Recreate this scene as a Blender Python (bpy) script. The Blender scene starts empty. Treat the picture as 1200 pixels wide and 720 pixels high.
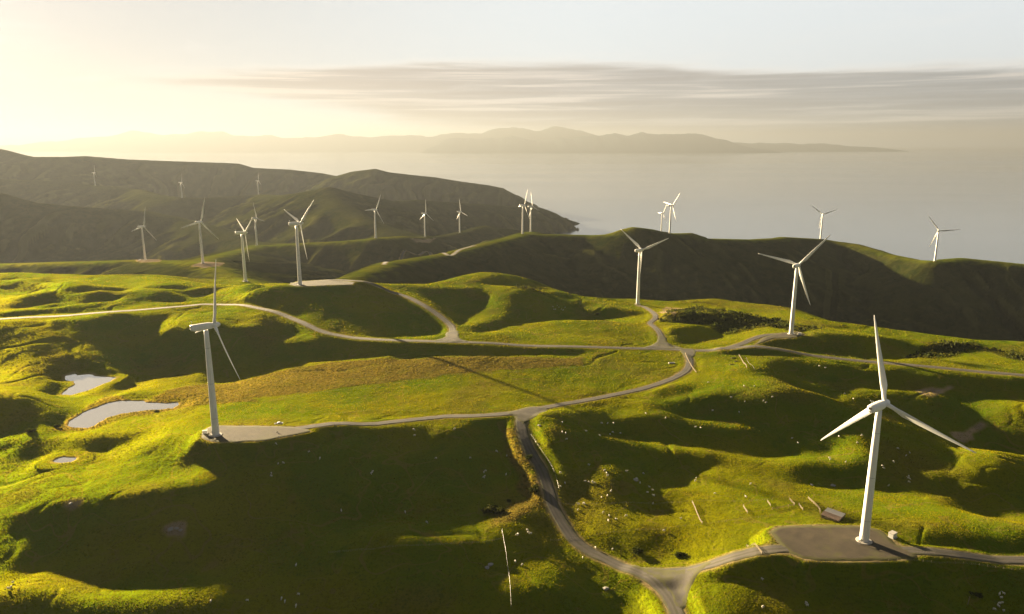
import bpy, bmesh, math, random
import numpy as np
from mathutils import Vector, Matrix

C = bpy.context.scene
COL = C.collection
rng = np.random.default_rng(7)
random.seed(7)
rad = math.radians

# ------------------------------------------------------------------ camera
CAM_Z = 392.0
cam = bpy.data.cameras.new('camera')
cam.sensor_fit = 'HORIZONTAL'
cam.sensor_width = 36.0
cam.lens = 36.0 * 860.0 / 1200.0
cam.clip_start = 1.0
cam.clip_end = 200000.0
cam_ob = bpy.data.objects.new('camera', cam)
cam_ob.location = (0, 0, CAM_Z)
cam_ob.rotation_euler = (math.pi / 2 - math.atan(192.0 / 860.0), 0, 0)
COL.objects.link(cam_ob)
C.camera = cam_ob

# ------------------------------------------------------------------ sun, sky, exposure
SUN_AZ = -42.0          # degrees from +Y, negative = left of the view
SUN_EL = 9.5
SKY_STRENGTH = 0.0165
SUN_STRENGTH = 5.0
C.view_settings.view_transform = 'Standard'
C.view_settings.look = 'None'
C.view_settings.gamma = 1.0
C.view_settings.exposure = 3.25
C.view_settings.use_curve_mapping = False

class Nodes:
    """tiny helper for node trees"""
    def __init__(self, tree):
        self.t = tree; self.t.nodes.clear()
    def n(self, kind, **kw):
        nd = self.t.nodes.new(kind)
        for k, v in kw.items():
            if k.startswith('in_'):
                key = k[3:]
                nd.inputs[int(key) if key.isdigit() else key.replace('_', ' ')].default_value = v
            else:
                setattr(nd, k, v)
        return nd
    def link(self, a, b): self.t.links.new(a, b)
    def put(self, sock, v):
        if hasattr(v, 'is_linked') or isinstance(v, bpy.types.NodeSocket): self.link(v, sock)
        else: sock.default_value = v
    def math(self, op, a, b=0.0, c=0.0, clamp=False):
        m = self.n('ShaderNodeMath', operation=op, use_clamp=clamp)
        self.put(m.inputs[0], a); self.put(m.inputs[1], b); self.put(m.inputs[2], c)
        return m.outputs[0]
    def mix(self, f, a, b, kind='MIX'):
        m = self.n('ShaderNodeMix', data_type='RGBA', blend_type=kind)
        self.put(m.inputs[0], f); self.put(m.inputs[6], a); self.put(m.inputs[7], b)
        return m.outputs[2]
    def ramp(self, v, a, b):
        m = self.n('ShaderNodeMapRange', interpolation_type='SMOOTHSTEP')
        self.put(m.inputs[0], v); self.put(m.inputs[1], a); self.put(m.inputs[2], b)
        return m.outputs[0]
    def noise(self, vec, scale, detail=3.0, rough=0.55, distort=0.0):
        m = self.n('ShaderNodeTexNoise')
        self.put(m.inputs['Vector'], vec); self.put(m.inputs['Scale'], scale)
        m.inputs['Detail'].default_value = detail; m.inputs['Roughness'].default_value = rough
        m.inputs['Distortion'].default_value = distort
        return m.outputs['Fac']

world = bpy.data.worlds.new('World')
C.world = world
world.use_nodes = True
W = Nodes(world.node_tree)
sky = W.n('ShaderNodeTexSky', sky_type='NISHITA', sun_disc=False)
sky.sun_elevation = rad(SUN_EL)
sky.sun_rotation = rad(SUN_AZ)
sky.altitude = 400.0
sky.air_density = 1.0
sky.dust_density = 1.6
sky.ozone_density = 1.0
tc = W.n('ShaderNodeTexCoord')
sep = W.n('ShaderNodeSeparateXYZ'); W.link(tc.outputs['Generated'], sep.inputs[0])
dx, dy, dz = sep.outputs
az = W.math('MULTIPLY', W.math('ARCTAN2', dx, dy), 57.2958)
el = W.math('MULTIPLY', W.math('ARCSINE', dz), 57.2958)
# thin high veil that pales the blue
veil_col = W.mix(W.ramp(az, -40.0, 8.0), (3.3, 3.3, 3.35, 1), (5.4, 5.75, 5.95, 1))
# the veil is bright low down towards the sunset and thins out overhead and behind
over = W.math('MULTIPLY', W.ramp(el, 9.0, 34.0), 0.82)
veil_col = W.mix(over, veil_col, (0.42, 0.46, 0.50, 1))
veil_col = W.mix(W.math('MULTIPLY', W.ramp(W.math('ABSOLUTE', W.math('ADD', az, 10.0)), 55.0, 120.0), 0.75), veil_col, (0.6, 0.62, 0.64, 1))
base_sky = W.mix(0.965, sky.outputs[0], veil_col)
# aureole round the sun, which stands just outside the picture
sdir = W.n('ShaderNodeVectorMath', operation='DOT_PRODUCT'); W.link(tc.outputs['Generated'], sdir.inputs[0])
sdir.inputs[1].default_value = (math.sin(rad(SUN_AZ)) * math.cos(rad(SUN_EL)), math.cos(rad(SUN_AZ)) * math.cos(rad(SUN_EL)), math.sin(rad(SUN_EL)))
ang = W.math('MULTIPLY', W.math('ARCCOSINE', sdir.outputs['Value']), 57.2958 / 9.0)
aur = W.math('EXPONENT', W.math('MULTIPLY', ang, -1.0))
comb = W.n('ShaderNodeCombineXYZ')
W.put(comb.inputs[0], W.math('MULTIPLY', az, 0.055)); W.put(comb.inputs[1], W.math('MULTIPLY', el, 0.75))
n1 = W.noise(comb.outputs[0], 1.6, 6.0, 0.6, 0.5)
comb2 = W.n('ShaderNodeCombineXYZ')
W.put(comb2.inputs[0], W.math('MULTIPLY', az, 0.03)); W.put(comb2.inputs[1], W.math('MULTIPLY', el, 1.15)); comb2.inputs[2].default_value = 3.3
n2 = W.noise(comb2.outputs[0], 2.0, 5.0, 0.55, 0.3)
# the stratus bank: its top and underside by compass direction
topc = W.n('ShaderNodeFloatCurve'); 
cv = topc.mapping.curves[0]
def curve(node, pts):
    c = node.mapping.curves[0]
    c.points[0].location = pts[0]; c.points[1].location = pts[-1]
    for p in pts[1:-1]: c.points.new(*p)
    node.mapping.update()
azn = W.math('DIVIDE', W.math('ADD', az, 45.0), 90.0)       # -45..45 -> 0..1
curve(topc, [(0, .42), (.18, .44), (.23, .475), (.30, .53), (.40, .585), (.5, .60), (.6, .59), (.7, .53), (.8, .51), (1, .50)])
W.put(topc.inputs['Value'], azn)
botc = W.n('ShaderNodeFloatCurve')
curve(botc, [(0, .42), (.18, .41), (.23, .37), (.30, .30), (.36, .23), (.43, .11), (.5, .05), (.6, .01), (.7, .01), (.8, .0), (1, .0)])
W.put(botc.inputs['Value'], azn)
eln = W.math('DIVIDE', el, 10.0)
wob = W.math('MULTIPLY', W.math('SUBTRACT', n1, 0.5), 0.16)
top = W.math('SUBTRACT', W.math('ADD', topc.outputs[0], wob), eln)
bot = W.math('SUBTRACT', eln, W.math('ADD', botc.outputs[0], wob))
band = W.math('MULTIPLY', W.ramp(top, 0.0, 0.075), W.ramp(bot, -0.03, 0.10))
streak = W.ramp(n2, 0.30, 0.62)
dens = W.math('MULTIPLY', band, W.math('ADD', W.math('MULTIPLY', streak, 0.32), 0.68))
edge = W.math('MULTIPLY', W.ramp(top, -0.03, 0.02), W.ramp(top, 0.09, 0.02))
cloud_col = W.mix(W.ramp(az, -28.0, 32.0), (3.4, 2.9, 2.6, 1), (2.35, 2.4, 2.45, 1))
glow_col = W.mix(W.ramp(az, -28.0, 32.0), (6.2, 5.1, 4.1, 1), (5.2, 4.5, 3.8, 1))
cloud_col = W.mix(W.math('MULTIPLY', W.ramp(n2, 0.50, 0.36), 0.75), cloud_col, glow_col)
skyc = W.mix(W.math('MULTIPLY', dens, 0.97), base_sky, cloud_col)
skyc = W.mix(W.math('MULTIPLY', edge, W.math('MULTIPLY', W.ramp(az, -30, -15), 0.25)), skyc, (6.4, 5.9, 5.2, 1))
# faint cirrus higher up
comb3 = W.n('ShaderNodeCombineXYZ')
W.put(comb3.inputs[0], W.math('MULTIPLY', az, 0.05)); W.put(comb3.inputs[1], W.math('MULTIPLY', W.math('SUBTRACT', el, W.math('MULTIPLY', az, 0.06)), 0.4)); comb3.inputs[2].default_value = 9.1
n3 = W.noise(comb3.outputs[0], 1.4, 5.0, 0.6, 0.8)
skyc = W.mix(W.math('MULTIPLY', W.ramp(n3, 0.5, 0.75), 0.22), skyc, (6.3, 6.1, 5.8, 1))
skyc = W.mix(1.0, skyc, W.mix(aur, (0, 0, 0, 1), (2.6, 2.55, 2.45, 1)), 'ADD')
bg = W.n('ShaderNodeBackground'); W.link(skyc, bg.inputs[0]); bg.inputs[1].default_value = SKY_STRENGTH
wo = W.n('ShaderNodeOutputWorld'); W.link(bg.outputs[0], wo.inputs[0])

sun = bpy.data.lights.new('sun', 'SUN')
sun.energy = SUN_STRENGTH
sun.angle = rad(0.9)
sun.color = (1.0, 0.77, 0.45)
sun_ob = bpy.data.objects.new('sun', sun)
d = Vector((math.sin(rad(SUN_AZ)) * math.cos(rad(SUN_EL)), math.cos(rad(SUN_AZ)) * math.cos(rad(SUN_EL)), math.sin(rad(SUN_EL))))
sun_ob.rotation_euler = d.to_track_quat('Z', 'Y').to_euler()
sun_ob.location = (-300, 300, 900)
COL.objects.link(sun_ob)

C.render.engine = 'CYCLES'
C.cycles.use_denoising = True
C.cycles.max_bounces = 5
C.cycles.diffuse_bounces = 2
C.cycles.glossy_bounces = 2
C.cycles.transmission_bounces = 3
C.cycles.volume_bounces = 1
C.cycles.transparent_max_bounces = 8
C.cycles.caustics_reflective = False
C.cycles.caustics_refractive = False

# ------------------------------------------------------------------ survey (metres; sea level = 0)
CONTROL = [(165.4, 313, 209.4), (127.1, 309.2, 209), (182.6, 301.3, 208.5), (-177.8, 413.3, 221), (-136, 422.4, 220), (-232.7, 792.8, 240), (-193.6, 818.6, 238), (156.4, 887.6, 196), (270, 687.2, 211.5), (-370.1, 1002.5, 201), (151.1, 658.8, 205), (213.2, 654.7, 207), (-58.8, 651.6, 216), (-125.4, 651.6, 216), (39.4, 653.4, 209), (-213.1, 712.3, 219), (-309.5, 787.8, 219), (-362.9, 761.5, 222), (-425.6, 712.9, 225), (-500.8, 698.2, 225), (-410.1, 591.4, 201), (-346.1, 567.4, 201.5), (-273.5, 488.2, 206), (-267, 407.7, 207), (-323.1, 433.2, 207), (-267.5, 350.9, 204), (-204.2, 360, 214), (-120.2, 306.6, 184), (-191.1, 291.2, 188), (-225.4, 285.9, 190), (-60.7, 309.5, 182), (0, 296.9, 184), (51.6, 303.6, 186), (19.7, 390.4, 199), (0, 467.2, 214), (26.6, 346.2, 192), (64.4, 309.6, 191), (215.1, 303.6, 208), (260.3, 347.2, 206), (301.2, 416.1, 206), (216.2, 372, 203), (142.5, 375.9, 201), (95.2, 423.1, 200), (186.2, 504.7, 203), (288.6, 549.5, 204), (356.2, 499.4, 205), (398.9, 596.9, 203), (303.4, 626.3, 204), (453.9, 671.1, 199), (388, 717, 201), (-33.4, 942.5, 226), (42.9, 904.7, 212), (92.2, 861.1, 205), (-120.1, 844.4, 224), (69.3, 569.7, 208), (-26.3, 539.1, 211), (-131.5, 539.1, 211), (-183.2, 497.9, 212), (-287.8, 593, 208), (-431.7, 664, 211), (-359.7, 664, 211), (94.7, 290.7, 199), (151, 288.9, 196), (221.2, 291.8, 194), (261.5, 877.9, 196), (-525.2, 819.4, 224), (-469.4, 881.1, 222), (-360.5, 843.8, 219), (-648.9, 914.8, 221)]
PLATEAU = [(-962.8, 946.9, 215), (-784.9, 949.2, 218), (-686.6, 970, 220), (-564.5, 956.3, 219), (-468.4, 992.6, 216), (-397.4, 996, 213), (-339.4, 956.8, 212), (-249.1, 826.5, 239), (-180.2, 823.9, 238), (-152.8, 860.8, 228), (-93.3, 876.2, 224), (-64.6, 910.5, 224), (-33.6, 949, 226), (11.1, 941.6, 216), (52.7, 887.7, 210), (93.7, 875.8, 205), (155.7, 902.6, 196), (200.8, 887.6, 196), (261.3, 907.6, 196), (310.6, 869.2, 199), (325.9, 778.2, 203), (362.2, 755.5, 202), (415.7, 720.4, 201), (460.9, 695.3, 199), (535, 681.5, 196), (677.8, 658, 192), (1200, 60, 190), (-1200, 60, 190)]
RIDGES = [(0.5, [(-227, 960, 212.6), (-210.4, 1050, 210.8), (-196, 1150, 207.3), (-118.7, 1350, 192.8), (-14.9, 1600, 187.9), (24.4, 1747, 179.3), (102.6, 1760, 177.8), (184.7, 1760, 175.7), (240.6, 1720, 182.6), (284.1, 1720, 198.7), (334.2, 1740, 192.4), (381.2, 1768, 178.8), (435.6, 1780, 178.4), (472.5, 1760, 167.5), (588.4, 1800, 160.2), (709.5, 1900, 151.8), (851.3, 2020, 131.9), (911.8, 1950, 129.5), (928.7, 1800, 124.2), (937.4, 1680, 128.1), (948.2, 1627, 134.5), (1026.7, 1650, 136.8), (1129.1, 1600, 131.2), (1289.2, 1500, 140.4), (1542.8, 1450, 121)]), (0.42, [(-645.4, 1839, 138.6), (-547.1, 1800, 149.7), (-413.5, 1770, 160), (-326.4, 1748, 171), (-288.1, 1900, 156.3), (-253, 2126, 124.5), (-208, 2230, 117.9), (-168.9, 2338, 112.9), (-85.5, 2450, 122.3), (0, 2500, 105.2)]), (0.32, [(-1555.7, 1650, 107.3), (-1248.3, 1560, 134), (-952.2, 1500, 151.1), (-738.5, 1462, 162.4), (-617.4, 1330, 180), (-507.6, 1192, 197.3), (-438.2, 1100, 202.2), (-368.8, 999, 201.7)]), (0.3, [(-643.2, 1839, 138.6), (-618.8, 1600, 157.8), (-570.6, 1350, 183.2), (-507.6, 1192, 197.3)]), (0.38, [(-2541.5, 2700, 252.9), (-2111.8, 2700, 228.3), (-1865.7, 2700, 212.9), (-1746.1, 2700, 179), (-1589.9, 2750, 159.2), (-1393.9, 2800, 138.9), (-1206.5, 2700, 116.7), (-788.6, 2250, 94.4), (-607.9, 2000, 122.8)]), (0.38, [(-3799.6, 3900, 217.5), (-2951.8, 3900, 208.7), (-2683.4, 3900, 208.7), (-2416.9, 3900, 195.4), (-2204.1, 3923, 173.8), (-1923.2, 3800, 161.6), (-1693.8, 3500, 151.9), (-1492.6, 3345, 152.6), (-1412.3, 3450, 143.5), (-1260.4, 3684, 143.5), (-1026.6, 3300, 165.6), (-874.1, 3000, 193.1), (-716.8, 2900, 222.8), (-611.2, 2900, 199.7), (-477.9, 3000, 162.2), (-393.5, 3100, 159.9), (-277.1, 3200, 143.2), (0, 3500, 99.8), (154.1, 3600, 79), (210.8, 3640, 54.6), (246.3, 3660, 23.1)]), (0.4, [(-716.8, 2900, 222.8), (-600.8, 2600, 180.9), (-463.7, 2350, 152.4), (-333.1, 2200, 131.9), (-253, 2126, 124.5)]), (0.42, [(-5065, 5200, 438), (-3858.5, 5000, 392), (-3205.8, 4700, 355.5), (-2961.2, 4600, 310.2), (-2751.6, 4600, 310.2), (-2676.8, 4700, 313.6), (-2462.9, 4800, 290.5), (-2235.9, 4900, 277.4), (-1940.3, 5000, 263.9), (-1826.6, 5000, 258.3), (-1731.7, 5000, 230.2), (-1486.7, 5000, 219), (-1287.9, 5000, 196.5), (-1151.1, 4900, 178.3), (-973.7, 4600, 222.5), (-823.2, 4500, 241.4), (-746.8, 4500, 221.1), (-618.5, 4500, 205.9), (-464.2, 4500, 190.6), (-309.9, 4500, 165.2), (-153.4, 4450, 147.5), (-50.6, 4400, 130.3), (25.3, 4400, 90.2), (80.4, 4350, 48.8)]), (0.4, [(284.2, 1720, 196.7), (389.6, 2200, 129.3), (561.2, 2738, 69.9), (687.9, 2950, 29.4)]), (0.4, [(24.4, 1747, 179.3), (50.9, 1988, 157.7), (46.2, 2200, 121.6)]), (0.4, [(709.5, 1900, 151.8), (851.5, 2020, 130.7), (967.1, 2150, 107.6)])]
ROADS = [('main', 7, [(498.7, 559.7), (459.5, 571.4), (426.4, 584.1), (396.5, 593.1), (366.9, 604.6), (322.1, 618.2), (275.3, 632.2), (233, 643), (195.4, 647.2), (165.2, 651.6), (134.9, 657.7), (78.7, 652.9), (31.4, 651.6), (-7.8, 650.2), (-42.7, 644.9), (-77.8, 646.2), (-126, 654.4), (-160.2, 666.4), (-183.3, 678.9), (-211.4, 706.6), (-240.4, 732.5), (-268.6, 751.3), (-305.4, 777.4), (-335.4, 782.6), (-352.7, 769), (-378.3, 755.7), (-406.6, 741), (-440.4, 723.2), (-476.3, 711.6), (-518.1, 687.3), (-592, 686.2)]), ('hilltop', 6.5, [(-57.1, 649.4), (-58.9, 701.1), (-69.9, 730.4), (-91.4, 766.8), (-125.1, 810.8), (-155.5, 820.3), (-179.6, 820.5), (-204.7, 824.5), (-238.1, 811.4)]), ('spur', 5.5, [(140.5, 657.9), (146.3, 690.8), (147.6, 723.8), (146.5, 755.4), (156.6, 779.6), (162.1, 818.4), (162.2, 866.9), (155.3, 881.3)]), ('knoll', 6.5, [(195.4, 647.2), (211.7, 654.8), (227.9, 670.9), (242.4, 683.4), (257.9, 687.9), (271.1, 690.1)]), ('middle', 6, [(159.8, 651.9), (156.1, 619.8), (148.2, 592.7), (138.9, 576.9), (122.3, 557.3), (102.1, 539.1), (77.1, 524.8), (56.6, 512.5), (36.7, 498.4), (17.8, 482.4), (0, 473.2), (-23.1, 469.6), (-46.3, 469.9), (-68.4, 461.6), (-88.7, 449), (-108.4, 438.4), (-126.5, 425.6), (-141.1, 421.9)]), ('valley', 7, [(13, 478.8), (6.3, 464.2), (6.2, 453), (7.7, 441), (11.6, 424.3), (17.4, 408.4), (20.7, 390.4), (22.8, 374.3), (26.6, 359.7), (31.8, 345.1), (38.8, 335.2), (47.4, 327.6), (55.9, 319.8), (64, 311.9), (69, 302.6), (71.1, 293.8), (71.6, 282.1), (71.2, 264.5), (69.1, 243)]), ('ridge', 6, [(-199.1, 1128.5), (-254.9, 1669.6), (-224.4, 1739.2), (-199.1, 1787.2), (-122.5, 1339.1), (-99, 1408.7), (-75.9, 1474.3)]), ('lower', 6.5, [(62.2, 315.4), (76.9, 312.2), (91.9, 308.5), (107, 306.6), (122.5, 306.2), (136.9, 307.9), (153, 308.3), (173.3, 305.4), (196.5, 304.6), (217.3, 306.1), (237.9, 307.1), (277.1, 306.4), (312.2, 301.7)])]
PADS = [[(124.4, 321.1), (129.8, 325.9), (150.5, 327.5), (171, 326.7), (177.4, 322.7), (180.5, 308.8), (184.2, 300.8), (176.5, 297.3), (149.1, 296), (132.4, 297.3), (128.2, 301.6), (125, 308.8)], [(-184.4, 409.4), (-187.2, 420.1), (-185, 427.7), (-158.6, 427.7), (-137, 426.3), (-128.2, 422.8), (-121.8, 418.7), (-137.2, 409.4), (-150.4, 403.7), (-175.3, 403)], [(-246.4, 794.7), (-239, 815.2), (-203.6, 820.4), (-177.2, 810), (-176.8, 794.7), (-196.9, 792.2), (-227.7, 784.8)], [(221.8, 647.9), (239.5, 675.1), (262.1, 692.7), (280.6, 697.7), (282, 686.2), (267.9, 675.1), (248.2, 671.9), (234.4, 659.7)]]
PAD_LEVEL = [209.23, 220.96, 239.63, 211.34]
APRONS = [[(-73.9, 646.2), (-63.4, 659), (-62.3, 683.2), (-53, 689.5), (-49.2, 659.6), (-40.4, 645.3)], [(120.9, 659.2), (137.3, 678.3), (145.9, 701.8), (150.3, 694.7), (149.3, 677.3), (158.8, 657.8)], [(54.4, 323.7), (81, 312.9), (94.3, 310.2), (84.6, 302.9), (79.6, 294.7), (74.8, 285.4), (71.4, 289.8), (71.5, 299.4), (66.5, 310.4)], [(-5.8, 473.8), (19.2, 487.2), (23.5, 478.2), (12.6, 463), (7.9, 454.7), (3.4, 462.3), (1.2, 468.8)], [(154.8, 657.9), (168.2, 657.3), (167, 642.7), (159, 625.5), (155.1, 631.6)]]
POND_LEVEL = [201.5, 205.4, 206.6]
PONDS = [[(-350.7, 540.5), (-353.7, 556.8), (-352.6, 563.1), (-359.6, 573.9), (-367.9, 576.2), (-376, 589.8), (-372.9, 599.2), (-365.3, 589.8), (-360.1, 592.1), (-357.8, 594.5), (-348.9, 587.5), (-329.2, 584), (-328.8, 573.9), (-332.2, 561), (-335.4, 548.5), (-340.8, 540.5)], [(-301.5, 467.3), (-304.7, 476.7), (-304.3, 491.5), (-297.8, 510.7), (-291.2, 516.2), (-274.1, 516.2), (-267.3, 512.5), (-253.9, 510.7), (-246.9, 513.4), (-243.1, 508.9), (-244.1, 500.1), (-251.2, 498.3), (-264.9, 494.9), (-275.6, 489.8), (-282, 481.6), (-282.7, 468.9), (-284.5, 462.8), (-293.1, 462.8)], [(-274.5, 407.4), (-273.5, 411.6), (-271, 413.5), (-262.4, 412.9), (-261.1, 409.8), (-262.6, 406.2), (-272, 405)]]
RUSH = [[(-269.5, 524.1), (-257.3, 585.9), (-215.3, 589.4), (-167, 612.2), (-119.2, 615.2), (-55.7, 613.8), (62, 625.4), (61.1, 600.2), (0, 578.9), (-67.9, 557.5), (-106.5, 545.6), (-143.5, 533.7), (-189.3, 515), (-223, 505), (-258.1, 506.6)], [(-6.8, 459.4), (0, 451.9), (16.1, 401.1), (19, 373.9), (0, 353.9), (-13.2, 344.2), (-9.4, 369.4), (5.8, 383.7)], [(-303.7, 454.7), (-311, 534.8), (-284.9, 516.6), (-244.9, 512.1), (-200, 527.3), (-185.6, 504.4), (-235.3, 493.3), (-267, 481.5), (-277.8, 460.3), (-287.7, 455.6)]]
SCRUB = [[(156.7, 761.5), (184.8, 837.6), (230.4, 879.1), (251.2, 842.4), (287.1, 787.5), (312.6, 724), (280.4, 696.9), (262, 728.5), (217.5, 724.1), (209.8, 734.4), (209.4, 753.6), (173.4, 762.7)], [(409.8, 694.2), (455, 699.5), (454, 684.2), (393.9, 651.2), (357, 641.3), (396.9, 685.4)], [(454, 684.2), (471.3, 673), (490.5, 659.8), (469.4, 635.1), (455.2, 648.4)], [(0, 861.9), (51.4, 864.4), (41.3, 869.2), (8.7, 915.8)]]
BARE = [[(330.6, 569.4), (346.1, 576.1), (360.6, 573.4), (354.9, 569.1), (333.9, 556.4), (328.5, 559.3)], [(322.5, 508.9), (333.2, 507.4), (353.5, 520.6), (354.2, 518.4), (339.9, 508.1), (324.1, 494.1), (322.1, 497.1)], [(-237.5, 357.4), (-233.1, 357.6), (-228.3, 354.7), (-230.4, 352.7), (-235.3, 354.2)], [(-176.1, 340.5), (-168.8, 341.6), (-166.8, 337.7), (-172.6, 337.2)], [(-516.9, 1171.4), (-521.6, 1232.9), (-489.2, 1231.3), (-472.8, 1174.8), (-487.8, 1150.9)], [(-759.5, 1469.5), (-1080.2, 2216.5), (-660.7, 1364.5), (-718.9, 1405.8)], [(186.7, 870.7), (203.1, 852.1), (176.2, 776.3), (171.5, 821.1)], [(-262.4, 1873.4), (-237.8, 1996.9), (-223.9, 2132), (-222.5, 2004.9), (-244.9, 1871.7)]]
TURBINES = [(165.6, 313, 209.4, 52, 106, 'largest white wind turbine, standing on the brown gravel pad at lower right'), (-177.6, 412.9, 221.2, 48, 12, 'white wind turbine seen side-on beside the two ponds, on a grey gravel pad'), (-233.5, 794.7, 239.8, 46, 48, 'tall white wind turbine on the hilltop pad where the winding hill road ends'), (156.2, 890.7, 195.9, 44, 64, 'white wind turbine at the plateau edge by the spur track, before the dark ridge'), (270.4, 688.1, 211.5, 38, 40, 'white wind turbine on the knoll pad right of the road junction, one blade pointing down'), (-368.9, 999.2, 201.3, 52, 54, 'white wind turbine just left of the hilltop turbine, beside a bare brown track'), (-507.7, 1192.4, 197.2, 12, 14, 'white wind turbine with three widely spread blades behind the turbine by the ponds'), (-738.1, 1462.3, 162.3, 22, 12, 'leftmost of the mid-distance white wind turbines, beside a small glinting van'), (-642.9, 1839.4, 138.5, 46, 96, 'small white wind turbine rising behind the turbine beside the bare brown track'), (-325.6, 1748.5, 171, 36, 24, 'leftmost of the three small white turbines on the brown spur below the middle hills'), (-252.6, 2126.6, 124.9, 48, 118, 'middle of the three small white turbines on the brown spur, by a bare earth patch'), (-166.7, 2337.9, 112.6, 54, 106, 'rightmost of the three small white turbines on the brown spur below the middle hills'), (25.5, 1747, 180.1, 66, 20, 'left one of the close pair of white turbines on the dark ridge near the headland'), (50.9, 1988.1, 157.6, 66, 100, 'right one of the close pair of white turbines on the dark ridge near the headland'), (380.9, 1768.5, 178.4, 66, 38, 'taller right one of the two white turbines on the ridge top seen against the sea'), (557.9, 2738, 72.8, 70, 28, 'shorter left one of the two white turbines on the ridge top seen against the sea'), (852.3, 2019.8, 130.8, 14, 68, 'white turbine behind the dark ridge crest with two blades in a V against the sea'), (947, 1626.6, 134, 38, 82, 'rightmost white turbine on the dark ridge, seen against the sea'), (-2201.5, 3923.3, 173.8, 50, 0, 'faint hazy white turbine farthest left on the distant hills'), (-1490.9, 3344.8, 152.6, 50, 8, 'faint hazy white turbine in the middle of the three on the distant hills'), (-1260.4, 3684, 143.5, 54, 0, 'faint hazy white turbine rightmost of the three on the distant hills')]
ISLANDS = [(39000, [(-29240, 219), (-26569, 306), (-24788, 370), (-22318, 651), (-20982, 737), (-19630, 973), (-18748, 973), (-17881, 823), (-16905, 866), (-16321, 973), (-14998, 973), (-14658, 823), (-13827, 715), (-13250, 758), (-12496, 801), (-11844, 651), (-10513, 737), (-8830, 823), (-7290, 694), (-5519, 823), (-4417, 737), (-3090, 866), (-1544, 909), (-793, 1102), (0, 1166), (529, 1187), (1411, 1059), (2203, 1187), (2866, 1059), (3617, 973), (4415, 823), (5742, 737), (7957, 608), (11062, 435), (13278, 392), (15495, 349), (17717, 262), (18610, 197)]), (34000, [(-3669, 241), (-3085, 467), (-2312, 580), (-1541, 655), (-578, 580), (0, 711), (963, 618), (1928, 505), (2775, 580), (3465, 730), (4042, 730), (4615, 880), (5196, 768), (5770, 861), (6235, 768), (6736, 768), (7579, 843), (8274, 786), (8936, 655), (9637, 542), (10230, 317), (10897, 166)])]
SHEEP = [('white sheep grazing on the shaded hillside below the pond turbine', [(-138.8, 403.7), (-138.8, 408.8), (-142.2, 416.9), (-133.5, 389.4), (-130.6, 389.4), (-134.5, 380), (-133.8, 377.7), (-118.6, 399.8), (-110.8, 394.1), (-80.9, 390.5), (-80.4, 393.1), (-80.6, 391.4), (-63.5, 446), (-62.1, 439.1), (-91.1, 358.6), (-58, 364.9), (-46.3, 416.2), (-25.7, 419.5), (-16.8, 406.6), (-16.2, 403.3), (-16.7, 401.6), (-15.9, 408.4), (-9.7, 430.3), (-3.6, 406.4), (-3.2, 424.4), (-37.3, 449.4)]), ('white sheep in the steep pasture right of the valley road', [(32.3, 442.2), (34.5, 441.9), (33.3, 457.1), (34.6, 435.2), (48.5, 450), (57.1, 446.8), (65.4, 458.9), (67.9, 464.7), (61.3, 472.7), (65.6, 474), (69.8, 474.7), (93.6, 484.2), (106.2, 478.4), (73.2, 464.9), (15.1, 434.4), (28.8, 402.6), (30.8, 394.1), (28.1, 391.1), (46.2, 409.9), (54.3, 400.7), (55.4, 397.9), (55.6, 395.3), (54.9, 401.5), (46.9, 392.1), (42.7, 394.9), (44.6, 393.6), (46.5, 392.9), (47.8, 391.7), (67.8, 403.4), (74.3, 393.3), (79.1, 409.2), (80.4, 386.3), (79.3, 390.8), (76.9, 383.2), (79.8, 380.2), (56, 382.6), (53.7, 379.5), (50.3, 378.7), (37.1, 374.9), (39.9, 375.2), (36.1, 369.1), (40.3, 374.3), (49.6, 364.5), (52.3, 360.8), (55.5, 357.1), (51.3, 355.9), (61.5, 360.4), (78.2, 373.8), (110.7, 407.9), (114.9, 382.2), (129.9, 374.8), (89.9, 356.5), (78.8, 346), (138.3, 392.2), (109.4, 404.4), (73.1, 398.4)]), ('white sheep on the slopes left of the big turbine tower', [(201.5, 433.6), (200.3, 429.7), (189.2, 506.3), (189.2, 464.8), (191.1, 458.9), (207.5, 424.3), (226.3, 449.6), (233.4, 459.1), (219, 460.8), (153.1, 545.8), (175.3, 528), (161.1, 511.7), (144.2, 498.7), (162.4, 495.9), (125, 470), (128.3, 469.2), (182.3, 503.9), (182.2, 525.5), (169.3, 505.6), (183.6, 502), (266.2, 542.9), (265.2, 555.6), (264.1, 604.6), (268.3, 602.1)]), ('white sheep in the hollow right of the big turbine tower', [(240, 429.4), (253.1, 449.7), (241.1, 412.8), (240.3, 410.2), (238.1, 406.8), (239.7, 411), (224.3, 403.5), (228.8, 418.8), (228.9, 421.2), (254.8, 442), (259.5, 446.6)]), ('white sheep on the dark slope below the lower road', [(214, 284.5), (211.4, 282.1), (210.2, 279.5), (208.7, 279), (207.6, 277.7), (204.9, 276.3), (208.5, 275.6), (126.7, 280.6), (126.6, 279.3), (112.1, 294.4), (107.7, 279.4), (211.7, 283.8)]), ('white sheep in the rough ground at the valley fence', [(3.1, 342.8), (8, 348), (9.7, 345.4), (2.6, 341.9), (8.4, 345.8), (35.2, 329), (42.5, 337.3), (50.9, 335.5), (4.9, 318.8), (1.7, 321.5)]), ('white sheep on the dark slope at the bottom left', [(-222.9, 289.8), (-223, 291.6), (-225.5, 296.4), (-104.4, 295.7), (-102.5, 294.3), (-97.5, 298.6), (-96.9, 292.2), (-103.2, 315.3), (-118.6, 292.3), (-133.3, 288.6), (-44.6, 350.1)]), ('white sheep on the shaded hill below the plateau edge', [(47, 821.2), (49.6, 816.1), (54.1, 824.7), (56.8, 821.9), (61.5, 832.4), (47.6, 814.8), (58.7, 821), (52.3, 828.5)])]
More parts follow.
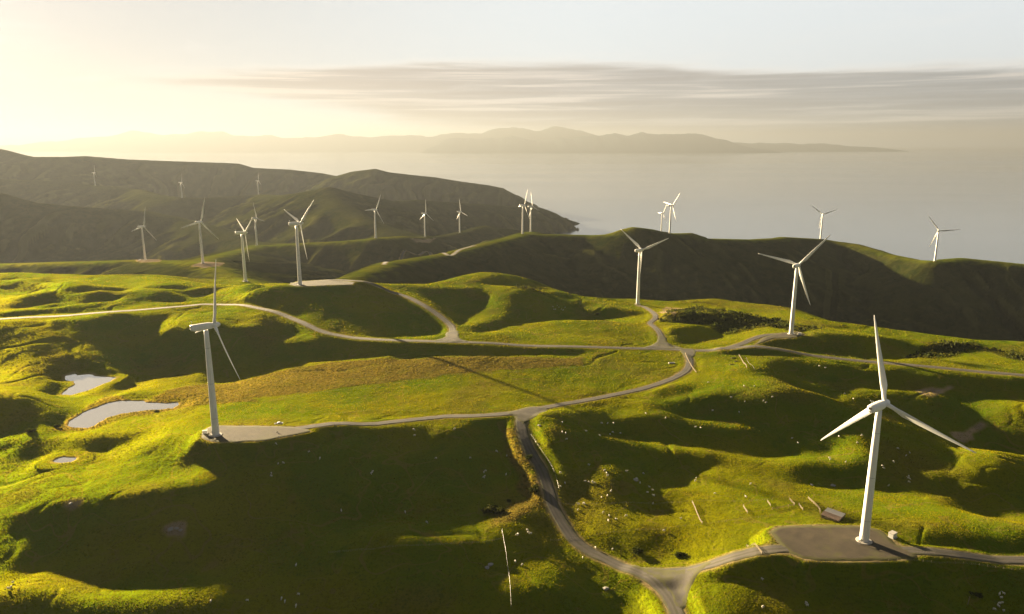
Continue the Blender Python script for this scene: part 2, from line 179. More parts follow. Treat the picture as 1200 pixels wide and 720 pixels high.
FENCES = [('post', 'wire fence running down to the bottom edge beside the rough tussock', 3.5, [(-5.3, 344.9), (-4.3, 337.9), (-2.9, 326.2), (-1.6, 311.7), (-0.8, 299.4), (-0.4, 289.3)]), ('post', 'wire fence along the top of the stock yards', 4, [(26.2, 375.6), (47.3, 373), (75.8, 373.7), (99.6, 372.7), (125.4, 369.4), (142.4, 368.8)]), ('post', 'wire fence along the bottom of the stock yards', 4, [(19.8, 342.2), (39.9, 345.8), (73.2, 346.9), (89, 348.6), (100, 346.7), (119.5, 347.3), (136.2, 348.7)]), ('rail', 'longest timber rail fence closing the left end of the yards', 2.2, [(99.4, 371.8), (99.2, 363.1), (98.6, 351.8), (99, 348)]), ('rail', 'timber rail fence of the yards next to the left closing fence', 2.2, [(124.6, 362.6), (124.2, 358.1), (124.1, 353.7)]), ('rail', 'short timber rail fence at the middle of the yards', 2.2, [(138.9, 366.7), (138.6, 363.3), (138.7, 360.9)]), ('rail', 'timber rail fence at the right end of the yards by the dark pen', 2.2, [(152, 369.4), (151.5, 364.6), (151.5, 361)]), ('rail', 'lowest short timber rail fence of the yards above the gravel pad', 2.2, [(153.8, 360.9), (153.3, 357.3), (153.2, 353.8)]), ('rail', 'timber rail fence leading down to the stock shed', 2.2, [(163.1, 371.6), (162.9, 364.1), (162.5, 355.5), (160, 348.5)]), ('rail', 'timber rail along the lower side of the yards', 2.6, [(138, 356.4), (144.5, 358.1), (150.6, 359.9)]), ('rail', 'timber rail fence with gate crossing the lower road at the pad', 2.2, [(113, 319.8), (113.5, 314.9), (114, 308.9), (114.4, 303)]), ('rail', 'pale timber rail fence beside the holding yard below the main road', 2.2, [(202.8, 630.6), (199.8, 610.9), (191.1, 572.2)]), ('post', 'dark wire fence below the main road, right of the holding yard', 3, [(206.3, 622.1), (200.1, 591.6), (196, 568.1)]), ('rail', 'timber rail fence along the bend of the middle road', 2.2, [(157.1, 640.4), (154.6, 619.9), (152.8, 599.7), (151.9, 578.3)]), ('post', 'wire fence along the upper edge of the bright field', 5, [(-182.1, 494.5), (-158.7, 518.3), (-129.7, 530.4), (-104.5, 534.8), (-80.4, 549.9), (-54.6, 560.8), (0, 569.7), (60.6, 594.8)]), ('post', 'row of fence posts above the middle road', 4, [(-126.7, 467.7), (-111.1, 475.1), (-94.7, 481.3), (-77.2, 482.6), (-59, 478.9)]), ('post', 'wire fence along the right-hand stretch of the main road', 6, [(280.4, 644.5), (306.5, 633.2), (339, 621.8), (371.9, 613.2), (401.8, 601.5), (424.4, 591.7)]), ('post', 'wire fence on the outer side of the valley road', 4, [(12.1, 443.5), (18, 426.5), (23.2, 412.6), (25.7, 401.9), (27, 388.8)]), ('post', 'wire fence along the lower road behind the big turbine', 3.5, [(168.9, 296.4), (188.1, 296.5), (208.5, 298.2), (230.6, 299.1)]), ('post', 'wire fence across the shaded slope below the long grassy ridge', 5, [(-88.9, 321.2), (-70.4, 321.6), (-41.7, 324.1), (-17, 331.4), (-5.2, 337.7)])]
PLACES = {'shed': [(165, 344.8)], 'kiosk_A': [(180.9, 316.8)], 'kiosk_B': [(-185.2, 415.7)], 'kiosk_F': [(-253.6, 832.2)], 'kiosk_P': [(277.5, 685.3)], 'van_C': [(-748.6, 1459.9)], 'truck_B': [(-146.4, 433.8)], 'trough': [(138.4, 610.5)], 'boulders': [(-232.6, 355.1), (-173.4, 339.2), (-170.7, 339.9), (-168.2, 339.1), (-11.9, 316.7), (-10.3, 318.2), (17.9, 451.4), (176.2, 398.5), (190.9, 402.9), (44.3, 308.9), (72.3, 396.7), (348.6, 570.2)], 'shrubs': [(-10.8, 368.6), (9.9, 418.1), (12.8, 389), (-1.9, 381.4), (61.9, 331.8), (81.9, 326), (-9.5, 373.6), (201.4, 282.7), (203.8, 775.6), (228.6, 764.6), (98.2, 822.7), (-251.6, 490.5), (-305.6, 462.4), (-312.9, 447.2), (184.8, 773), (251.5, 755.3), (265.6, 726.6)], 'logs': [(196.1, 623.3), (194.7, 611.1), (184.9, 591.2)], 'posts': [(195.1, 278.9)], 'stacks': [(272.8, 3697.8), (289.4, 3718.1), (305, 3697.8), (323, 3657.7)]}
RELIEF = [
[0,0,0,0,0,0,0,0,0,0,0,0,0,0,0,0,0,0,0,0,0,0,0,0,0,0,0,0,0,0,0,0,0,0,0,0,0,0,0,0,0,0,0,0,0,0,0,0,0,0,0,0,0,0,0,0,0,0,0,0,0,0,0,0,0,0,0,0,0,0,0,0,0,0,0,0,0,0,0,0,0,0,0,0,0,0,0,0,0,0,0,0,0,0,0,0,0,1,0,0,0,0,0,0,0,0,0,0,0,0,0,0,-1,0,0,0,0,0,0,0,0,0,0,0,0,0,0,0,0,0,0,0,0,0,0,0,0,0,0,0,0,1,0,0,0,1,0,0,0,0,0,1,0,0,0,0,0,0,0,-1,0,0,0,0,-1,0,0,0,-1,0,0,0,-1,0,0,0,0,0,0,0,0,0,0,0,0,0,0,0,0,0,0,0,1,0,0,0,0,0,0,0,0,0,0,0,0,0,0,0,0,0,0,0,0,0,0,0,0,0,0,0,0,0,0,0,0,0,0,0,0,0,0,0,0,0,0,0,0,0,0,0,0,0,0,0,0,0,0,0,0,0,0,0,0,0,0,0,0,0,0,0,0,0,0,0,0,0],
[0,0,0,0,0,0,0,0,0,0,0,0,0,0,0,0,0,0,0,0,0,0,0,0,0,0,0,0,0,0,0,0,0,0,0,0,0,0,0,0,0,0,0,0,0,0,0,0,0,0,0,0,0,0,0,0,0,0,0,0,0,0,0,0,0,0,0,0,0,0,0,0,0,0,0,0,0,0,0,0,0,0,0,0,0,0,0,0,0,0,0,0,0,0,1,0,0,-1,0,0,0,0,0,0,0,0,0,0,0,0,0,0,1,0,0,-1,0,0,0,0,0,0,0,0,0,0,0,0,0,0,0,0,0,0,0,0,0,0,0,0,0,0,0,0,0,-1,1,0,0,0,1,-1,0,0,0,0,0,0,-1,1,0,0,0,-1,1,0,0,-1,1,0,0,-1,1,0,0,0,0,0,-1,0,0,0,1,0,0,0,0,0,0,0,0,0,0,0,0,0,0,0,0,0,0,0,0,0,0,0,0,0,0,0,0,0,0,0,0,0,0,0,0,0,0,0,0,0,0,0,0,0,0,0,0,0,0,0,0,0,0,0,0,0,0,0,0,0,0,0,0,0,0,0,0,0,0,0,0,0,0,0,0,0,0,0,0,0,0,0],
[0,0,0,0,0,0,0,0,0,0,0,0,0,0,0,0,0,0,0,0,0,0,0,0,0,0,0,0,0,0,0,0,0,0,0,0,0,0,0,0,0,0,0,0,0,0,0,0,0,0,0,0,0,0,0,0,0,0,0,0,0,0,0,0,0,0,0,0,0,0,0,0,0,0,0,0,0,0,0,0,0,0,0,0,0,0,0,0,0,0,0,0,1,0,-1,0,0,0,0,1,0,0,0,0,-1,0,0,0,0,0,0,0,0,0,0,0,0,0,0,0,0,0,0,0,0,0,0,0,0,0,0,0,0,0,0,0,0,0,0,0,0,0,0,0,0,0,0,0,0,0,0,0,0,0,0,0,0,-1,1,0,0,0,-1,1,0,-1,0,1,0,-1,0,1,0,0,0,-1,0,0,1,0,0,0,-1,0,1,0,0,0,0,0,0,0,0,0,0,0,0,0,0,0,0,0,0,0,0,0,0,0,0,0,0,0,0,0,0,0,0,0,0,0,0,0,0,0,0,0,0,0,0,0,0,0,0,0,0,0,0,0,0,0,0,0,0,0,0,0,0,0,0,0,0,0,0,0,0,0,0,0,0,0,0,0,0,0,0,0],
[0,0,0,0,0,0,0,0,0,0,0,0,0,0,0,0,0,0,0,0,0,0,0,0,0,0,0,0,0,0,0,0,0,0,0,0,0,0,0,0,0,0,0,0,0,0,0,0,0,0,0,0,0,0,0,0,0,0,0,0,0,0,0,0,0,0,0,0,0,0,0,0,0,0,0,0,0,0,0,0,0,0,0,0,0,0,0,0,0,0,0,0,-1,1,0,0,0,0,0,-1,0,0,0,0,1,0,0,0,0,0,0,-1,0,0,0,1,0,0,0,0,0,0,0,0,0,0,0,0,0,-1,0,0,0,0,1,0,0,0,0,0,0,0,0,0,0,1,-1,0,0,0,0,0,0,0,0,0,-1,1,0,0,-1,0,1,-1,0,1,-1,0,0,1,-1,0,0,0,0,1,0,0,0,0,0,0,0,0,-1,1,0,0,0,0,0,0,0,0,0,0,0,0,0,0,0,0,0,0,0,0,0,0,0,0,0,0,0,0,0,0,0,0,0,0,0,0,0,0,0,0,0,0,0,0,0,0,0,0,0,0,0,0,0,0,0,0,0,0,0,0,0,0,0,0,0,0,0,0,0,0,0,0,0,0,0,0,0,0,0,0],
[0,0,0,0,0,0,0,0,0,0,0,0,0,0,0,0,0,0,0,0,0,0,0,0,0,0,0,0,0,0,0,0,0,0,0,0,0,0,0,0,0,0,0,0,0,0,0,0,0,0,0,0,0,0,0,0,0,0,0,0,0,0,0,0,0,0,0,0,0,0,0,0,0,0,0,0,0,0,0,0,0,0,0,0,0,0,0,0,0,0,0,0,0,-1,0,0,0,0,0,0,0,0,0,0,0,0,0,0,0,0,0,1,0,0,0,0,0,0,0,0,0,0,-1,0,0,0,0,0,0,1,0,0,0,0,-1,1,0,0,0,0,0,0,0,0,0,0,0,0,0,0,0,0,0,0,-1,0,1,0,-1,0,1,-1,0,1,-1,0,1,-1,0,0,1,-1,0,0,0,0,0,0,0,0,0,0,1,0,0,-1,0,1,0,0,0,0,0,0,0,0,0,0,0,0,0,0,0,0,0,0,0,0,0,0,0,0,0,0,0,0,0,0,0,0,0,0,0,0,0,0,0,0,0,0,0,0,0,0,0,0,0,0,0,0,0,0,0,0,0,0,0,0,0,0,0,0,0,0,0,0,0,0,0,0,0,0,0,0,0,0],
[0,0,0,0,0,0,0,0,0,0,0,0,0,0,0,0,0,0,0,0,0,0,0,0,0,0,0,0,0,0,0,0,0,0,0,0,0,0,0,0,0,0,0,0,0,0,0,0,0,0,0,0,0,0,0,0,0,0,0,0,0,0,0,0,0,0,0,0,0,0,0,0,0,0,0,0,0,0,0,0,0,0,0,0,0,0,0,0,0,0,0,0,0,0,0,0,0,0,0,-1,0,0,0,0,0,0,0,0,0,0,0,0,0,0,0,0,0,0,0,0,0,0,1,0,0,0,0,0,0,0,0,0,0,0,0,-1,0,1,0,0,0,0,0,0,0,0,0,0,0,0,0,-1,0,0,1,0,-1,0,1,-1,0,0,0,-1,1,0,-1,1,0,-1,0,1,0,0,0,0,0,0,0,1,0,0,-1,0,1,0,0,-1,1,0,0,0,-1,1,0,0,0,0,0,0,0,0,0,0,0,0,0,0,0,0,0,0,0,0,0,0,0,0,0,0,0,0,0,0,0,0,0,0,0,0,0,0,0,0,0,0,0,0,0,0,0,0,0,0,0,0,0,0,0,0,0,0,0,0,0,0,0,0,0,0,0,0,0,0,0,0],
[0,0,0,0,0,0,0,0,0,0,0,0,0,0,0,0,0,0,0,0,0,0,0,0,0,0,0,0,0,0,0,0,0,0,0,0,0,0,0,0,0,0,0,0,0,0,0,0,0,0,0,0,0,0,0,0,0,0,0,0,0,0,0,0,0,0,0,0,0,0,0,0,0,0,0,0,0,0,0,0,0,0,0,0,0,0,0,-1,0,0,0,0,0,0,0,1,0,0,0,0,0,0,0,0,0,-1,0,0,0,0,0,0,0,0,0,0,0,1,0,0,0,0,0,-1,0,0,0,0,0,0,0,0,1,0,0,0,0,-1,1,0,0,-1,1,0,0,0,0,0,0,0,-1,1,0,0,-1,0,1,-1,0,0,0,0,-1,1,0,-1,1,-1,0,1,0,-1,0,0,0,1,0,0,0,0,0,0,0,1,-1,0,1,0,-1,1,0,0,0,0,0,0,0,0,0,0,0,0,0,0,0,0,0,0,0,0,0,0,0,0,0,0,0,0,0,0,0,0,0,0,0,0,0,0,0,0,0,0,0,0,0,0,0,0,0,0,0,0,0,0,0,0,0,0,0,0,0,0,0,0,0,0,0,0,0,0,0,0,0,0,0,0],
[0,0,0,0,0,0,0,0,0,0,0,0,0,0,0,0,0,0,0,0,0,0,0,0,0,0,0,0,0,0,0,0,0,0,0,0,0,0,0,0,0,0,0,0,0,0,0,0,0,0,0,0,0,0,0,0,0,0,0,0,0,0,0,0,0,0,0,0,0,0,0,0,0,0,0,0,0,0,0,0,0,0,0,-1,0,0,0,1,0,0,0,0,0,1,0,-1,0,0,0,1,0,0,-1,0,0,0,0,0,0,0,-1,0,0,0,0,0,1,-1,0,0,0,0,0,1,0,-1,0,1,0,0,0,0,-1,0,0,0,1,0,-1,0,1,0,0,0,0,-1,1,0,0,0,0,0,0,-1,1,-1,-1,1,-1,0,0,0,1,-1,0,0,0,0,0,0,0,1,0,0,0,-1,0,1,0,-1,1,0,1,-1,1,0,-1,1,0,-1,1,0,0,0,0,0,0,0,0,0,0,0,0,0,0,0,0,0,0,0,0,0,0,0,0,0,0,0,0,0,0,0,0,0,0,0,0,0,0,0,0,0,0,0,0,0,0,0,0,0,0,0,0,0,0,0,0,0,0,0,0,0,0,0,0,0,0,0,0,0,0,0,0,0,0,0],
[0,0,0,0,0,0,0,0,0,0,0,0,0,0,0,0,0,0,0,0,0,0,0,0,0,0,0,0,0,0,0,0,0,0,0,0,0,0,0,0,0,0,0,0,0,0,0,0,0,0,0,0,0,0,0,0,0,0,0,0,0,0,0,0,0,0,0,0,0,0,0,0,0,0,0,0,0,0,0,0,0,-1,0,1,0,0,0,0,0,0,0,1,0,-1,0,1,0,0,0,0,0,0,0,0,-1,1,-1,0,-1,0,1,0,0,0,0,0,-1,0,0,0,0,0,0,0,0,1,0,-1,0,0,0,0,0,0,1,0,-1,0,1,0,-1,1,-1,1,0,0,-1,1,0,0,0,-1,0,0,-1,1,0,-1,0,0,0,0,-1,1,-1,1,-1,1,0,-1,0,0,0,0,1,0,0,0,0,1,0,0,0,0,0,1,0,-1,1,0,0,0,0,-1,1,0,0,0,0,0,0,0,0,0,0,0,0,0,0,0,0,0,0,0,0,0,0,0,0,0,0,0,0,0,0,0,0,0,0,0,0,0,0,0,0,0,0,0,0,0,0,0,0,0,0,0,0,0,0,0,0,0,0,0,0,0,0,0,0,0,0,0,0,0,0,0],
[0,0,0,0,0,0,0,0,0,0,0,0,0,0,0,0,0,0,0,0,0,0,0,0,0,0,0,0,0,0,0,0,0,0,0,0,0,0,0,0,0,0,0,0,0,0,0,0,0,0,0,0,0,0,0,0,0,0,0,0,0,0,0,0,0,0,0,0,0,0,0,0,0,0,0,0,0,0,0,-1,0,1,0,0,0,0,0,0,0,1,0,-1,1,0,1,-1,0,1,0,0,-1,0,0,-1,1,-1,0,-1,1,-1,0,0,0,0,0,0,0,-1,0,0,0,0,0,0,0,0,0,0,1,0,0,0,0,0,0,0,0,1,-1,0,1,-1,1,-1,1,0,0,-1,0,0,0,0,0,0,0,-1,0,0,0,0,-1,0,0,0,0,0,0,0,0,0,0,0,1,0,-1,1,0,0,1,-1,0,1,0,1,-1,0,1,0,0,0,0,0,0,1,-1,0,0,0,0,0,0,0,0,0,0,0,0,0,0,0,0,0,0,0,0,0,0,0,0,0,0,0,0,0,0,0,0,0,0,0,0,0,0,0,0,0,0,0,0,0,0,0,0,0,0,0,0,0,0,0,0,0,0,0,0,0,0,0,0,0,0,0,0,0,0,0],
[0,0,0,0,0,0,0,0,0,0,0,0,0,0,0,0,0,0,0,0,0,0,0,0,0,0,0,0,0,0,0,0,0,0,0,0,0,0,0,0,0,0,0,0,0,0,0,0,0,0,0,0,0,0,0,0,0,0,0,0,0,0,0,0,0,0,0,0,0,0,0,0,0,0,0,0,0,0,-1,1,0,0,0,0,0,0,0,0,1,-1,1,0,0,1,-1,1,0,-1,0,0,1,-1,0,0,-1,0,0,0,-1,0,0,0,-1,0,0,0,0,1,0,0,0,0,0,0,0,0,0,0,-1,0,1,0,0,0,0,0,0,0,0,1,-1,1,-1,1,-1,1,0,0,0,-1,0,0,-1,0,0,0,-1,0,0,0,0,0,0,-1,0,0,1,-1,0,1,0,0,0,0,1,-1,1,0,0,1,0,0,0,0,1,-1,0,1,0,0,0,0,1,-1,0,0,0,0,0,0,0,0,0,0,0,0,0,0,0,0,0,0,0,0,0,0,0,0,0,0,0,0,0,0,0,0,0,0,0,0,0,0,0,0,0,0,0,0,0,0,0,0,0,0,0,0,0,0,0,0,0,0,0,0,0,0,0,0,0,0,0,0,0,0,0,0],
[0,0,0,0,0,0,0,0,0,0,0,0,0,0,0,0,0,0,0,0,0,0,0,0,0,0,0,0,0,0,0,0,0,0,0,0,0,0,0,0,0,0,0,0,0,0,0,0,0,0,0,0,0,0,0,0,0,0,0,0,0,0,0,0,0,0,0,0,0,0,0,0,0,0,0,0,0,0,0,0,0,0,0,0,0,0,1,0,-1,1,0,0,0,0,1,-1,1,0,0,-1,-1,0,0,0,0,0,-1,0,0,0,-1,0,1,0,0,0,0,0,-1,0,0,0,0,0,0,0,0,0,0,1,-1,0,1,0,-1,1,0,0,0,0,0,0,1,-1,1,-1,0,0,0,0,-1,0,0,-1,0,-1,1,0,-1,0,0,-1,0,1,0,-1,0,1,0,0,0,0,0,1,-1,1,0,0,0,0,1,0,0,1,0,1,0,0,-1,1,0,0,0,0,0,0,0,0,0,0,0,0,0,0,0,0,0,0,0,0,0,0,0,0,0,0,0,0,0,0,0,0,0,0,0,0,0,0,0,0,0,0,0,0,0,0,0,0,0,0,0,0,0,0,0,0,0,0,0,0,0,0,0,0,0,0,0,0,0,0,0,0,0,0,0,0],
[0,0,0,0,0,0,0,0,0,0,0,0,0,0,0,0,0,0,0,0,0,0,0,0,0,0,0,0,0,0,0,0,0,0,0,0,0,0,0,0,0,0,0,0,0,0,0,0,0,0,0,0,0,0,0,0,0,0,0,0,0,0,0,0,0,0,0,0,0,0,0,0,0,0,0,0,0,0,0,0,0,0,0,0,1,0,-1,1,0,0,0,1,-1,0,0,0,-1,0,0,0,0,0,-1,0,-1,0,1,-1,0,0,1,-1,0,0,0,0,0,0,1,-1,0,0,0,0,0,0,0,0,1,-1,0,1,-1,0,1,-1,1,0,0,0,1,-1,0,1,-1,1,0,-1,0,0,-1,0,-1,0,-1,1,-1,-1,0,0,-1,1,0,-1,0,1,-1,0,0,1,0,1,0,-1,1,1,0,0,1,0,0,0,1,-1,1,0,0,0,1,0,0,0,0,0,0,1,0,0,0,0,0,0,-1,0,0,0,0,0,0,0,0,0,0,0,0,0,0,0,0,0,0,0,0,0,0,0,0,0,0,0,0,0,0,0,0,0,0,0,0,0,0,0,0,0,0,0,0,0,0,0,0,0,0,0,0,0,0,0,0,0,0,0,0,0,0,0],
[0,0,0,0,0,0,0,0,0,0,0,0,0,0,0,0,0,0,0,0,0,0,0,0,0,0,0,0,0,0,0,0,0,0,0,0,0,0,0,0,0,0,0,0,0,0,0,0,0,0,0,0,0,0,0,0,0,0,0,0,0,0,0,0,0,0,0,0,0,0,0,0,0,0,0,0,0,0,0,0,0,0,0,1,-1,0,0,0,1,0,-1,0,1,0,-1,1,0,-1,-1,0,0,-1,0,0,0,-1,0,1,0,0,-1,1,-1,0,0,0,0,0,0,1,0,-1,0,0,0,0,1,0,-1,1,0,-1,1,1,-1,1,-1,0,1,0,0,0,0,0,1,-1,0,0,-1,0,0,-1,0,0,-1,-1,0,-1,0,0,0,0,0,0,0,-1,1,0,0,0,1,-1,1,1,0,-1,1,1,0,1,-1,1,0,1,0,1,0,0,0,0,0,0,0,0,0,0,0,0,0,0,0,0,1,0,-1,0,0,0,0,0,0,0,0,0,0,0,0,0,0,0,0,0,0,0,0,0,0,0,0,0,0,0,0,0,0,0,0,0,0,0,0,0,0,0,0,0,0,0,0,0,0,0,0,0,0,0,0,0,0,0,0,0,0,0,0,0],
[0,0,0,0,0,0,0,0,0,0,0,0,0,0,0,0,0,0,0,0,0,0,0,0,0,0,0,0,0,0,0,0,0,0,0,0,0,0,0,0,0,0,0,0,0,0,0,0,0,0,0,0,0,0,0,0,0,0,0,0,0,0,0,0,0,0,0,0,0,0,0,0,0,0,0,0,0,-1,1,0,0,1,0,-1,0,0,1,-1,0,0,1,0,0,-1,1,-1,-1,1,-1,0,-1,0,0,-2,0,1,-1,0,0,0,1,0,1,0,0,0,0,0,0,-1,0,1,-1,0,0,0,0,0,0,0,0,1,0,-1,1,0,1,0,-1,0,0,1,0,0,0,0,0,0,0,-1,0,-1,-1,-1,0,-1,0,0,0,-1,0,-1,0,0,0,1,0,0,0,0,0,1,0,0,1,1,0,0,1,0,1,1,0,0,0,0,1,0,0,0,0,1,-1,0,1,-1,0,0,0,0,0,0,0,0,0,0,0,0,0,0,0,0,0,0,0,0,0,0,0,0,0,0,0,0,0,0,0,0,0,0,0,0,0,0,0,0,0,0,0,0,0,0,0,0,0,0,0,0,0,0,0,0,0,0,0,0,0,0,0,0,0,0,0,0,0,0],
[0,0,0,0,0,0,0,0,0,0,0,0,0,0,0,0,0,0,0,0,0,0,0,0,0,0,0,0,0,0,0,0,0,0,0,0,0,0,0,0,0,0,0,0,0,0,0,0,0,0,0,0,0,0,0,0,0,0,0,0,0,0,0,0,0,0,0,0,0,0,0,0,0,0,0,0,0,0,0,0,0,0,0,0,0,1,-1,1,0,-1,0,0,0,1,-1,0,0,-1,0,-1,0,-1,-1,1,-1,-1,1,0,0,0,0,0,0,1,0,0,0,0,-1,1,0,-1,1,0,0,0,-1,1,0,0,1,0,-1,1,0,0,0,0,1,0,0,0,0,0,0,0,0,0,0,-1,0,-1,-1,-1,0,-1,-1,0,-1,0,0,0,0,0,0,0,0,0,1,0,0,1,0,1,0,0,1,1,-1,1,1,0,1,0,0,0,0,1,0,0,0,0,0,1,-1,0,0,0,0,0,0,0,0,0,1,-1,0,0,0,0,0,0,0,0,0,0,0,0,0,0,0,0,0,0,0,0,0,0,0,0,0,0,0,0,0,0,0,0,0,0,0,0,0,0,0,0,0,0,0,0,0,0,0,0,0,0,0,0,0,0,0,0,0,0,0,0],
[0,0,0,0,0,0,0,0,0,0,0,0,0,0,0,0,0,0,0,0,0,0,0,0,0,0,0,0,0,0,0,0,0,0,0,0,0,0,0,0,0,0,0,0,0,0,0,0,0,0,0,0,0,0,0,0,0,0,0,0,0,0,0,0,0,0,0,0,0,0,0,0,0,0,0,0,-1,1,0,0,1,-1,0,0,1,-1,0,0,0,1,0,0,0,0,0,0,0,-1,0,-1,-1,-1,0,-1,0,0,-1,0,1,0,0,1,0,-1,0,0,0,0,1,0,-1,1,-1,0,0,0,0,0,1,0,0,0,1,0,0,0,0,0,-1,0,0,1,0,0,0,1,0,0,-1,0,-2,0,-1,0,-2,0,-1,-1,1,-1,0,0,0,0,0,-1,0,1,0,1,0,0,0,1,1,1,0,0,2,0,1,0,0,1,1,0,0,0,0,1,0,-1,1,-1,0,0,0,0,0,0,0,0,0,0,0,0,0,0,0,0,0,0,0,0,0,0,0,0,0,0,0,0,0,0,0,0,0,0,0,0,0,0,0,0,0,0,0,0,0,0,0,0,0,0,0,0,0,0,0,0,0,0,0,0,0,0,0,0,0,0,0,0,0,0,0,0],
[0,0,0,0,0,0,0,0,0,0,0,0,0,0,0,0,0,0,0,0,0,0,0,0,0,0,0,0,0,0,0,0,0,0,0,0,0,0,0,0,0,0,0,0,0,0,0,0,0,0,0,0,0,0,0,0,0,0,0,0,0,0,0,0,0,0,0,0,0,0,0,0,0,0,0,0,0,0,1,0,-1,0,0,0,0,0,0,0,0,0,1,0,0,0,1,0,0,-1,0,-1,-1,0,-2,0,0,-1,0,0,0,0,1,-1,1,0,0,0,0,0,-1,0,0,-1,1,0,0,0,0,0,0,0,0,1,0,0,1,0,-1,0,1,-1,0,0,0,1,1,-1,0,0,-1,-1,0,-1,-1,-1,-1,-1,0,0,-1,1,0,0,-1,0,0,0,1,-1,1,0,1,0,1,0,0,1,1,1,0,1,0,1,1,0,0,1,0,0,1,-1,0,0,0,0,0,1,-1,0,0,0,0,0,0,0,0,0,0,0,0,0,0,0,0,0,0,0,0,0,0,0,0,0,0,0,0,0,0,0,0,0,0,0,0,0,0,0,0,0,0,0,0,0,0,0,0,0,0,0,0,0,0,0,0,0,0,0,0,0,0,0,0,0,0,0,0,0],
[0,0,0,0,0,0,0,0,0,0,0,0,0,0,0,0,0,0,0,0,0,0,0,0,0,0,0,0,0,0,0,0,0,0,0,0,0,0,0,0,0,0,0,0,0,0,0,0,0,0,0,0,0,0,0,0,0,0,0,0,0,0,0,0,0,0,0,0,0,0,0,0,0,0,0,0,0,0,0,0,0,0,0,1,-1,0,1,-1,1,0,0,1,1,0,0,0,0,0,-2,0,-1,-2,1,-2,0,0,0,0,-1,1,-1,1,0,0,1,-1,0,-1,0,0,0,0,-1,0,0,0,1,0,0,1,0,0,0,1,-1,0,1,-1,-1,1,0,-1,1,1,0,1,-1,-1,0,-1,-1,-1,0,-2,0,-1,0,0,0,-1,0,0,0,0,0,0,0,1,0,0,1,1,0,0,1,0,0,1,1,1,0,1,0,1,1,0,1,0,-1,0,0,1,-1,0,1,-1,1,-1,0,0,0,0,0,0,-1,1,0,0,0,0,0,0,0,0,0,0,0,0,0,0,0,0,0,0,0,0,0,0,0,0,0,0,0,0,0,0,0,0,0,0,0,0,0,0,0,0,0,0,0,0,0,0,0,0,0,0,0,0,0,0,0,0,0,0,0,0],
[0,0,0,0,0,0,0,0,0,0,0,0,0,0,0,0,0,0,0,0,0,0,0,0,0,0,0,0,0,0,0,0,0,0,0,0,0,0,0,0,0,0,0,0,0,0,0,0,0,0,0,0,0,0,0,0,0,0,0,0,0,0,0,0,0,0,0,0,0,0,0,0,0,0,0,-1,1,1,-1,0,0,1,0,-1,0,0,0,1,0,1,0,1,0,1,1,0,-1,0,0,-2,-2,0,-1,0,-1,0,-1,0,0,1,0,0,0,0,-1,1,-1,0,0,-2,0,1,0,0,-1,1,0,0,1,-1,1,0,1,0,0,0,-1,0,0,-1,-1,1,0,1,1,0,1,-1,-1,-1,-1,-1,-1,-1,-1,0,-1,1,0,0,0,-1,0,0,-1,1,0,1,0,1,0,0,1,0,0,1,1,0,1,1,1,0,1,1,0,0,0,0,1,0,0,-1,1,0,-1,0,-1,1,0,0,0,0,0,0,0,0,0,0,0,0,0,0,0,0,0,0,0,0,0,0,0,0,0,0,0,0,0,0,0,0,0,0,0,0,0,0,0,0,0,0,0,0,0,0,0,0,0,0,0,0,0,0,0,0,0,0,0,0,0,0,0,0,0,0,0,0],
[0,0,0,0,0,0,0,0,0,0,0,0,0,0,0,0,0,0,0,0,0,0,0,0,0,0,0,0,0,0,0,0,0,0,0,0,0,0,0,0,0,0,0,0,0,0,0,0,0,0,0,0,0,0,0,0,0,0,0,0,0,0,0,0,0,0,0,0,0,0,0,0,0,0,0,0,1,-1,0,1,0,-1,0,-1,0,1,0,1,0,1,1,0,2,1,0,1,0,-1,-2,-1,-1,-1,-1,-1,0,0,1,-1,0,0,0,0,0,0,0,-1,0,-1,-1,0,0,-1,1,-1,1,0,0,0,0,1,0,1,0,0,0,-1,0,0,-1,-1,0,0,1,0,1,2,-1,0,-1,-1,-1,-1,-1,0,-1,-1,0,0,0,1,-1,1,-1,-1,1,0,0,1,1,0,1,0,-1,1,0,0,1,1,0,1,1,1,1,0,0,1,0,0,0,0,0,0,-1,0,0,-1,1,0,0,0,-1,0,0,0,1,0,0,0,0,0,0,0,0,0,0,0,0,0,0,0,0,0,0,0,0,0,0,0,0,0,0,0,0,0,0,0,0,0,0,0,0,0,0,0,0,0,0,0,0,0,0,0,0,0,0,0,0,0,0,0,0,0,0,0,0,0],
[0,0,0,0,0,0,0,0,0,0,0,0,0,0,0,0,0,0,0,0,0,0,0,0,0,0,0,0,0,0,0,0,0,0,0,0,0,0,0,0,0,0,0,0,0,0,0,0,0,0,0,0,0,0,0,0,0,0,0,0,0,0,0,0,0,0,0,0,0,0,1,0,-1,0,0,1,-1,0,1,-1,0,0,-1,1,0,0,0,1,1,0,2,1,1,1,1,0,0,0,-1,-2,-1,-2,0,0,0,0,0,0,0,-1,1,0,-1,0,-1,0,-2,0,-1,0,0,0,-1,1,0,-1,0,0,1,0,1,0,0,0,0,1,-1,-1,-1,-1,-1,0,0,2,2,1,0,-1,-1,0,0,-1,-1,-1,-2,0,1,0,1,0,0,0,0,0,-1,0,1,1,1,1,-1,0,-1,-1,0,1,0,1,1,0,2,0,1,0,1,0,0,0,0,0,0,0,0,0,-1,1,-1,0,0,-1,1,0,0,0,0,0,0,0,0,0,0,0,0,0,0,0,0,0,0,0,0,0,0,0,0,0,0,0,0,0,0,0,0,0,0,0,0,0,0,0,0,0,0,0,0,0,0,0,0,0,0,0,0,0,0,0,0,0,0,0,0,0,0,0,0,0],
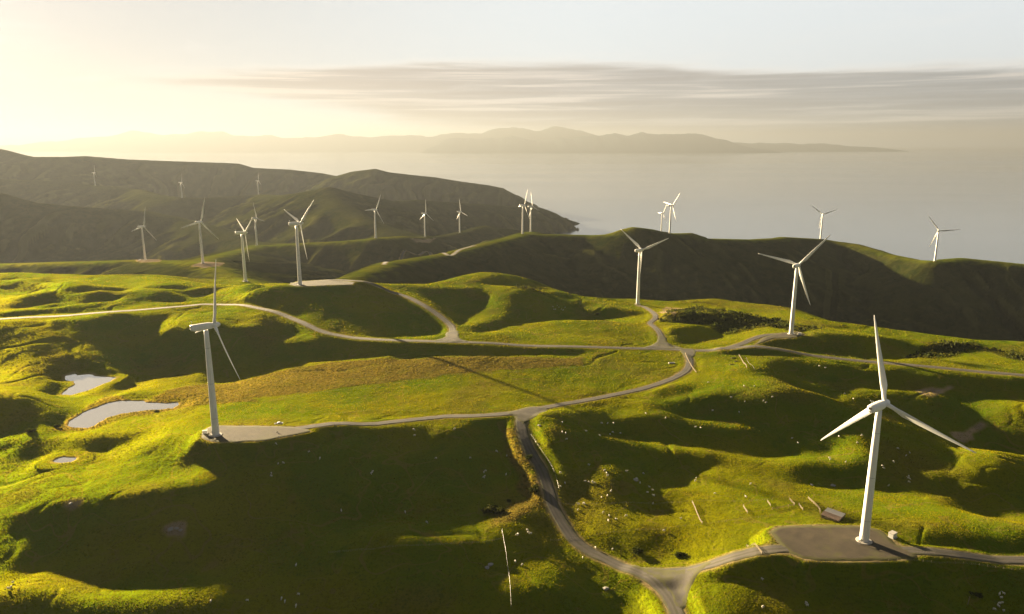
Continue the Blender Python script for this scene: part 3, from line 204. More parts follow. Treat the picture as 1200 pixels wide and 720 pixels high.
[0,0,0,0,0,0,0,0,0,0,0,0,0,0,0,0,0,0,0,0,0,0,0,0,0,0,0,0,0,0,0,0,0,0,0,0,0,0,0,0,0,0,0,0,0,0,0,0,0,0,0,0,0,0,0,0,0,0,0,0,0,0,0,0,0,0,0,0,0,1,-1,0,0,0,0,0,0,0,0,0,-1,0,1,-1,1,0,1,0,1,1,1,2,0,2,1,1,0,-1,-2,-1,-2,1,-1,1,0,0,0,0,0,0,-1,0,0,0,-1,-2,-1,-1,0,-1,-1,0,1,-1,0,1,0,0,0,1,0,1,0,0,0,-1,-1,-1,-1,-1,-1,-2,1,1,1,2,1,0,0,0,-1,1,0,-1,0,-1,0,1,0,0,0,0,1,0,-1,0,1,1,1,0,0,-1,-1,-1,-1,-1,1,0,1,1,0,2,0,1,0,0,0,0,0,0,0,0,0,-1,1,-1,0,0,-1,1,0,0,0,0,0,0,0,0,0,0,0,0,0,0,0,0,0,0,0,0,0,0,0,0,0,0,0,0,0,0,0,0,0,0,0,0,0,0,0,0,0,0,0,0,0,0,0,0,0,0,0,0,0,0,0,0,0,0,0,0,0,0,0,0,0,0],
[0,0,0,0,0,0,0,0,0,0,0,0,0,0,0,0,0,0,0,0,0,0,0,0,0,0,0,0,0,0,0,0,0,0,0,0,0,0,0,0,0,0,0,0,0,0,0,0,0,0,0,0,0,0,0,0,0,0,0,0,0,0,0,0,0,0,0,0,1,-1,0,0,0,0,0,0,0,0,-1,0,1,-1,0,0,0,0,1,1,1,2,0,1,3,0,1,1,0,-1,-1,-1,0,0,1,1,1,0,0,0,0,-1,0,0,-1,-2,-1,-2,-1,-1,-1,0,0,0,-1,1,0,-1,0,1,0,0,1,0,1,0,-1,-1,0,-1,-2,-2,-3,0,0,0,3,2,0,1,0,0,1,2,2,1,-1,0,-1,0,0,0,0,0,0,2,2,-1,1,0,1,0,0,-2,-2,-2,-2,-1,0,0,0,1,1,0,1,0,1,0,0,0,-1,0,-1,0,0,1,-1,0,0,-1,1,0,-1,0,0,0,0,0,1,0,-1,0,0,1,0,0,0,0,0,0,0,0,0,0,0,0,0,0,0,0,0,0,0,0,0,0,0,0,0,0,0,0,0,0,0,0,0,0,0,0,0,0,0,0,0,0,0,0,0,0,0,0,0,0,0,0,0,0],
[0,0,0,0,0,0,0,0,0,0,0,0,0,0,0,0,0,0,0,0,0,0,0,0,0,0,0,0,0,0,0,0,0,0,0,0,0,0,0,0,0,0,0,0,0,0,0,0,0,0,0,0,0,0,0,0,0,0,0,0,0,0,0,0,0,0,0,1,-1,0,0,0,0,0,-1,0,1,0,0,0,-1,0,0,0,0,0,1,0,1,2,2,1,1,2,1,0,0,0,0,-1,2,2,2,1,0,1,-1,0,-1,0,-1,-1,-1,-1,-2,-2,-2,-2,0,0,0,0,0,0,0,0,0,-1,0,1,1,0,0,-1,0,0,-2,-1,-1,-3,-3,-2,1,2,1,3,1,1,0,1,0,2,3,3,3,0,0,-1,-1,-1,-1,-1,1,1,3,3,-1,0,0,0,-1,-1,-2,-3,-3,-3,-1,-1,1,0,0,1,0,1,0,0,0,0,-1,0,0,0,-1,0,0,0,0,0,0,-1,1,-1,0,0,1,0,-1,0,1,0,0,-1,0,1,0,0,0,0,0,0,0,0,0,0,0,0,0,0,0,0,0,0,0,0,0,0,0,0,0,0,0,0,0,0,0,0,0,0,0,0,0,0,0,0,0,0,0,0,0,0,0,0,0,0,0,0],
[0,0,0,0,0,0,0,0,0,0,0,0,0,0,0,0,0,0,0,0,0,0,0,0,0,0,0,0,0,0,0,0,0,0,0,0,0,0,0,0,0,0,0,0,0,0,0,0,0,0,0,0,0,0,0,0,0,0,0,0,0,0,0,0,0,0,0,0,0,0,0,-1,1,-1,1,0,0,0,0,-1,0,0,-1,1,-1,1,0,1,1,1,1,2,1,2,2,1,-1,-1,1,3,2,3,2,2,1,-1,-1,-1,0,0,-1,-1,-1,-2,-3,-1,-2,-1,-1,0,0,1,0,0,0,0,-1,0,0,1,-1,-1,-1,1,-1,-1,-1,-2,-1,-1,-5,-1,0,3,2,1,2,2,2,0,1,0,2,4,2,2,0,-1,0,-1,-1,0,-1,0,1,2,1,1,0,0,0,-1,-1,-3,-4,-3,-3,0,-1,0,1,0,0,0,0,0,-1,0,0,-1,-1,0,1,-1,0,1,0,0,-1,1,-1,1,0,0,-1,0,1,0,0,0,0,0,0,-1,0,1,0,0,0,0,0,0,0,0,0,0,0,0,0,0,0,0,0,0,0,0,0,0,0,0,0,0,0,0,0,0,0,0,0,0,0,0,0,0,0,0,0,0,0,0,0,0,0,0,0,0],
[0,0,0,0,0,0,0,0,0,0,0,0,0,0,0,0,0,0,0,0,0,0,0,0,0,0,0,0,0,0,0,0,0,0,0,0,0,0,0,0,0,0,0,0,0,0,0,0,0,0,0,0,0,0,0,0,0,0,0,0,0,0,0,0,0,0,1,-1,0,0,0,0,0,0,0,0,0,0,-1,0,0,0,-1,0,0,0,0,1,1,1,2,1,2,1,3,2,-1,-1,1,3,5,2,2,0,0,-2,-1,0,0,0,1,0,-1,-2,-2,-2,0,0,0,0,1,0,2,0,0,0,0,-1,-2,-1,1,0,1,-1,0,-2,-1,-1,-2,-1,-3,-7,1,0,1,2,2,2,3,1,1,0,-1,1,4,1,1,1,-1,-1,0,-1,1,-1,0,1,2,0,0,0,-1,0,-1,-1,-1,-4,-3,-2,-1,0,0,0,0,0,-1,0,-1,-1,0,-1,0,-1,0,0,1,0,0,0,1,-1,1,0,-1,0,0,1,-1,0,1,0,0,0,0,0,0,-1,1,0,0,0,0,0,0,0,0,0,0,0,0,0,0,0,0,0,0,0,0,0,0,0,0,0,0,0,0,0,0,0,0,0,0,0,0,0,0,0,0,0,0,0,0,0,0,0,0,0],
[0,0,0,0,0,0,0,0,0,0,0,0,0,0,0,0,0,0,0,0,0,0,0,0,0,0,0,0,0,0,0,0,0,0,0,0,0,0,0,0,0,0,0,0,0,0,0,0,0,0,0,0,0,0,0,0,0,0,0,0,0,0,0,0,0,1,-1,0,0,0,0,0,-1,1,0,0,-1,0,0,0,-1,0,0,-1,0,-1,0,0,2,1,2,2,0,0,0,2,4,1,2,3,2,2,0,-1,-1,0,-1,0,2,1,1,0,-1,-2,-2,-1,0,1,2,1,1,2,0,1,1,0,0,-1,0,-2,0,1,0,0,0,0,-2,-3,-3,-3,-1,-6,-4,0,2,0,2,1,3,3,0,0,-1,0,2,3,0,0,1,0,1,0,-1,1,0,0,0,0,0,0,0,-2,0,0,-1,-1,-3,-2,-1,-1,-1,-1,0,-1,0,-1,0,-2,-1,0,0,-1,0,0,0,0,1,1,-1,1,0,0,1,0,0,-1,0,1,-1,0,1,0,0,0,0,0,-1,1,0,0,0,0,0,0,0,0,0,0,0,0,0,0,0,0,0,0,0,0,0,0,0,0,0,0,0,0,0,0,0,0,0,0,0,0,0,0,0,0,0,0,0,0,0,0,0,0],
[0,0,0,0,0,0,0,0,0,0,0,0,0,0,0,0,0,0,0,0,0,0,0,0,0,0,0,0,0,0,0,0,0,0,0,0,0,0,0,0,0,0,0,0,0,0,0,0,0,0,0,0,0,0,0,0,0,0,0,0,0,0,0,0,1,-1,0,0,0,0,-1,0,1,0,0,0,0,-1,0,0,0,-2,0,-1,-1,0,-1,0,0,2,2,0,1,0,-2,-4,3,7,3,0,-1,-2,-5,-2,-1,2,3,3,4,5,3,3,0,-3,-1,-1,2,1,1,3,1,1,1,2,0,0,-1,0,-1,0,-1,1,0,1,0,-2,-2,-3,-4,-4,-2,-3,-4,1,1,1,0,1,0,3,3,-1,0,-1,2,2,0,1,0,3,1,2,0,0,-1,-1,-1,-1,-1,-1,0,0,0,0,1,1,-1,-4,-2,-2,-1,-1,-1,-1,-1,-1,-2,0,0,-1,-1,0,-1,1,0,0,1,0,1,0,0,0,0,1,0,0,1,-1,1,0,-1,1,0,0,0,0,0,0,0,0,0,0,0,0,0,0,0,0,0,0,0,0,0,0,0,0,0,0,0,0,0,0,0,0,0,0,0,0,0,0,0,0,0,0,0,0,0,0,0,0,0,0,0,0,0,0],
[0,0,0,0,0,0,0,0,0,0,0,0,0,0,0,0,0,0,0,0,0,0,0,0,0,0,0,0,0,0,0,0,0,0,0,0,0,0,0,0,0,0,0,0,0,0,0,0,0,0,0,0,0,0,0,0,0,0,0,0,0,1,-1,0,0,0,0,0,0,0,0,0,-1,0,0,0,0,1,-1,-1,0,0,-1,-1,-1,-2,-1,-1,-1,0,1,1,0,0,-1,-7,-1,3,2,-1,-1,-3,0,-1,0,1,3,5,4,6,4,3,4,-1,0,2,1,3,2,1,2,1,2,0,0,0,0,-1,-2,-2,1,0,0,0,0,-1,-3,-3,-4,-3,-1,1,-4,-1,1,1,-1,0,-1,1,1,3,0,0,-1,3,1,1,2,3,3,1,1,-1,-1,-2,-1,-1,-2,-1,-2,1,0,2,2,2,0,-2,-4,-4,-3,0,-2,-1,-2,-1,0,-1,-2,0,0,0,0,0,0,1,0,1,0,1,0,1,0,-1,1,0,0,1,-1,1,0,-1,0,1,0,0,0,-1,1,0,0,0,0,0,0,0,0,0,0,0,0,0,0,0,0,0,0,0,0,0,0,0,0,0,0,0,0,0,0,0,0,0,0,0,0,0,0,0,0,0,0,0,0,0,0,0],
[0,0,0,0,0,0,0,0,0,0,0,0,0,0,0,0,0,0,0,0,0,0,0,0,0,0,0,0,0,0,0,0,0,0,0,0,0,0,0,0,0,0,0,0,0,0,0,0,0,0,0,0,0,0,0,0,0,0,0,0,1,-1,1,0,-1,0,0,0,0,-1,0,0,1,0,0,0,0,-1,0,0,-1,-1,-1,0,-2,-1,-2,-3,-1,-1,-1,1,-1,1,-2,-1,-4,0,-1,-1,-1,-2,0,1,1,3,3,4,4,3,7,5,2,2,1,2,3,2,2,2,1,1,1,0,1,0,-1,-2,-3,-4,-5,1,3,-2,-2,1,0,-2,-3,-2,1,4,0,-2,-1,-2,0,-2,-1,-2,0,1,2,1,0,1,4,1,1,-2,2,1,0,0,-1,-1,-2,-2,-1,2,3,0,3,2,2,0,1,0,-5,-6,-3,-2,-1,-1,-2,-1,-1,-1,0,0,0,0,0,0,1,0,1,0,2,0,0,0,0,1,-1,1,0,-1,1,0,1,0,0,-1,1,0,0,0,-1,1,0,0,0,0,0,0,0,0,0,0,0,0,0,0,0,0,0,0,0,0,0,0,0,0,0,0,0,0,0,0,0,0,0,0,0,0,0,0,0,0,0,0,0,0,0,0],
[0,0,0,0,0,0,0,0,0,0,0,0,0,0,0,0,0,0,0,0,0,0,0,0,0,0,0,0,0,0,0,0,0,0,0,0,0,0,0,0,0,0,0,0,0,0,0,0,0,0,0,0,0,0,0,0,0,0,0,0,0,0,0,0,0,0,0,0,0,0,0,0,0,0,0,0,0,0,0,-1,0,-1,-1,-2,0,-3,-2,-2,-4,-1,-1,0,0,1,0,-4,-3,-1,-3,0,1,5,1,1,-1,-2,3,2,4,3,2,3,6,5,3,3,4,3,2,1,1,1,0,1,1,-1,-3,-3,-3,-4,-7,-8,-2,4,2,-1,1,1,0,0,3,6,6,-3,-4,-5,-2,-2,0,-1,0,-1,1,1,0,-1,0,1,0,0,-2,0,0,0,0,-2,-1,-3,-2,0,2,4,2,2,1,3,1,3,-1,-5,-5,-2,-1,-2,0,-1,0,0,1,0,0,1,1,0,0,1,0,1,0,0,2,0,1,-1,1,0,-1,1,0,0,0,0,1,0,-1,1,0,0,0,-1,1,0,0,0,0,0,0,0,0,0,0,0,0,0,0,0,0,0,0,0,0,0,0,0,0,0,0,0,0,0,0,0,0,0,0,0,0,0,0,0,0,0,0,0,0,0],
[0,0,0,0,0,0,0,0,0,0,0,0,0,0,0,0,0,0,0,0,0,0,0,0,0,0,0,0,0,0,0,0,0,0,0,0,0,0,0,0,0,0,0,0,0,0,0,0,0,0,0,0,0,0,0,0,0,0,0,1,-1,0,0,0,0,0,0,0,-1,0,0,1,0,0,0,1,-1,0,0,0,-2,0,0,-1,-2,0,-2,-3,-2,-2,-1,2,3,-2,-3,-5,-6,-2,3,3,2,4,4,1,1,-2,-4,-2,2,3,1,2,3,7,5,4,5,6,1,-1,1,1,1,1,-2,-1,-2,-2,-3,-3,-5,-8,-7,-3,2,3,2,1,1,3,4,5,3,0,-6,-4,-2,-1,-1,0,-1,1,1,0,1,0,-1,-1,0,1,0,0,1,0,0,-1,-2,-1,-4,-3,-2,0,1,1,2,0,2,2,5,1,-6,-4,-3,-1,0,0,0,2,0,1,1,1,0,1,0,1,0,1,0,2,0,0,0,1,0,0,1,0,0,0,0,1,-1,1,0,0,0,0,0,0,0,0,0,0,0,0,0,0,0,0,0,0,0,0,0,0,0,0,0,0,0,0,0,0,0,0,0,0,0,0,0,0,0,0,0,0,0,0,0,0,0,0,0,0,0,0],
[0,0,0,0,0,0,0,0,0,0,0,0,0,0,0,0,0,0,0,0,0,0,0,0,0,0,0,0,0,0,0,0,0,0,0,0,0,0,0,0,0,0,0,0,0,0,0,0,0,0,0,0,0,0,0,0,0,0,0,0,0,0,0,0,0,0,0,0,0,0,0,0,0,0,1,-1,0,0,0,-1,1,-1,-1,0,0,-1,0,2,0,-1,-1,-3,-2,-3,-4,-1,-4,-2,3,3,3,1,2,2,2,2,-2,-4,-3,2,5,1,1,3,3,3,4,6,4,1,1,1,1,-1,0,-3,-3,-2,-2,-3,-2,-4,-8,-4,-4,0,2,3,2,3,5,4,2,-2,-4,-3,-2,0,0,0,1,1,-1,1,1,-1,1,0,0,0,0,0,0,0,1,5,3,1,1,-1,-1,-1,0,1,1,1,-1,-2,-2,-1,-5,-9,-4,-2,-1,1,1,1,2,1,1,0,1,0,1,0,1,0,1,0,1,1,1,0,0,1,0,0,0,0,0,0,1,0,0,-1,1,0,0,0,0,0,0,0,0,0,0,0,0,0,0,0,0,0,0,0,0,0,0,0,0,0,0,0,0,0,0,0,0,0,0,0,0,0,0,0,0,0,0,0,0,0,0,0,0,0],
[0,0,0,0,0,0,0,0,0,0,0,0,0,0,0,0,0,0,0,0,0,0,0,0,0,0,0,0,0,0,0,0,0,0,0,0,0,0,0,0,0,0,0,0,0,0,0,0,0,0,0,0,0,0,0,0,0,0,1,-1,0,0,0,0,0,0,0,-1,1,-1,1,-1,1,0,0,0,1,-1,-1,0,0,0,0,0,0,1,1,1,3,1,-3,-6,-8,-7,-3,3,5,-1,0,2,1,0,1,2,2,3,3,3,-1,-2,-1,0,-1,0,1,-2,2,1,5,4,5,1,-1,0,0,0,-1,-2,-1,-2,-2,-1,-2,-4,-6,-7,-1,3,5,4,4,4,-1,-2,-2,-3,-2,1,1,1,1,0,1,0,0,0,0,0,0,0,0,0,0,0,1,2,3,4,3,1,0,1,0,-1,0,-1,-1,-3,-5,-3,1,-7,-8,-2,-1,0,1,1,1,1,1,1,1,1,0,0,1,1,1,0,0,1,0,1,1,0,0,0,0,1,0,0,0,0,1,0,-1,1,0,1,-1,0,0,0,0,0,0,0,0,0,0,0,0,0,0,0,0,0,0,0,0,0,0,0,0,0,0,0,0,0,0,0,0,0,0,0,0,0,0,0,0,0,0,0,0,0],
[0,0,0,0,0,0,0,0,0,0,0,0,0,0,0,0,0,0,0,0,0,0,0,0,0,0,0,0,0,0,0,0,0,0,0,0,0,0,0,0,0,0,0,0,0,0,0,0,0,0,0,0,0,0,0,0,0,1,-1,0,0,0,0,0,0,0,0,0,-1,1,-1,1,0,1,-1,1,-1,0,0,0,0,0,1,-1,0,2,2,2,-1,-1,-2,-8,-6,-3,-2,4,3,0,-1,0,0,0,1,2,3,2,4,3,1,-1,-3,-2,-1,-1,0,-3,-4,2,0,1,1,1,2,0,0,3,1,1,2,2,-1,-4,-3,-2,3,-3,-4,-2,4,6,3,1,0,0,-1,-1,-3,-3,1,1,1,0,1,1,-1,0,0,0,0,0,0,0,0,0,0,0,0,1,2,0,0,-1,0,-1,-2,-2,-3,-3,-3,-1,1,4,-3,-4,-1,0,1,2,1,1,1,0,0,1,1,1,0,1,0,1,1,0,0,1,0,0,1,1,0,-1,1,0,0,0,0,1,0,-1,1,-1,1,0,0,0,0,0,0,0,0,0,0,0,0,0,0,0,0,0,0,0,0,0,0,0,0,0,0,0,0,0,0,0,0,0,0,0,0,0,0,0,0,0,0,0,0,0],
[0,0,0,0,0,0,0,0,0,0,0,0,0,0,0,0,0,0,0,0,0,0,0,0,0,0,0,0,0,0,0,0,0,0,0,0,0,0,0,0,0,0,0,0,0,0,0,0,0,0,0,0,0,0,0,1,0,-1,0,0,0,0,0,0,0,0,-1,1,0,0,0,0,0,0,0,-1,0,0,1,0,0,2,-1,1,-1,-1,1,1,0,-2,-2,-3,-1,-1,1,0,2,-1,0,-2,-1,0,0,1,2,3,2,2,0,-2,-2,-2,-1,1,0,1,-7,-7,-3,1,0,0,0,2,1,0,2,2,0,2,4,4,1,-2,-4,2,4,-2,0,4,4,0,1,1,1,-1,-1,-4,-2,0,0,1,0,-1,0,0,0,0,0,0,0,0,-1,1,-1,-2,-1,-1,0,1,-1,0,-2,-2,-2,-3,-2,-3,-1,1,0,1,4,-1,-1,0,2,0,1,1,1,1,0,0,1,0,1,1,1,1,0,1,1,-1,1,0,0,0,1,1,0,0,0,0,0,0,0,1,0,0,0,0,0,0,0,0,0,0,0,0,0,0,0,0,0,0,0,0,0,0,0,0,0,0,0,0,0,0,0,0,0,0,0,0,0,0,0,0,0,0,0,0,0,0,0,0],
[0,0,0,0,0,0,0,0,0,0,0,0,0,0,0,0,0,0,0,0,0,0,0,0,0,0,0,0,0,0,0,0,0,0,0,0,0,0,0,0,0,0,0,0,0,0,0,0,0,0,0,0,0,0,1,-1,0,0,0,0,0,0,0,-1,0,0,1,-1,0,1,0,0,0,0,0,0,0,0,-1,1,1,1,2,1,-1,-1,0,2,2,-1,-2,2,-1,-1,-1,0,-1,0,-2,-1,-1,-2,0,0,0,2,2,0,-1,-3,-2,-1,0,1,2,2,-2,-9,-8,-2,0,0,0,-1,1,1,3,2,2,0,1,5,6,3,-1,-2,-1,1,2,5,3,0,1,-1,-1,0,-1,-1,-3,-1,0,0,0,0,0,-1,0,1,0,0,-1,0,0,-1,0,-1,-2,-1,0,-2,0,-1,-2,-1,-3,-2,-3,-2,-1,0,1,2,2,2,1,0,0,1,1,1,0,1,1,0,0,1,1,0,1,1,1,1,0,1,0,0,0,1,0,1,-1,1,0,1,0,0,0,0,-1,1,-1,0,1,0,0,0,0,0,0,0,0,0,0,0,0,0,0,0,0,0,0,0,0,0,0,0,0,0,0,0,0,0,0,0,0,0,0,0,0,0,0,0,0,0,0,0],
[0,0,0,0,0,0,0,0,0,0,0,0,0,0,0,0,0,0,0,0,0,0,0,0,0,0,0,0,0,0,0,0,0,0,0,0,0,0,0,0,0,0,0,0,0,0,0,0,0,0,0,1,-1,1,-1,0,0,0,0,0,0,0,-1,1,0,0,0,0,0,-1,1,0,0,0,0,0,-1,0,1,0,1,0,3,3,6,1,-2,1,2,2,0,0,-1,-3,-2,-1,-1,-1,-1,-2,-3,-1,-2,0,0,0,0,-1,-2,-1,-3,0,0,1,2,2,1,-4,-6,-10,-4,-1,-1,1,-1,1,2,2,1,2,1,4,8,5,0,1,-1,2,4,1,2,1,-1,-1,-2,-2,-1,0,-1,-1,0,0,1,0,0,0,0,0,0,-1,1,-1,0,-1,-1,-2,-1,-1,-1,-1,-1,-1,-2,-2,-2,-3,-2,-2,0,0,1,1,3,2,1,1,0,1,1,0,1,0,0,0,1,0,0,1,2,1,1,0,2,0,0,1,0,0,1,-1,2,0,1,-1,0,1,0,0,0,0,0,0,0,0,0,0,0,0,0,0,0,0,0,0,0,0,0,0,0,0,0,0,0,0,0,0,0,0,0,0,0,0,0,0,0,0,0,0,0,0,0,0,0,0,0,0],
[0,0,0,0,0,0,0,0,0,0,0,0,0,0,0,0,0,0,0,0,0,0,0,0,0,0,0,0,0,0,0,0,0,0,0,0,0,0,0,0,0,0,0,0,0,0,0,0,0,0,0,-1,2,-1,0,0,0,0,-1,0,0,0,1,0,0,0,-1,0,1,0,0,0,0,0,0,-1,1,0,-1,1,0,1,-1,1,2,3,0,-3,0,-1,4,5,5,0,0,0,0,-1,-2,-2,-3,-2,-2,-2,0,0,-1,-2,-3,-4,-1,-1,1,2,2,1,0,0,-2,-4,-10,-5,-4,-2,1,1,0,2,1,1,3,3,5,7,3,1,1,2,3,1,-2,0,-2,-2,-1,-2,-1,1,1,1,1,0,0,1,0,0,1,-1,1,0,-1,-1,0,-1,-2,0,-2,-1,-2,0,-1,-2,0,-2,-3,-2,-3,-1,0,0,1,3,1,3,1,1,0,1,0,0,0,-1,0,1,-1,1,1,1,1,1,2,1,0,2,1,0,0,0,0,1,0,0,0,1,1,-1,1,0,0,-1,1,0,-1,1,0,0,0,0,0,0,0,0,0,0,0,0,0,0,0,0,0,0,0,0,0,0,0,0,0,0,0,0,0,0,0,0,0,0,0,0,0,0,0,0,0,0],
[0,0,0,0,0,0,0,0,0,0,0,0,0,0,0,0,0,0,0,0,0,0,0,0,0,0,0,0,0,0,0,0,0,0,0,0,0,0,0,0,0,0,0,0,0,0,0,0,0,0,0,0,0,0,0,0,-1,0,1,0,0,0,0,-1,0,0,1,0,-1,1,0,0,0,-1,0,0,0,0,0,0,0,-1,0,-1,-3,-1,3,2,2,2,-2,-1,3,6,2,1,0,-1,2,1,-1,-1,-2,-2,-1,-1,-3,-4,-3,-3,-2,0,1,2,1,2,0,0,1,1,-3,-6,-7,-9,-4,-1,1,-1,3,0,5,3,3,6,7,1,0,2,1,0,-1,-2,0,-1,-2,-3,0,1,3,2,1,1,0,0,0,1,-1,1,0,0,0,-1,-1,-1,-1,-2,-1,-2,0,-2,-1,0,-2,-1,-1,-3,-3,-1,-1,1,2,2,3,2,2,1,1,-2,0,-1,-1,0,0,-1,1,0,1,1,1,1,1,2,2,1,0,1,1,0,0,0,1,0,1,0,0,0,1,0,0,1,-1,0,0,0,0,0,0,0,0,0,0,0,0,0,0,0,0,0,0,0,0,0,0,0,0,0,0,0,0,0,0,0,0,0,0,0,0,0,0,0,0,0,0,0,0,0],
[0,0,0,0,0,0,0,0,0,0,0,0,0,0,0,0,0,0,0,0,0,0,0,0,0,0,0,0,0,0,0,0,0,0,0,0,0,0,0,0,0,0,0,0,0,0,0,0,0,0,0,1,-1,0,-1,0,1,0,0,0,0,0,-1,1,0,0,-1,0,1,-1,0,0,0,0,0,0,-1,0,1,-1,0,1,0,0,1,2,1,1,-2,-1,1,1,-2,-2,0,0,0,1,-1,2,3,4,2,0,0,-3,-4,-5,-4,-2,0,0,1,1,2,-1,1,0,1,1,0,-2,-2,-1,-6,-4,-1,1,-1,1,-5,2,2,2,8,4,1,2,-1,-2,0,0,0,0,-1,-1,-2,0,4,2,0,0,0,-1,0,0,1,0,-1,1,-1,0,-1,-1,-1,-2,-1,-1,-2,0,-1,-1,0,0,-2,-3,-4,-1,0,2,2,3,1,2,3,-1,0,0,-1,-1,-3,-1,0,0,0,1,1,0,1,2,1,2,1,2,2,1,1,0,1,0,0,1,-1,0,0,1,0,0,1,0,0,0,0,0,0,0,0,0,0,0,0,0,0,0,0,0,0,0,0,0,0,0,0,0,0,0,0,0,0,0,0,0,0,0,0,0,0,0,0,0,0,0,0,0,0,0],
[0,0,0,0,0,0,0,0,0,0,0,0,0,0,0,0,0,0,0,0,0,0,0,0,0,0,0,0,0,0,0,0,0,0,0,0,0,0,0,0,0,0,0,0,0,0,0,0,0,0,0,0,-1,0,1,0,0,0,0,0,-1,0,1,0,-1,0,0,1,-1,0,0,1,-1,0,-1,0,0,0,0,1,-1,0,1,0,1,1,2,-1,-1,0,-1,-1,-1,0,0,0,0,0,0,-2,0,-1,3,3,1,1,-4,-3,-4,0,1,2,0,1,0,0,-1,1,1,0,0,0,0,0,1,0,0,0,0,1,-1,-8,-8,-1,3,10,4,0,-1,-2,0,2,1,1,3,2,0,-1,-2,-1,-1,-2,-1,0,0,0,1,0,0,0,0,-1,-1,-1,-2,-2,-1,-1,-1,-1,0,-1,2,1,2,-4,-4,-2,-1,1,3,1,3,0,-1,1,-1,0,-1,-2,-1,-1,-2,1,1,0,0,2,1,1,2,1,2,1,2,1,1,2,0,1,0,0,1,0,0,0,0,0,1,-1,1,0,0,0,0,0,0,0,0,0,0,0,0,0,0,0,0,0,0,0,0,0,0,0,0,0,0,0,0,0,0,0,0,0,0,0,0,0,0,0,0,0,0,0,0,0],
[0,0,0,0,0,0,0,0,0,0,0,0,0,0,0,0,0,0,0,0,0,0,0,0,0,0,0,0,0,0,0,0,0,0,0,0,0,0,0,0,0,0,0,0,0,0,0,0,0,0,0,-1,1,0,0,0,0,0,-1,0,1,0,-1,0,0,0,0,0,0,0,0,-1,0,0,0,0,0,0,0,0,1,0,0,1,1,0,0,0,-1,-1,0,-1,-1,-1,1,0,0,0,-2,-1,-1,-2,-2,0,-1,-2,-1,1,4,0,2,4,1,-2,-1,0,1,0,0,1,0,1,1,1,1,1,-1,1,0,1,1,-2,-9,-10,-2,4,11,4,-3,-3,3,2,4,3,2,2,2,0,-5,-4,-5,-1,-1,0,1,0,0,0,1,-1,-1,0,-1,-2,-1,-2,-1,-1,0,0,-2,2,0,3,4,2,-1,-3,-1,-2,0,1,-1,0,-1,-2,-1,-1,0,-1,-2,-2,0,0,0,1,1,1,1,1,1,2,2,2,1,2,1,1,1,1,0,1,0,1,0,0,-1,1,-1,1,0,0,0,0,0,0,0,0,0,0,0,0,0,0,0,0,0,0,0,0,0,0,0,0,0,0,0,0,0,0,0,0,0,0,0,0,0,0,0,0,0,0,0,0,0,0],
[0,0,0,0,0,0,0,0,0,0,0,0,0,0,0,0,0,0,0,0,0,0,0,0,0,0,0,0,0,0,0,0,0,0,0,0,0,0,0,0,0,0,0,0,0,0,0,0,0,0,0,0,0,0,0,0,0,0,0,0,0,-1,1,-1,1,-1,0,0,0,0,-1,0,0,-1,1,-1,1,0,0,0,1,1,0,0,0,1,-1,0,0,0,-1,-1,-2,1,-1,1,-1,-1,0,-1,-2,-3,-2,1,0,0,2,2,0,-1,-3,1,3,0,-1,0,1,2,1,0,2,-1,2,1,1,0,1,-1,1,-1,1,-1,-2,-9,-8,4,9,7,1,-6,-3,8,7,3,-1,-1,-4,3,-3,-7,-3,-1,0,1,0,1,0,0,0,-1,0,-1,-1,-2,-3,0,-1,0,-1,-2,1,0,2,2,3,7,2,2,1,0,-1,0,0,-1,-1,-1,-4,-5,-3,-2,-3,-2,-1,0,0,0,1,0,1,1,2,1,1,2,2,1,2,1,1,1,1,0,1,0,0,0,1,0,0,0,-1,1,0,0,0,0,0,0,0,0,0,0,0,0,0,0,0,0,0,0,0,0,0,0,0,0,0,0,0,0,0,0,0,0,0,0,0,0,0,0,0,0,0,0,0,0],
[0,0,0,0,0,0,0,0,0,0,0,0,0,0,0,0,0,0,0,0,0,0,0,0,0,0,0,0,0,0,0,0,0,0,0,0,0,0,0,0,0,0,0,0,0,0,0,0,0,0,0,0,0,0,0,0,0,-1,1,0,-1,1,-1,0,0,0,0,-1,0,0,0,-1,0,0,0,1,-1,1,0,1,0,1,0,0,0,0,0,0,0,-1,-1,-1,0,-1,0,0,0,0,-1,-1,0,-1,-2,1,4,2,2,-1,-1,-4,-7,-2,3,3,2,-1,1,1,1,1,-1,2,0,1,1,0,0,1,0,0,0,1,1,0,-7,-1,7,5,3,4,-7,1,5,3,-4,-6,-6,-7,0,-2,0,0,2,2,1,1,0,0,-1,0,-1,-2,-2,-2,-2,-1,0,0,-1,-2,-1,2,1,2,1,6,7,3,3,3,2,1,0,0,-1,-2,-1,-2,-5,-4,-5,-6,-3,-1,-1,0,0,0,0,1,1,2,2,1,2,2,1,1,1,1,1,1,1,0,1,0,0,-1,1,-1,1,0,0,0,0,0,0,0,0,0,0,0,0,0,0,0,0,0,0,0,0,0,0,0,0,0,0,0,0,0,0,0,0,0,0,0,0,0,0,0,0,0,0,0,0,0],
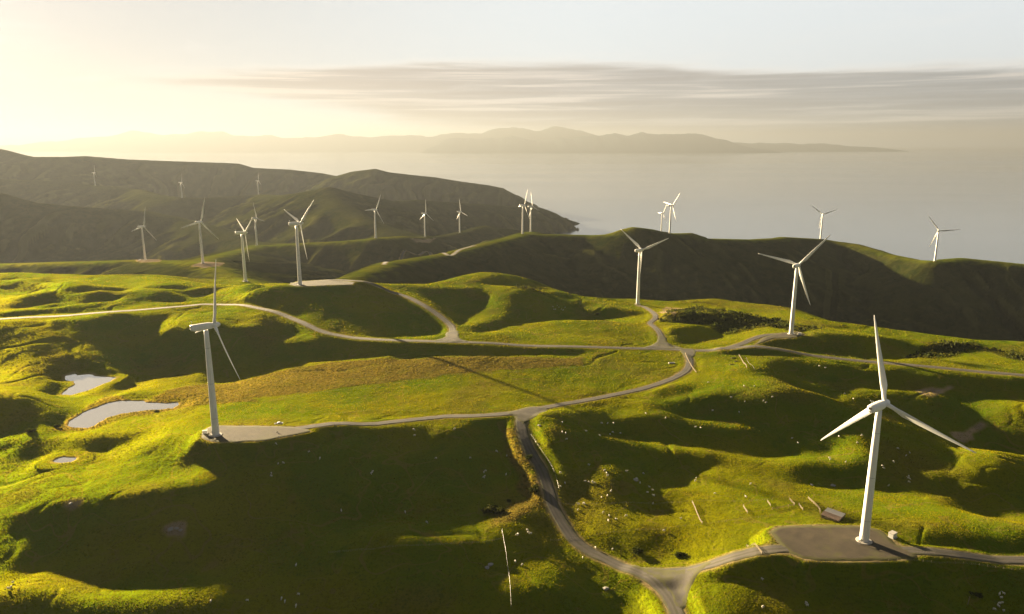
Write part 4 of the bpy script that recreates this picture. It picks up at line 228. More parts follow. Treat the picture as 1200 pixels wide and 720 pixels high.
[0,0,0,0,0,0,0,0,0,0,0,0,0,0,0,0,0,0,0,0,0,0,0,0,0,0,0,0,0,0,0,0,0,0,0,0,0,0,0,0,0,0,0,0,0,0,0,0,0,0,0,0,0,0,0,-1,0,1,-1,0,0,0,0,0,-1,0,0,0,-1,0,0,0,-1,1,-1,1,1,0,1,1,0,0,0,0,0,-2,0,1,1,1,-2,-2,-1,0,1,0,1,0,0,1,2,3,2,1,1,1,-1,0,-2,-1,-5,-10,-3,4,2,3,-2,0,1,0,1,-1,1,1,1,1,0,0,0,1,1,2,2,1,3,-2,2,2,2,2,1,-3,-4,-3,-1,-9,-5,-5,-6,1,5,5,3,2,1,0,0,0,-1,-1,-1,-3,-5,-3,-2,2,0,0,-1,-1,1,3,5,1,2,1,6,7,4,3,2,0,0,-1,-1,-1,-1,-3,-2,-3,-2,-5,-7,-4,-1,-2,-1,0,0,0,1,1,2,1,2,2,1,2,1,1,0,1,1,1,0,0,1,0,0,1,-1,0,0,-1,1,0,0,0,0,0,0,0,0,0,0,0,0,0,0,0,0,0,0,0,0,0,0,0,0,0,0,0,0,0,0,0,0,0,0,0,0,0,0,0,0,0],
[0,0,0,0,0,0,0,0,0,0,0,0,0,0,0,0,0,0,0,0,0,0,0,0,0,0,0,0,0,0,0,0,0,0,0,0,0,0,0,0,0,0,0,0,0,0,0,0,0,0,0,0,0,0,-1,1,0,-1,0,0,0,-1,0,0,0,0,0,-1,0,0,-1,0,0,0,1,0,1,0,1,0,2,0,0,-1,-1,0,-1,1,2,-1,-2,-2,-1,1,1,2,1,0,1,2,4,7,5,0,-2,-3,-1,0,-1,-2,-1,-7,-9,-4,3,2,3,-1,-1,0,0,1,1,1,0,0,1,-1,1,1,1,1,2,1,2,0,1,3,2,1,-1,-3,-4,-5,-4,0,-1,-1,-2,-6,1,6,2,1,1,0,0,0,0,0,0,4,-1,-3,-2,-7,1,2,5,3,0,0,1,1,-1,2,6,4,3,3,0,-1,-1,-1,-1,-1,-3,-1,-3,-2,-1,-1,-5,-6,-5,-2,-2,-1,0,0,0,2,1,2,1,2,2,1,2,0,2,0,0,1,1,0,0,1,0,0,0,0,0,0,0,0,0,0,0,0,0,0,0,0,0,0,0,0,0,0,0,0,0,0,0,0,0,0,0,0,0,0,0,0,0,0,0,0,0,0,0,0,0,0,0,0],
[0,0,0,0,0,0,0,0,0,0,0,0,0,0,0,0,0,0,0,0,0,0,0,0,0,0,0,0,0,0,0,0,0,0,0,0,0,0,0,0,0,0,0,0,0,0,0,0,0,-1,0,0,0,0,1,0,-1,1,0,-1,0,0,0,0,0,-1,-1,0,0,-1,0,0,0,0,0,1,1,1,1,1,-1,1,1,-2,0,-2,-2,2,1,-3,-4,0,3,1,3,2,2,0,1,1,4,6,5,-1,-4,-3,0,-1,1,1,0,-1,-9,-11,-3,2,3,3,0,-1,0,1,0,1,0,1,-1,0,1,1,0,1,1,2,1,3,0,0,3,1,-2,-4,-3,-3,-3,1,4,1,1,-1,-8,-1,2,2,1,0,0,0,1,0,2,3,3,2,1,2,-1,0,1,3,1,-2,-3,-2,-2,4,4,2,3,2,0,-3,-2,-2,-2,-1,-1,-2,-2,-2,-1,-2,-2,-5,-5,-4,-3,-1,-2,1,0,1,1,2,3,1,2,2,0,2,0,1,0,1,0,1,0,0,0,0,1,0,0,1,-1,0,0,0,0,0,0,0,0,0,0,0,0,0,0,0,0,0,0,0,0,0,0,0,0,0,0,0,0,0,0,0,0,0,0,0,0,0,0,0,0,0],
[0,0,0,0,0,0,0,0,0,0,0,0,0,0,0,0,0,0,0,0,0,0,0,0,0,0,0,0,0,0,0,0,0,0,0,0,0,0,0,0,0,0,0,0,0,0,0,0,-1,1,0,0,0,0,0,-1,1,-1,0,0,0,0,0,-1,-1,1,-1,0,-1,0,-1,0,0,1,1,0,1,2,1,0,0,2,0,-3,-2,4,2,-2,-2,-6,-8,5,4,4,2,4,3,2,0,-1,-1,-1,1,-2,-3,-2,0,1,1,3,3,3,-1,-7,-11,-2,1,3,3,0,0,-1,1,0,1,-1,0,1,-1,1,1,1,1,3,4,3,-1,1,0,-2,-3,-10,-3,0,4,2,4,1,1,3,-2,-8,-3,0,2,1,0,1,-1,1,1,2,6,2,2,3,2,2,-1,0,2,-2,-3,-3,-4,-1,3,2,0,1,5,1,-1,-2,-2,-2,-2,-2,-2,-2,-2,0,-1,-4,-5,-5,-3,-3,0,-1,1,1,2,2,1,2,2,1,2,1,1,0,1,-1,1,0,0,1,0,1,0,0,0,0,0,0,0,0,0,0,0,0,0,0,0,0,0,0,0,0,0,0,0,0,0,0,0,0,0,0,0,0,0,0,0,0,0,0,0,0,0,0,0,0,0,0],
[0,0,0,0,0,0,0,0,0,0,0,0,0,0,0,0,0,0,0,0,0,0,0,0,0,0,0,0,0,0,0,0,0,0,0,0,0,0,0,0,0,0,0,0,0,0,0,0,0,0,0,0,0,0,0,0,0,0,0,-1,0,0,-1,0,0,-1,0,-1,1,-1,0,0,0,-1,1,2,1,2,1,0,-2,0,8,0,-3,1,4,-1,-7,-4,-4,0,3,3,4,3,4,4,1,-1,-5,-3,-5,-2,-1,1,0,0,0,0,2,0,5,4,-4,-8,-3,0,2,1,0,1,0,0,-1,0,0,0,0,-1,0,-1,3,6,6,0,0,-1,-2,-4,-2,-4,-8,0,6,5,2,3,2,3,4,-2,-6,-8,-3,1,2,0,0,-2,-1,0,5,9,4,2,-1,1,3,1,-2,0,-4,-4,-4,-7,-1,0,2,1,-1,7,6,3,-1,-3,-2,-3,-2,-1,-2,0,-1,-1,-5,-6,-4,-3,-2,-1,1,1,2,2,2,2,2,2,2,0,1,1,0,0,0,1,0,0,0,0,1,0,0,0,0,0,0,0,0,0,0,0,0,0,0,0,0,0,0,0,0,0,0,0,0,0,0,0,0,0,0,0,0,0,0,0,0,0,0,0,0,0,0,0,0,0],
[0,0,0,0,0,0,0,0,0,0,0,0,0,0,0,0,0,0,0,0,0,0,0,0,0,0,0,0,0,0,0,0,0,0,0,0,0,0,0,0,0,0,0,0,0,0,0,0,0,0,0,0,0,0,0,0,-1,0,0,0,0,-1,0,0,0,-1,0,0,-1,0,1,-1,0,0,0,2,2,2,3,3,-1,-4,4,6,2,-2,-3,-4,-3,0,3,-7,0,2,3,2,2,4,1,-1,-2,-5,-3,-2,0,0,0,0,0,0,0,0,-2,1,4,1,-3,-2,-1,3,0,0,0,-1,0,0,0,0,-1,-1,-3,-2,-3,4,10,3,0,1,-1,-1,-3,1,-1,-1,-1,3,3,2,3,5,3,3,-1,-1,-5,-8,-5,-2,-5,-4,-2,-1,1,5,7,2,0,-1,3,6,6,-3,-3,-4,-4,-6,-3,0,3,3,2,-1,-1,4,7,-1,-3,-1,-2,-2,0,-1,0,-2,-1,-4,-6,-4,-3,-1,1,1,2,1,2,3,2,1,1,2,0,1,0,1,0,0,0,0,0,0,0,0,1,0,0,0,0,0,0,0,0,0,0,0,0,0,0,0,0,0,0,0,0,0,0,0,0,0,0,0,0,0,0,0,0,0,0,0,0,0,0,0,0,0,0,0],
[0,0,0,0,0,0,0,0,0,0,0,0,0,0,0,0,0,0,0,0,0,0,0,0,0,0,0,0,0,0,0,0,0,0,0,0,0,0,0,0,0,0,0,0,0,0,0,-1,1,0,0,0,0,0,-1,0,0,0,0,0,-1,1,0,-1,0,0,0,-1,0,1,-1,0,-1,0,0,1,2,2,4,5,4,-2,-3,2,-1,-1,-1,1,-1,2,5,0,-9,-4,2,0,0,0,2,1,-1,-3,-3,0,0,0,0,0,0,0,0,-1,0,0,0,1,2,0,-1,-1,2,0,0,0,0,0,0,-1,-2,-3,-2,-2,-1,0,3,2,1,2,2,0,4,0,-1,-1,-1,3,3,5,3,1,4,1,-2,-2,-2,-6,-10,-7,-4,-3,-1,2,-1,0,0,3,2,1,2,5,8,5,-3,-2,0,-3,-8,0,1,1,0,0,1,0,2,7,-1,-3,-1,-1,0,-1,0,0,-1,-1,-6,-6,-3,-1,-1,2,1,3,2,1,2,1,2,1,1,0,1,0,0,0,0,-1,1,0,0,1,0,-1,1,0,0,0,0,0,0,0,0,0,0,0,0,0,0,0,0,0,0,0,0,0,0,0,0,0,0,0,0,0,0,0,0,0,0,0,0,0,0,0,0,0],
[0,0,0,0,0,0,0,0,0,0,0,0,0,0,0,0,0,0,0,0,0,0,0,0,0,0,0,0,0,0,0,0,0,0,0,0,0,0,0,0,0,0,0,0,0,0,0,0,0,0,0,0,0,-1,1,0,0,-1,0,1,0,-1,0,1,-1,0,-1,0,0,0,1,-1,-1,-1,0,2,0,1,2,3,6,4,-4,-3,0,0,0,1,2,1,4,3,1,-8,-6,-1,-1,-1,0,1,1,-3,-1,0,0,-1,0,0,0,0,-1,0,0,0,1,0,1,3,2,-1,0,1,-1,0,-1,1,1,-2,-2,-2,-3,-2,0,0,0,-2,-3,1,3,5,3,2,1,0,0,1,3,2,2,0,-3,-2,-2,-7,-4,-2,-2,-2,-1,-2,-1,0,0,-2,1,1,2,1,1,5,5,7,3,-1,1,3,-4,-7,-2,-1,-1,0,-1,0,0,5,4,-1,-2,-1,0,1,0,1,0,-2,-2,-5,-6,-2,1,1,1,1,2,1,1,2,1,1,1,1,-1,1,0,0,0,1,-1,0,0,0,0,1,0,0,0,0,0,0,0,0,0,0,0,0,0,0,0,0,0,0,0,0,0,0,0,0,0,0,0,0,0,0,0,0,0,0,0,0,0,0,0,0,0,0],
[0,0,0,0,0,0,0,0,0,0,0,0,0,0,0,0,0,0,0,0,0,0,0,0,0,0,0,0,0,0,0,0,0,0,0,0,0,0,0,0,0,0,0,0,0,0,0,0,0,0,0,0,0,0,-1,0,0,1,0,0,0,0,0,0,0,0,0,0,0,0,0,-1,0,-2,0,0,-2,2,2,3,2,3,-2,-2,-5,0,3,-2,1,2,2,3,2,3,-5,-3,-2,-1,0,1,0,1,-1,-1,-1,0,0,0,-1,-1,0,0,0,0,1,0,0,0,4,4,0,-2,0,-1,1,0,1,0,-2,-3,-1,-2,0,3,-4,-3,-3,4,3,1,3,1,1,0,0,-1,-1,-2,-2,-1,-3,-8,-3,3,0,5,5,4,2,0,-5,-5,-3,-3,-2,1,2,0,2,3,6,7,4,0,0,0,1,-4,-7,-2,-1,-2,-1,-2,-2,0,6,2,1,2,0,0,1,0,1,1,0,-2,-6,-4,-1,0,1,1,0,2,1,1,0,1,1,0,1,0,0,0,1,-1,0,0,0,0,1,0,-1,1,0,0,0,0,0,0,0,0,0,0,0,0,0,0,0,0,0,0,0,0,0,0,0,0,0,0,0,0,0,0,0,0,0,0,0,0,0,0,0,0],
[0,0,0,0,0,0,0,0,0,0,0,0,0,0,0,0,0,0,0,0,0,0,0,0,0,0,0,0,0,0,0,0,0,0,0,0,0,0,0,0,0,0,0,0,0,0,-1,1,0,0,0,0,-1,1,0,1,0,0,0,0,1,0,1,-1,0,0,-1,0,-1,0,4,-2,-3,0,-1,4,2,-1,1,-1,0,2,-3,-5,-4,-6,3,2,2,3,3,1,1,2,1,-3,0,-1,0,0,0,1,1,-1,0,-1,-1,-1,0,0,-1,0,0,1,-1,1,-1,-2,-1,4,6,3,-1,-2,-3,-2,0,3,2,-1,-1,-1,-1,1,-2,-2,-5,-5,1,3,0,1,-2,-2,-1,2,-1,-3,-1,-2,0,3,0,3,6,5,4,0,2,1,1,-2,-4,-1,-2,-1,3,0,-5,1,2,3,6,1,0,0,-1,-1,-7,-8,0,-2,-2,-1,-1,-3,5,6,3,1,1,2,1,1,1,1,2,2,-2,-6,-3,-2,-1,0,0,0,1,0,1,0,0,1,0,0,1,1,-1,1,0,0,-1,0,0,0,1,0,0,1,0,-1,0,0,0,0,0,0,0,0,0,0,0,0,0,0,0,0,0,0,0,0,0,0,0,0,0,0,0,0,0,0,0,0,0,0,0,0],
[0,0,0,0,0,0,0,0,0,0,0,0,0,0,0,0,0,0,0,0,0,0,0,0,0,0,0,0,0,0,0,0,0,0,0,0,0,0,0,0,0,0,0,0,0,0,0,0,0,0,0,0,1,0,0,0,0,1,0,1,0,1,0,1,0,-1,1,0,0,-2,2,8,1,3,2,-2,6,2,-2,-5,-5,-7,-6,-3,-2,0,-2,1,2,2,1,1,0,0,1,0,-2,0,0,1,1,0,0,0,0,1,-1,-1,0,-1,0,0,0,-1,0,0,-1,-2,-3,-2,0,3,3,1,-1,-1,-1,1,6,5,-1,2,0,-2,-2,-2,-2,-5,-6,-2,-2,-2,-2,-3,-5,0,4,1,4,8,5,5,7,2,0,-1,1,0,0,4,2,-1,1,-2,1,1,4,4,-3,-12,-5,0,4,2,0,0,0,-1,-2,-8,-10,-2,-1,0,-1,0,0,7,5,3,2,1,1,2,2,1,3,2,3,-2,-6,-4,-2,-2,0,0,-1,0,0,-1,1,-1,1,0,0,0,1,0,0,0,1,0,-1,1,0,0,0,0,0,1,-1,0,0,0,1,-1,0,0,0,0,0,0,0,0,0,0,0,0,0,0,0,0,0,0,0,0,0,0,0,0,0,0,0,0,0,0],
[0,0,0,0,0,0,0,0,0,0,0,0,0,0,0,0,0,0,0,0,0,0,0,0,0,0,0,0,0,0,0,0,0,0,0,0,0,0,0,0,0,0,0,0,0,0,0,0,0,0,0,0,0,0,1,0,1,0,1,1,1,1,0,0,1,1,0,1,1,3,-3,5,7,4,5,1,-1,-2,-5,-5,-7,-7,-7,-3,4,3,-1,-3,0,0,1,0,0,1,-1,0,0,0,0,0,0,1,0,1,0,-1,1,0,-1,0,0,0,0,-1,0,-1,-1,-1,-1,-3,-2,-1,1,2,2,2,-1,1,3,5,5,2,4,-6,-5,-1,-1,-1,2,-3,-3,-3,-2,-2,-1,-4,5,5,3,5,5,3,1,2,-1,-1,-2,1,1,1,2,0,-1,1,-1,1,-1,1,2,-3,-10,-4,2,4,2,0,0,0,-1,-2,-8,-8,-4,-2,0,0,-1,3,5,5,3,2,1,2,3,3,2,3,2,1,-4,-5,-4,-1,0,-1,-1,-1,-2,0,-1,0,0,1,0,1,0,0,1,0,-1,0,1,-1,0,0,1,0,0,0,1,-1,0,0,0,1,-1,0,0,0,0,0,0,0,0,0,0,0,0,0,0,0,0,0,0,0,0,0,0,0,0,0,0,0,0,0],
[0,0,0,0,0,0,0,0,0,0,0,0,0,0,0,0,0,0,0,0,0,0,0,0,0,0,0,0,0,0,0,0,0,0,0,0,0,0,0,0,0,0,0,0,0,0,0,0,0,0,1,0,0,1,0,0,1,0,1,0,2,1,1,2,0,1,1,1,2,3,3,0,4,3,2,1,-2,-3,-6,-9,-7,-6,-3,1,3,1,0,0,-1,0,0,0,0,-1,1,0,0,-1,0,0,1,-1,1,0,0,1,0,0,0,0,0,-1,0,1,-1,-1,0,-1,-1,-1,-2,-1,-1,2,3,1,2,1,1,4,3,1,1,-1,-5,-3,-2,-2,2,2,-1,-2,0,1,3,4,1,4,3,0,1,0,1,-1,-1,0,0,0,2,0,-2,-1,0,0,0,0,0,0,2,1,-3,-5,-3,3,0,1,-1,0,-1,-1,-1,-4,-7,-6,-5,-2,0,-2,2,4,3,4,3,2,2,4,4,3,3,3,-2,-4,-2,0,-1,-2,-1,-2,-2,-2,-1,0,-1,0,1,1,0,1,0,0,1,0,-1,1,0,0,0,0,0,0,0,0,0,0,0,0,0,0,0,0,0,0,0,0,0,0,0,0,0,0,0,0,0,0,0,0,0,0,0,0,0,0,0,0,0,0],
[0,0,0,0,0,0,0,0,0,0,0,0,0,0,0,0,0,0,0,0,0,0,0,0,0,0,0,0,0,0,0,0,0,0,0,0,0,0,0,1,-1,0,0,0,0,0,1,-1,1,0,-1,1,0,0,1,0,1,1,1,1,1,1,2,1,2,0,1,2,3,2,3,1,3,2,0,-2,-2,-6,-8,-8,-6,-4,0,3,2,2,-1,0,-1,0,0,-1,-1,1,-1,0,0,0,0,0,0,1,0,0,1,0,-1,1,0,0,0,1,0,-1,0,0,-1,0,-2,0,0,-1,1,-1,2,1,2,0,-1,1,3,3,-1,-2,-1,-3,-3,-3,-1,5,4,-1,-1,2,5,6,2,3,2,0,0,0,-2,-1,0,-3,-4,-2,0,5,1,-5,0,3,2,1,1,1,0,1,-1,-3,-4,-2,2,-1,0,-1,0,-1,-2,-2,-1,-5,-5,-8,-4,0,-1,-2,1,1,4,2,2,2,1,5,7,9,8,-3,-2,-1,-1,-1,-4,-3,-3,-2,-2,-1,1,0,1,0,1,1,0,1,0,-1,1,0,0,0,0,0,0,0,0,1,-1,1,-1,0,0,0,0,0,0,0,0,0,0,0,0,0,0,0,0,0,0,0,0,0,0,0,0,0,0,0,0,0,0,0],
[0,0,0,0,0,0,0,0,0,0,0,0,0,0,0,0,0,0,0,0,0,0,0,0,0,0,0,0,0,0,0,0,0,0,0,1,0,0,0,-1,1,-1,0,0,0,0,0,1,-1,0,1,0,1,0,0,1,0,1,1,1,2,2,2,2,1,2,1,2,2,3,1,3,1,0,-1,-2,-5,-9,-9,-7,-5,-1,2,4,3,0,0,-1,-1,0,-1,0,0,0,0,0,-1,0,0,0,0,1,0,0,0,0,1,0,0,1,0,0,0,0,0,-1,0,0,0,0,-1,0,0,1,0,1,0,0,1,-2,2,3,1,-2,-2,-1,-3,-4,-2,1,7,5,1,2,3,6,4,2,1,0,-2,-3,-6,-8,-4,-2,2,-4,-6,1,7,8,0,2,5,4,1,0,1,-1,-1,-4,-3,-2,0,0,0,-1,-1,-1,0,-1,-2,-1,-4,-3,-8,-8,-2,0,-2,0,-1,2,1,4,4,7,10,8,11,7,-3,-3,-3,-4,-5,-4,-4,-2,-2,0,-1,0,1,0,2,0,1,0,0,1,0,-1,1,0,0,0,0,0,0,0,1,-1,0,0,1,-1,0,0,0,0,0,0,0,0,0,0,0,0,0,0,0,0,0,0,0,0,0,0,0,0,0,0,0,0],
[0,0,0,0,0,0,0,0,0,0,0,0,0,0,0,0,0,0,0,0,0,0,0,0,0,0,0,0,0,0,0,0,0,0,1,-1,0,0,0,0,0,0,0,0,0,0,0,0,0,1,0,0,0,0,0,1,0,2,1,2,1,3,2,3,3,2,2,1,3,1,3,-1,0,-2,-3,-5,-8,-9,-9,-4,-2,3,5,3,1,0,0,0,-1,-1,0,-1,0,-1,1,-1,0,0,0,0,0,-1,0,1,-1,1,0,1,1,0,0,0,0,1,0,0,0,-1,0,0,0,1,0,0,0,1,0,1,-1,1,0,1,-1,0,-1,-1,-2,-2,-3,-1,1,7,6,1,-2,-5,2,0,0,-2,-1,0,-1,-6,-7,-2,0,9,3,1,5,5,9,4,2,1,-1,0,-2,-1,-2,-3,-3,-1,-2,-1,-1,-1,0,-1,-1,0,0,-1,0,-1,-2,-3,-5,-3,0,-1,3,3,4,6,8,3,6,6,1,4,1,-3,-5,-7,-7,-6,-3,-3,-1,-1,0,1,0,2,0,1,1,0,1,0,0,0,0,0,0,0,0,0,0,0,0,0,0,0,0,0,0,0,0,0,0,0,0,0,0,0,0,0,0,0,0,0,0,0,0,0,0,0,0,0,0,0,0,0],
[0,0,0,0,0,0,0,0,0,0,0,0,0,0,0,0,0,0,0,0,0,0,0,0,0,0,0,0,0,0,0,0,0,1,-1,0,0,0,0,0,0,1,0,0,0,-1,0,0,1,-1,0,0,1,0,1,0,1,0,1,2,2,2,4,4,3,1,2,4,1,0,-1,0,-3,-4,-8,-5,-7,-8,-6,-1,2,4,4,3,1,0,0,0,0,-1,-1,0,0,0,-1,1,-1,-1,-1,-1,0,1,0,0,1,-1,1,0,1,0,1,1,0,0,0,0,0,0,0,0,0,0,0,0,1,0,0,0,0,0,1,0,0,0,0,-2,0,-2,-1,-2,-1,0,4,3,1,-3,-6,0,-1,2,0,0,2,2,0,0,1,3,8,2,2,5,2,2,3,0,-2,-2,-1,-3,-4,-2,-2,-3,-1,-1,-2,0,-1,0,-1,0,0,0,0,1,0,1,1,0,1,1,1,4,7,5,8,6,1,1,-1,-5,-2,-4,-6,-8,-7,-6,-4,-2,-1,0,2,1,1,0,2,0,1,1,0,0,0,1,-1,0,0,0,0,0,0,0,0,0,0,0,0,0,0,0,0,0,0,0,0,0,0,0,0,0,0,0,0,0,0,0,0,0,0,0,0,0,0,0,0,0],
[0,0,0,0,0,0,0,0,0,0,0,0,0,0,0,0,0,0,0,0,0,0,0,0,0,0,0,0,0,0,0,0,1,-1,0,0,0,0,0,0,0,0,0,0,0,1,0,0,-1,1,-1,1,-1,1,0,0,1,0,2,1,1,3,3,3,5,4,0,0,0,-2,-5,-5,-5,-5,-4,-6,-4,-4,-1,2,5,4,2,3,2,0,-1,0,0,0,0,0,0,0,-1,-2,-1,-1,0,0,-1,0,0,0,0,1,1,0,0,1,1,0,0,0,0,1,-1,0,1,0,0,0,0,1,0,0,0,0,1,-1,1,0,0,-1,0,0,-1,0,-1,-1,-2,-1,-1,2,2,2,-1,-1,0,0,3,3,0,3,2,2,3,1,3,3,0,1,2,3,2,-1,-1,-3,-3,-3,-3,-3,-4,-2,-2,-2,0,-1,-1,0,1,0,0,1,1,1,2,1,1,2,3,3,3,3,4,5,4,2,-1,-2,-3,-4,-9,-6,-3,-4,-6,-4,-2,-1,0,1,1,1,1,2,0,2,0,1,0,0,0,0,0,0,0,0,1,0,-1,0,0,0,0,0,0,0,0,0,0,0,0,0,0,0,0,0,0,0,0,0,0,0,0,0,0,0,0,0,0,0,0,0,0,0],
[0,0,0,0,0,0,0,0,0,0,0,0,0,0,0,0,0,0,0,0,0,0,0,0,0,0,0,0,0,0,0,1,-1,0,0,0,0,0,0,0,0,0,0,0,0,0,0,0,0,0,0,0,0,0,0,1,0,1,1,1,1,1,2,2,2,3,0,-4,-3,-3,-4,-5,-4,-4,-4,-5,-3,2,4,4,5,4,2,0,4,2,-2,-1,0,0,0,0,0,-1,-1,-2,-1,-1,-1,0,1,0,0,1,0,1,-1,1,0,1,0,0,1,1,0,0,0,1,-1,0,1,0,0,0,0,-1,1,0,-1,1,0,1,0,0,-1,0,0,0,-1,-1,-1,-1,0,0,1,2,0,-2,0,1,0,3,5,2,4,3,3,0,2,0,0,2,2,2,1,-1,-2,-2,-3,-2,-3,-5,-3,-3,-2,-1,-1,-1,0,1,0,0,2,1,2,1,2,2,2,2,2,3,3,4,4,2,0,0,-7,-8,-4,-2,-2,-6,-5,-3,-2,-2,-1,0,1,2,1,2,1,1,2,0,1,0,0,1,0,-1,1,0,0,-1,0,0,1,-1,0,0,0,0,0,0,0,0,0,0,0,0,0,0,0,0,0,0,0,0,0,0,0,0,0,0,0,0,0,0,0,0,0,0],
[0,0,0,0,0,0,0,0,0,0,0,0,0,0,0,0,0,0,0,0,0,0,0,0,0,0,0,0,0,0,1,-1,0,0,0,0,1,0,-1,0,0,0,0,0,0,0,0,0,0,-1,1,-1,1,0,0,0,0,1,0,1,1,0,-1,0,-2,-1,1,-1,-3,-3,-2,-3,-3,-3,-3,-4,-2,4,7,7,4,2,0,1,0,2,0,0,0,0,0,0,0,-2,-2,-1,-1,0,0,0,0,-1,2,-1,1,0,1,0,1,0,1,0,1,-1,1,0,0,0,0,0,0,0,0,0,0,1,-1,0,1,0,0,-1,1,0,0,0,0,0,-1,1,-1,-1,0,0,1,-1,0,-1,0,-1,0,-1,2,9,7,4,0,2,0,2,2,-2,0,0,1,2,-2,-2,-3,-4,-1,-3,-5,-3,-3,-1,-1,1,1,0,1,1,2,2,2,2,2,2,2,1,1,2,1,1,5,2,-3,-2,0,-4,-6,-1,-1,-3,-6,-6,-5,-2,0,1,2,1,2,1,3,1,0,1,0,0,1,-1,0,1,-1,0,0,1,-1,0,0,0,0,0,0,0,0,0,0,0,0,0,0,0,0,0,0,0,0,0,0,0,0,0,0,0,0,0,0,0,0,0,0,0,0,0],
[0,0,0,0,0,0,0,0,0,0,0,0,0,0,0,0,0,0,0,0,0,0,0,0,0,0,0,0,0,1,-1,0,0,0,1,0,-1,0,1,-1,0,0,0,0,0,0,-1,0,0,1,-1,0,0,0,0,0,1,1,0,-1,0,0,-1,-3,-2,-2,-1,-1,-1,-1,-2,-2,-3,-1,-1,1,1,4,6,5,3,-1,0,2,1,0,-1,0,0,-1,-1,-1,-2,0,-1,-1,1,0,0,0,0,1,-1,1,0,0,1,0,0,1,0,1,0,0,0,0,2,-1,1,0,-1,0,0,0,0,0,0,0,0,0,0,0,0,0,0,1,0,-1,1,-1,0,1,-1,0,0,0,-1,0,-2,-1,1,-2,-3,1,7,9,7,2,2,-2,-3,1,-2,-2,-1,2,2,0,-1,-3,-1,-4,-2,-3,-4,-1,1,0,1,1,1,3,1,3,3,2,1,2,0,2,2,1,-2,-1,0,3,1,-1,0,-2,-1,-3,0,-3,-5,-4,-4,-6,-1,1,1,3,1,2,0,1,1,0,1,0,0,0,0,0,0,-1,0,0,0,0,0,0,0,0,0,0,0,0,0,0,0,0,0,0,0,0,0,0,0,0,0,0,0,0,0,0,0,0,0,0,0,0,0,0,0,0],
[0,0,0,0,0,0,0,0,0,0,0,0,0,0,0,0,0,0,0,0,0,0,0,0,0,0,0,0,1,-1,0,0,0,1,-1,0,0,0,0,0,0,0,0,0,0,-1,1,-1,0,-1,1,0,-1,0,1,0,0,0,0,1,-1,-1,-2,-2,-2,-2,-1,0,-2,-2,0,-1,-1,0,1,0,1,5,6,2,1,0,-2,2,4,-2,0,-1,-2,-1,-1,-1,-1,-2,0,1,-1,1,0,0,1,0,1,0,1,0,0,0,1,0,0,1,0,1,0,0,0,0,0,0,1,0,0,0,-1,0,0,0,-1,1,0,0,0,0,1,-1,0,1,0,0,0,-1,0,1,-1,1,-2,-1,-1,0,1,4,0,-5,-2,-3,3,7,3,2,-1,-1,1,0,-2,-2,-1,1,-1,-2,-4,5,1,-1,-1,-3,0,1,1,2,1,1,3,3,2,3,2,0,2,1,0,0,1,-1,0,0,1,-1,-2,0,-3,-2,0,0,-4,-3,0,-1,-5,-1,1,0,2,1,1,1,0,0,-1,1,-1,0,0,-1,0,1,0,-1,0,0,0,1,-1,0,0,0,0,0,0,0,0,0,0,0,0,0,0,0,0,0,0,0,0,0,0,0,0,0,0,0,0,0,0,0,0,0],
[0,0,0,0,0,0,0,0,0,0,0,0,0,0,0,0,0,0,0,0,0,0,0,0,0,0,0,0,0,0,0,0,1,-1,0,0,0,0,-1,1,0,0,0,-1,0,0,0,0,0,0,-1,0,0,0,0,1,0,0,0,-1,0,-2,-1,-2,-2,-1,-1,-1,-1,0,-2,0,1,1,1,-1,2,5,5,2,0,-4,-1,4,1,0,-2,-2,-1,-1,-1,-1,-1,0,0,0,1,-1,1,1,0,1,0,1,0,1,0,0,0,0,1,0,0,0,1,0,0,0,0,0,0,0,0,0,0,0,0,0,0,-1,0,1,0,1,-1,1,0,0,1,0,-1,0,0,-1,1,-1,0,-1,-1,-1,0,4,9,3,-4,-5,-10,-1,2,2,2,1,0,-1,-1,-1,-1,-2,-2,-2,-7,-3,6,7,5,2,0,0,1,0,2,1,2,2,4,2,1,1,1,1,1,-1,-2,-1,0,-1,-2,-2,-1,-3,-2,-1,-1,2,3,-1,1,2,-3,-3,-1,0,1,0,1,0,0,0,0,-1,0,0,-1,0,0,-1,0,0,1,-1,0,0,0,0,0,0,0,0,0,0,0,0,0,0,0,0,0,0,0,0,0,0,0,0,0,0,0,0,0,0,0,0,0,0,0,0],
[0,0,0,0,0,0,0,0,0,0,0,0,0,0,0,0,0,0,0,0,0,0,0,0,0,0,0,1,-1,0,0,1,-1,0,0,0,0,0,0,0,0,0,-1,1,-1,0,-1,1,-1,0,0,0,0,-1,0,0,1,-1,0,0,0,-1,-2,-1,-2,-1,-1,-1,0,0,0,1,1,1,-1,1,3,6,2,0,-3,-4,-5,3,4,0,-2,-1,0,-1,-1,-1,0,0,0,0,1,1,1,1,0,0,1,0,0,0,1,1,-1,1,0,0,0,1,0,0,0,0,0,0,0,0,0,0,0,0,0,-1,1,0,1,-1,0,0,1,0,0,0,0,0,1,0,-1,0,-1,0,1,-1,-1,-1,-2,-1,5,10,4,-2,-6,-9,-3,0,2,1,0,0,-1,-2,0,-1,-2,-2,-3,-9,-4,3,10,12,7,0,-1,2,1,1,0,0,1,4,2,1,1,0,-1,-2,-2,-3,-1,-1,-2,-4,-3,-3,-2,-1,1,1,4,6,4,3,2,-3,-2,-1,-1,0,0,0,-1,-1,0,-1,-1,0,0,0,-1,1,-1,1,-1,0,0,0,0,0,0,0,0,0,0,0,0,0,0,0,0,0,0,0,0,0,0,0,0,0,0,0,0,0,0,0,0,0,0,0,0,0],
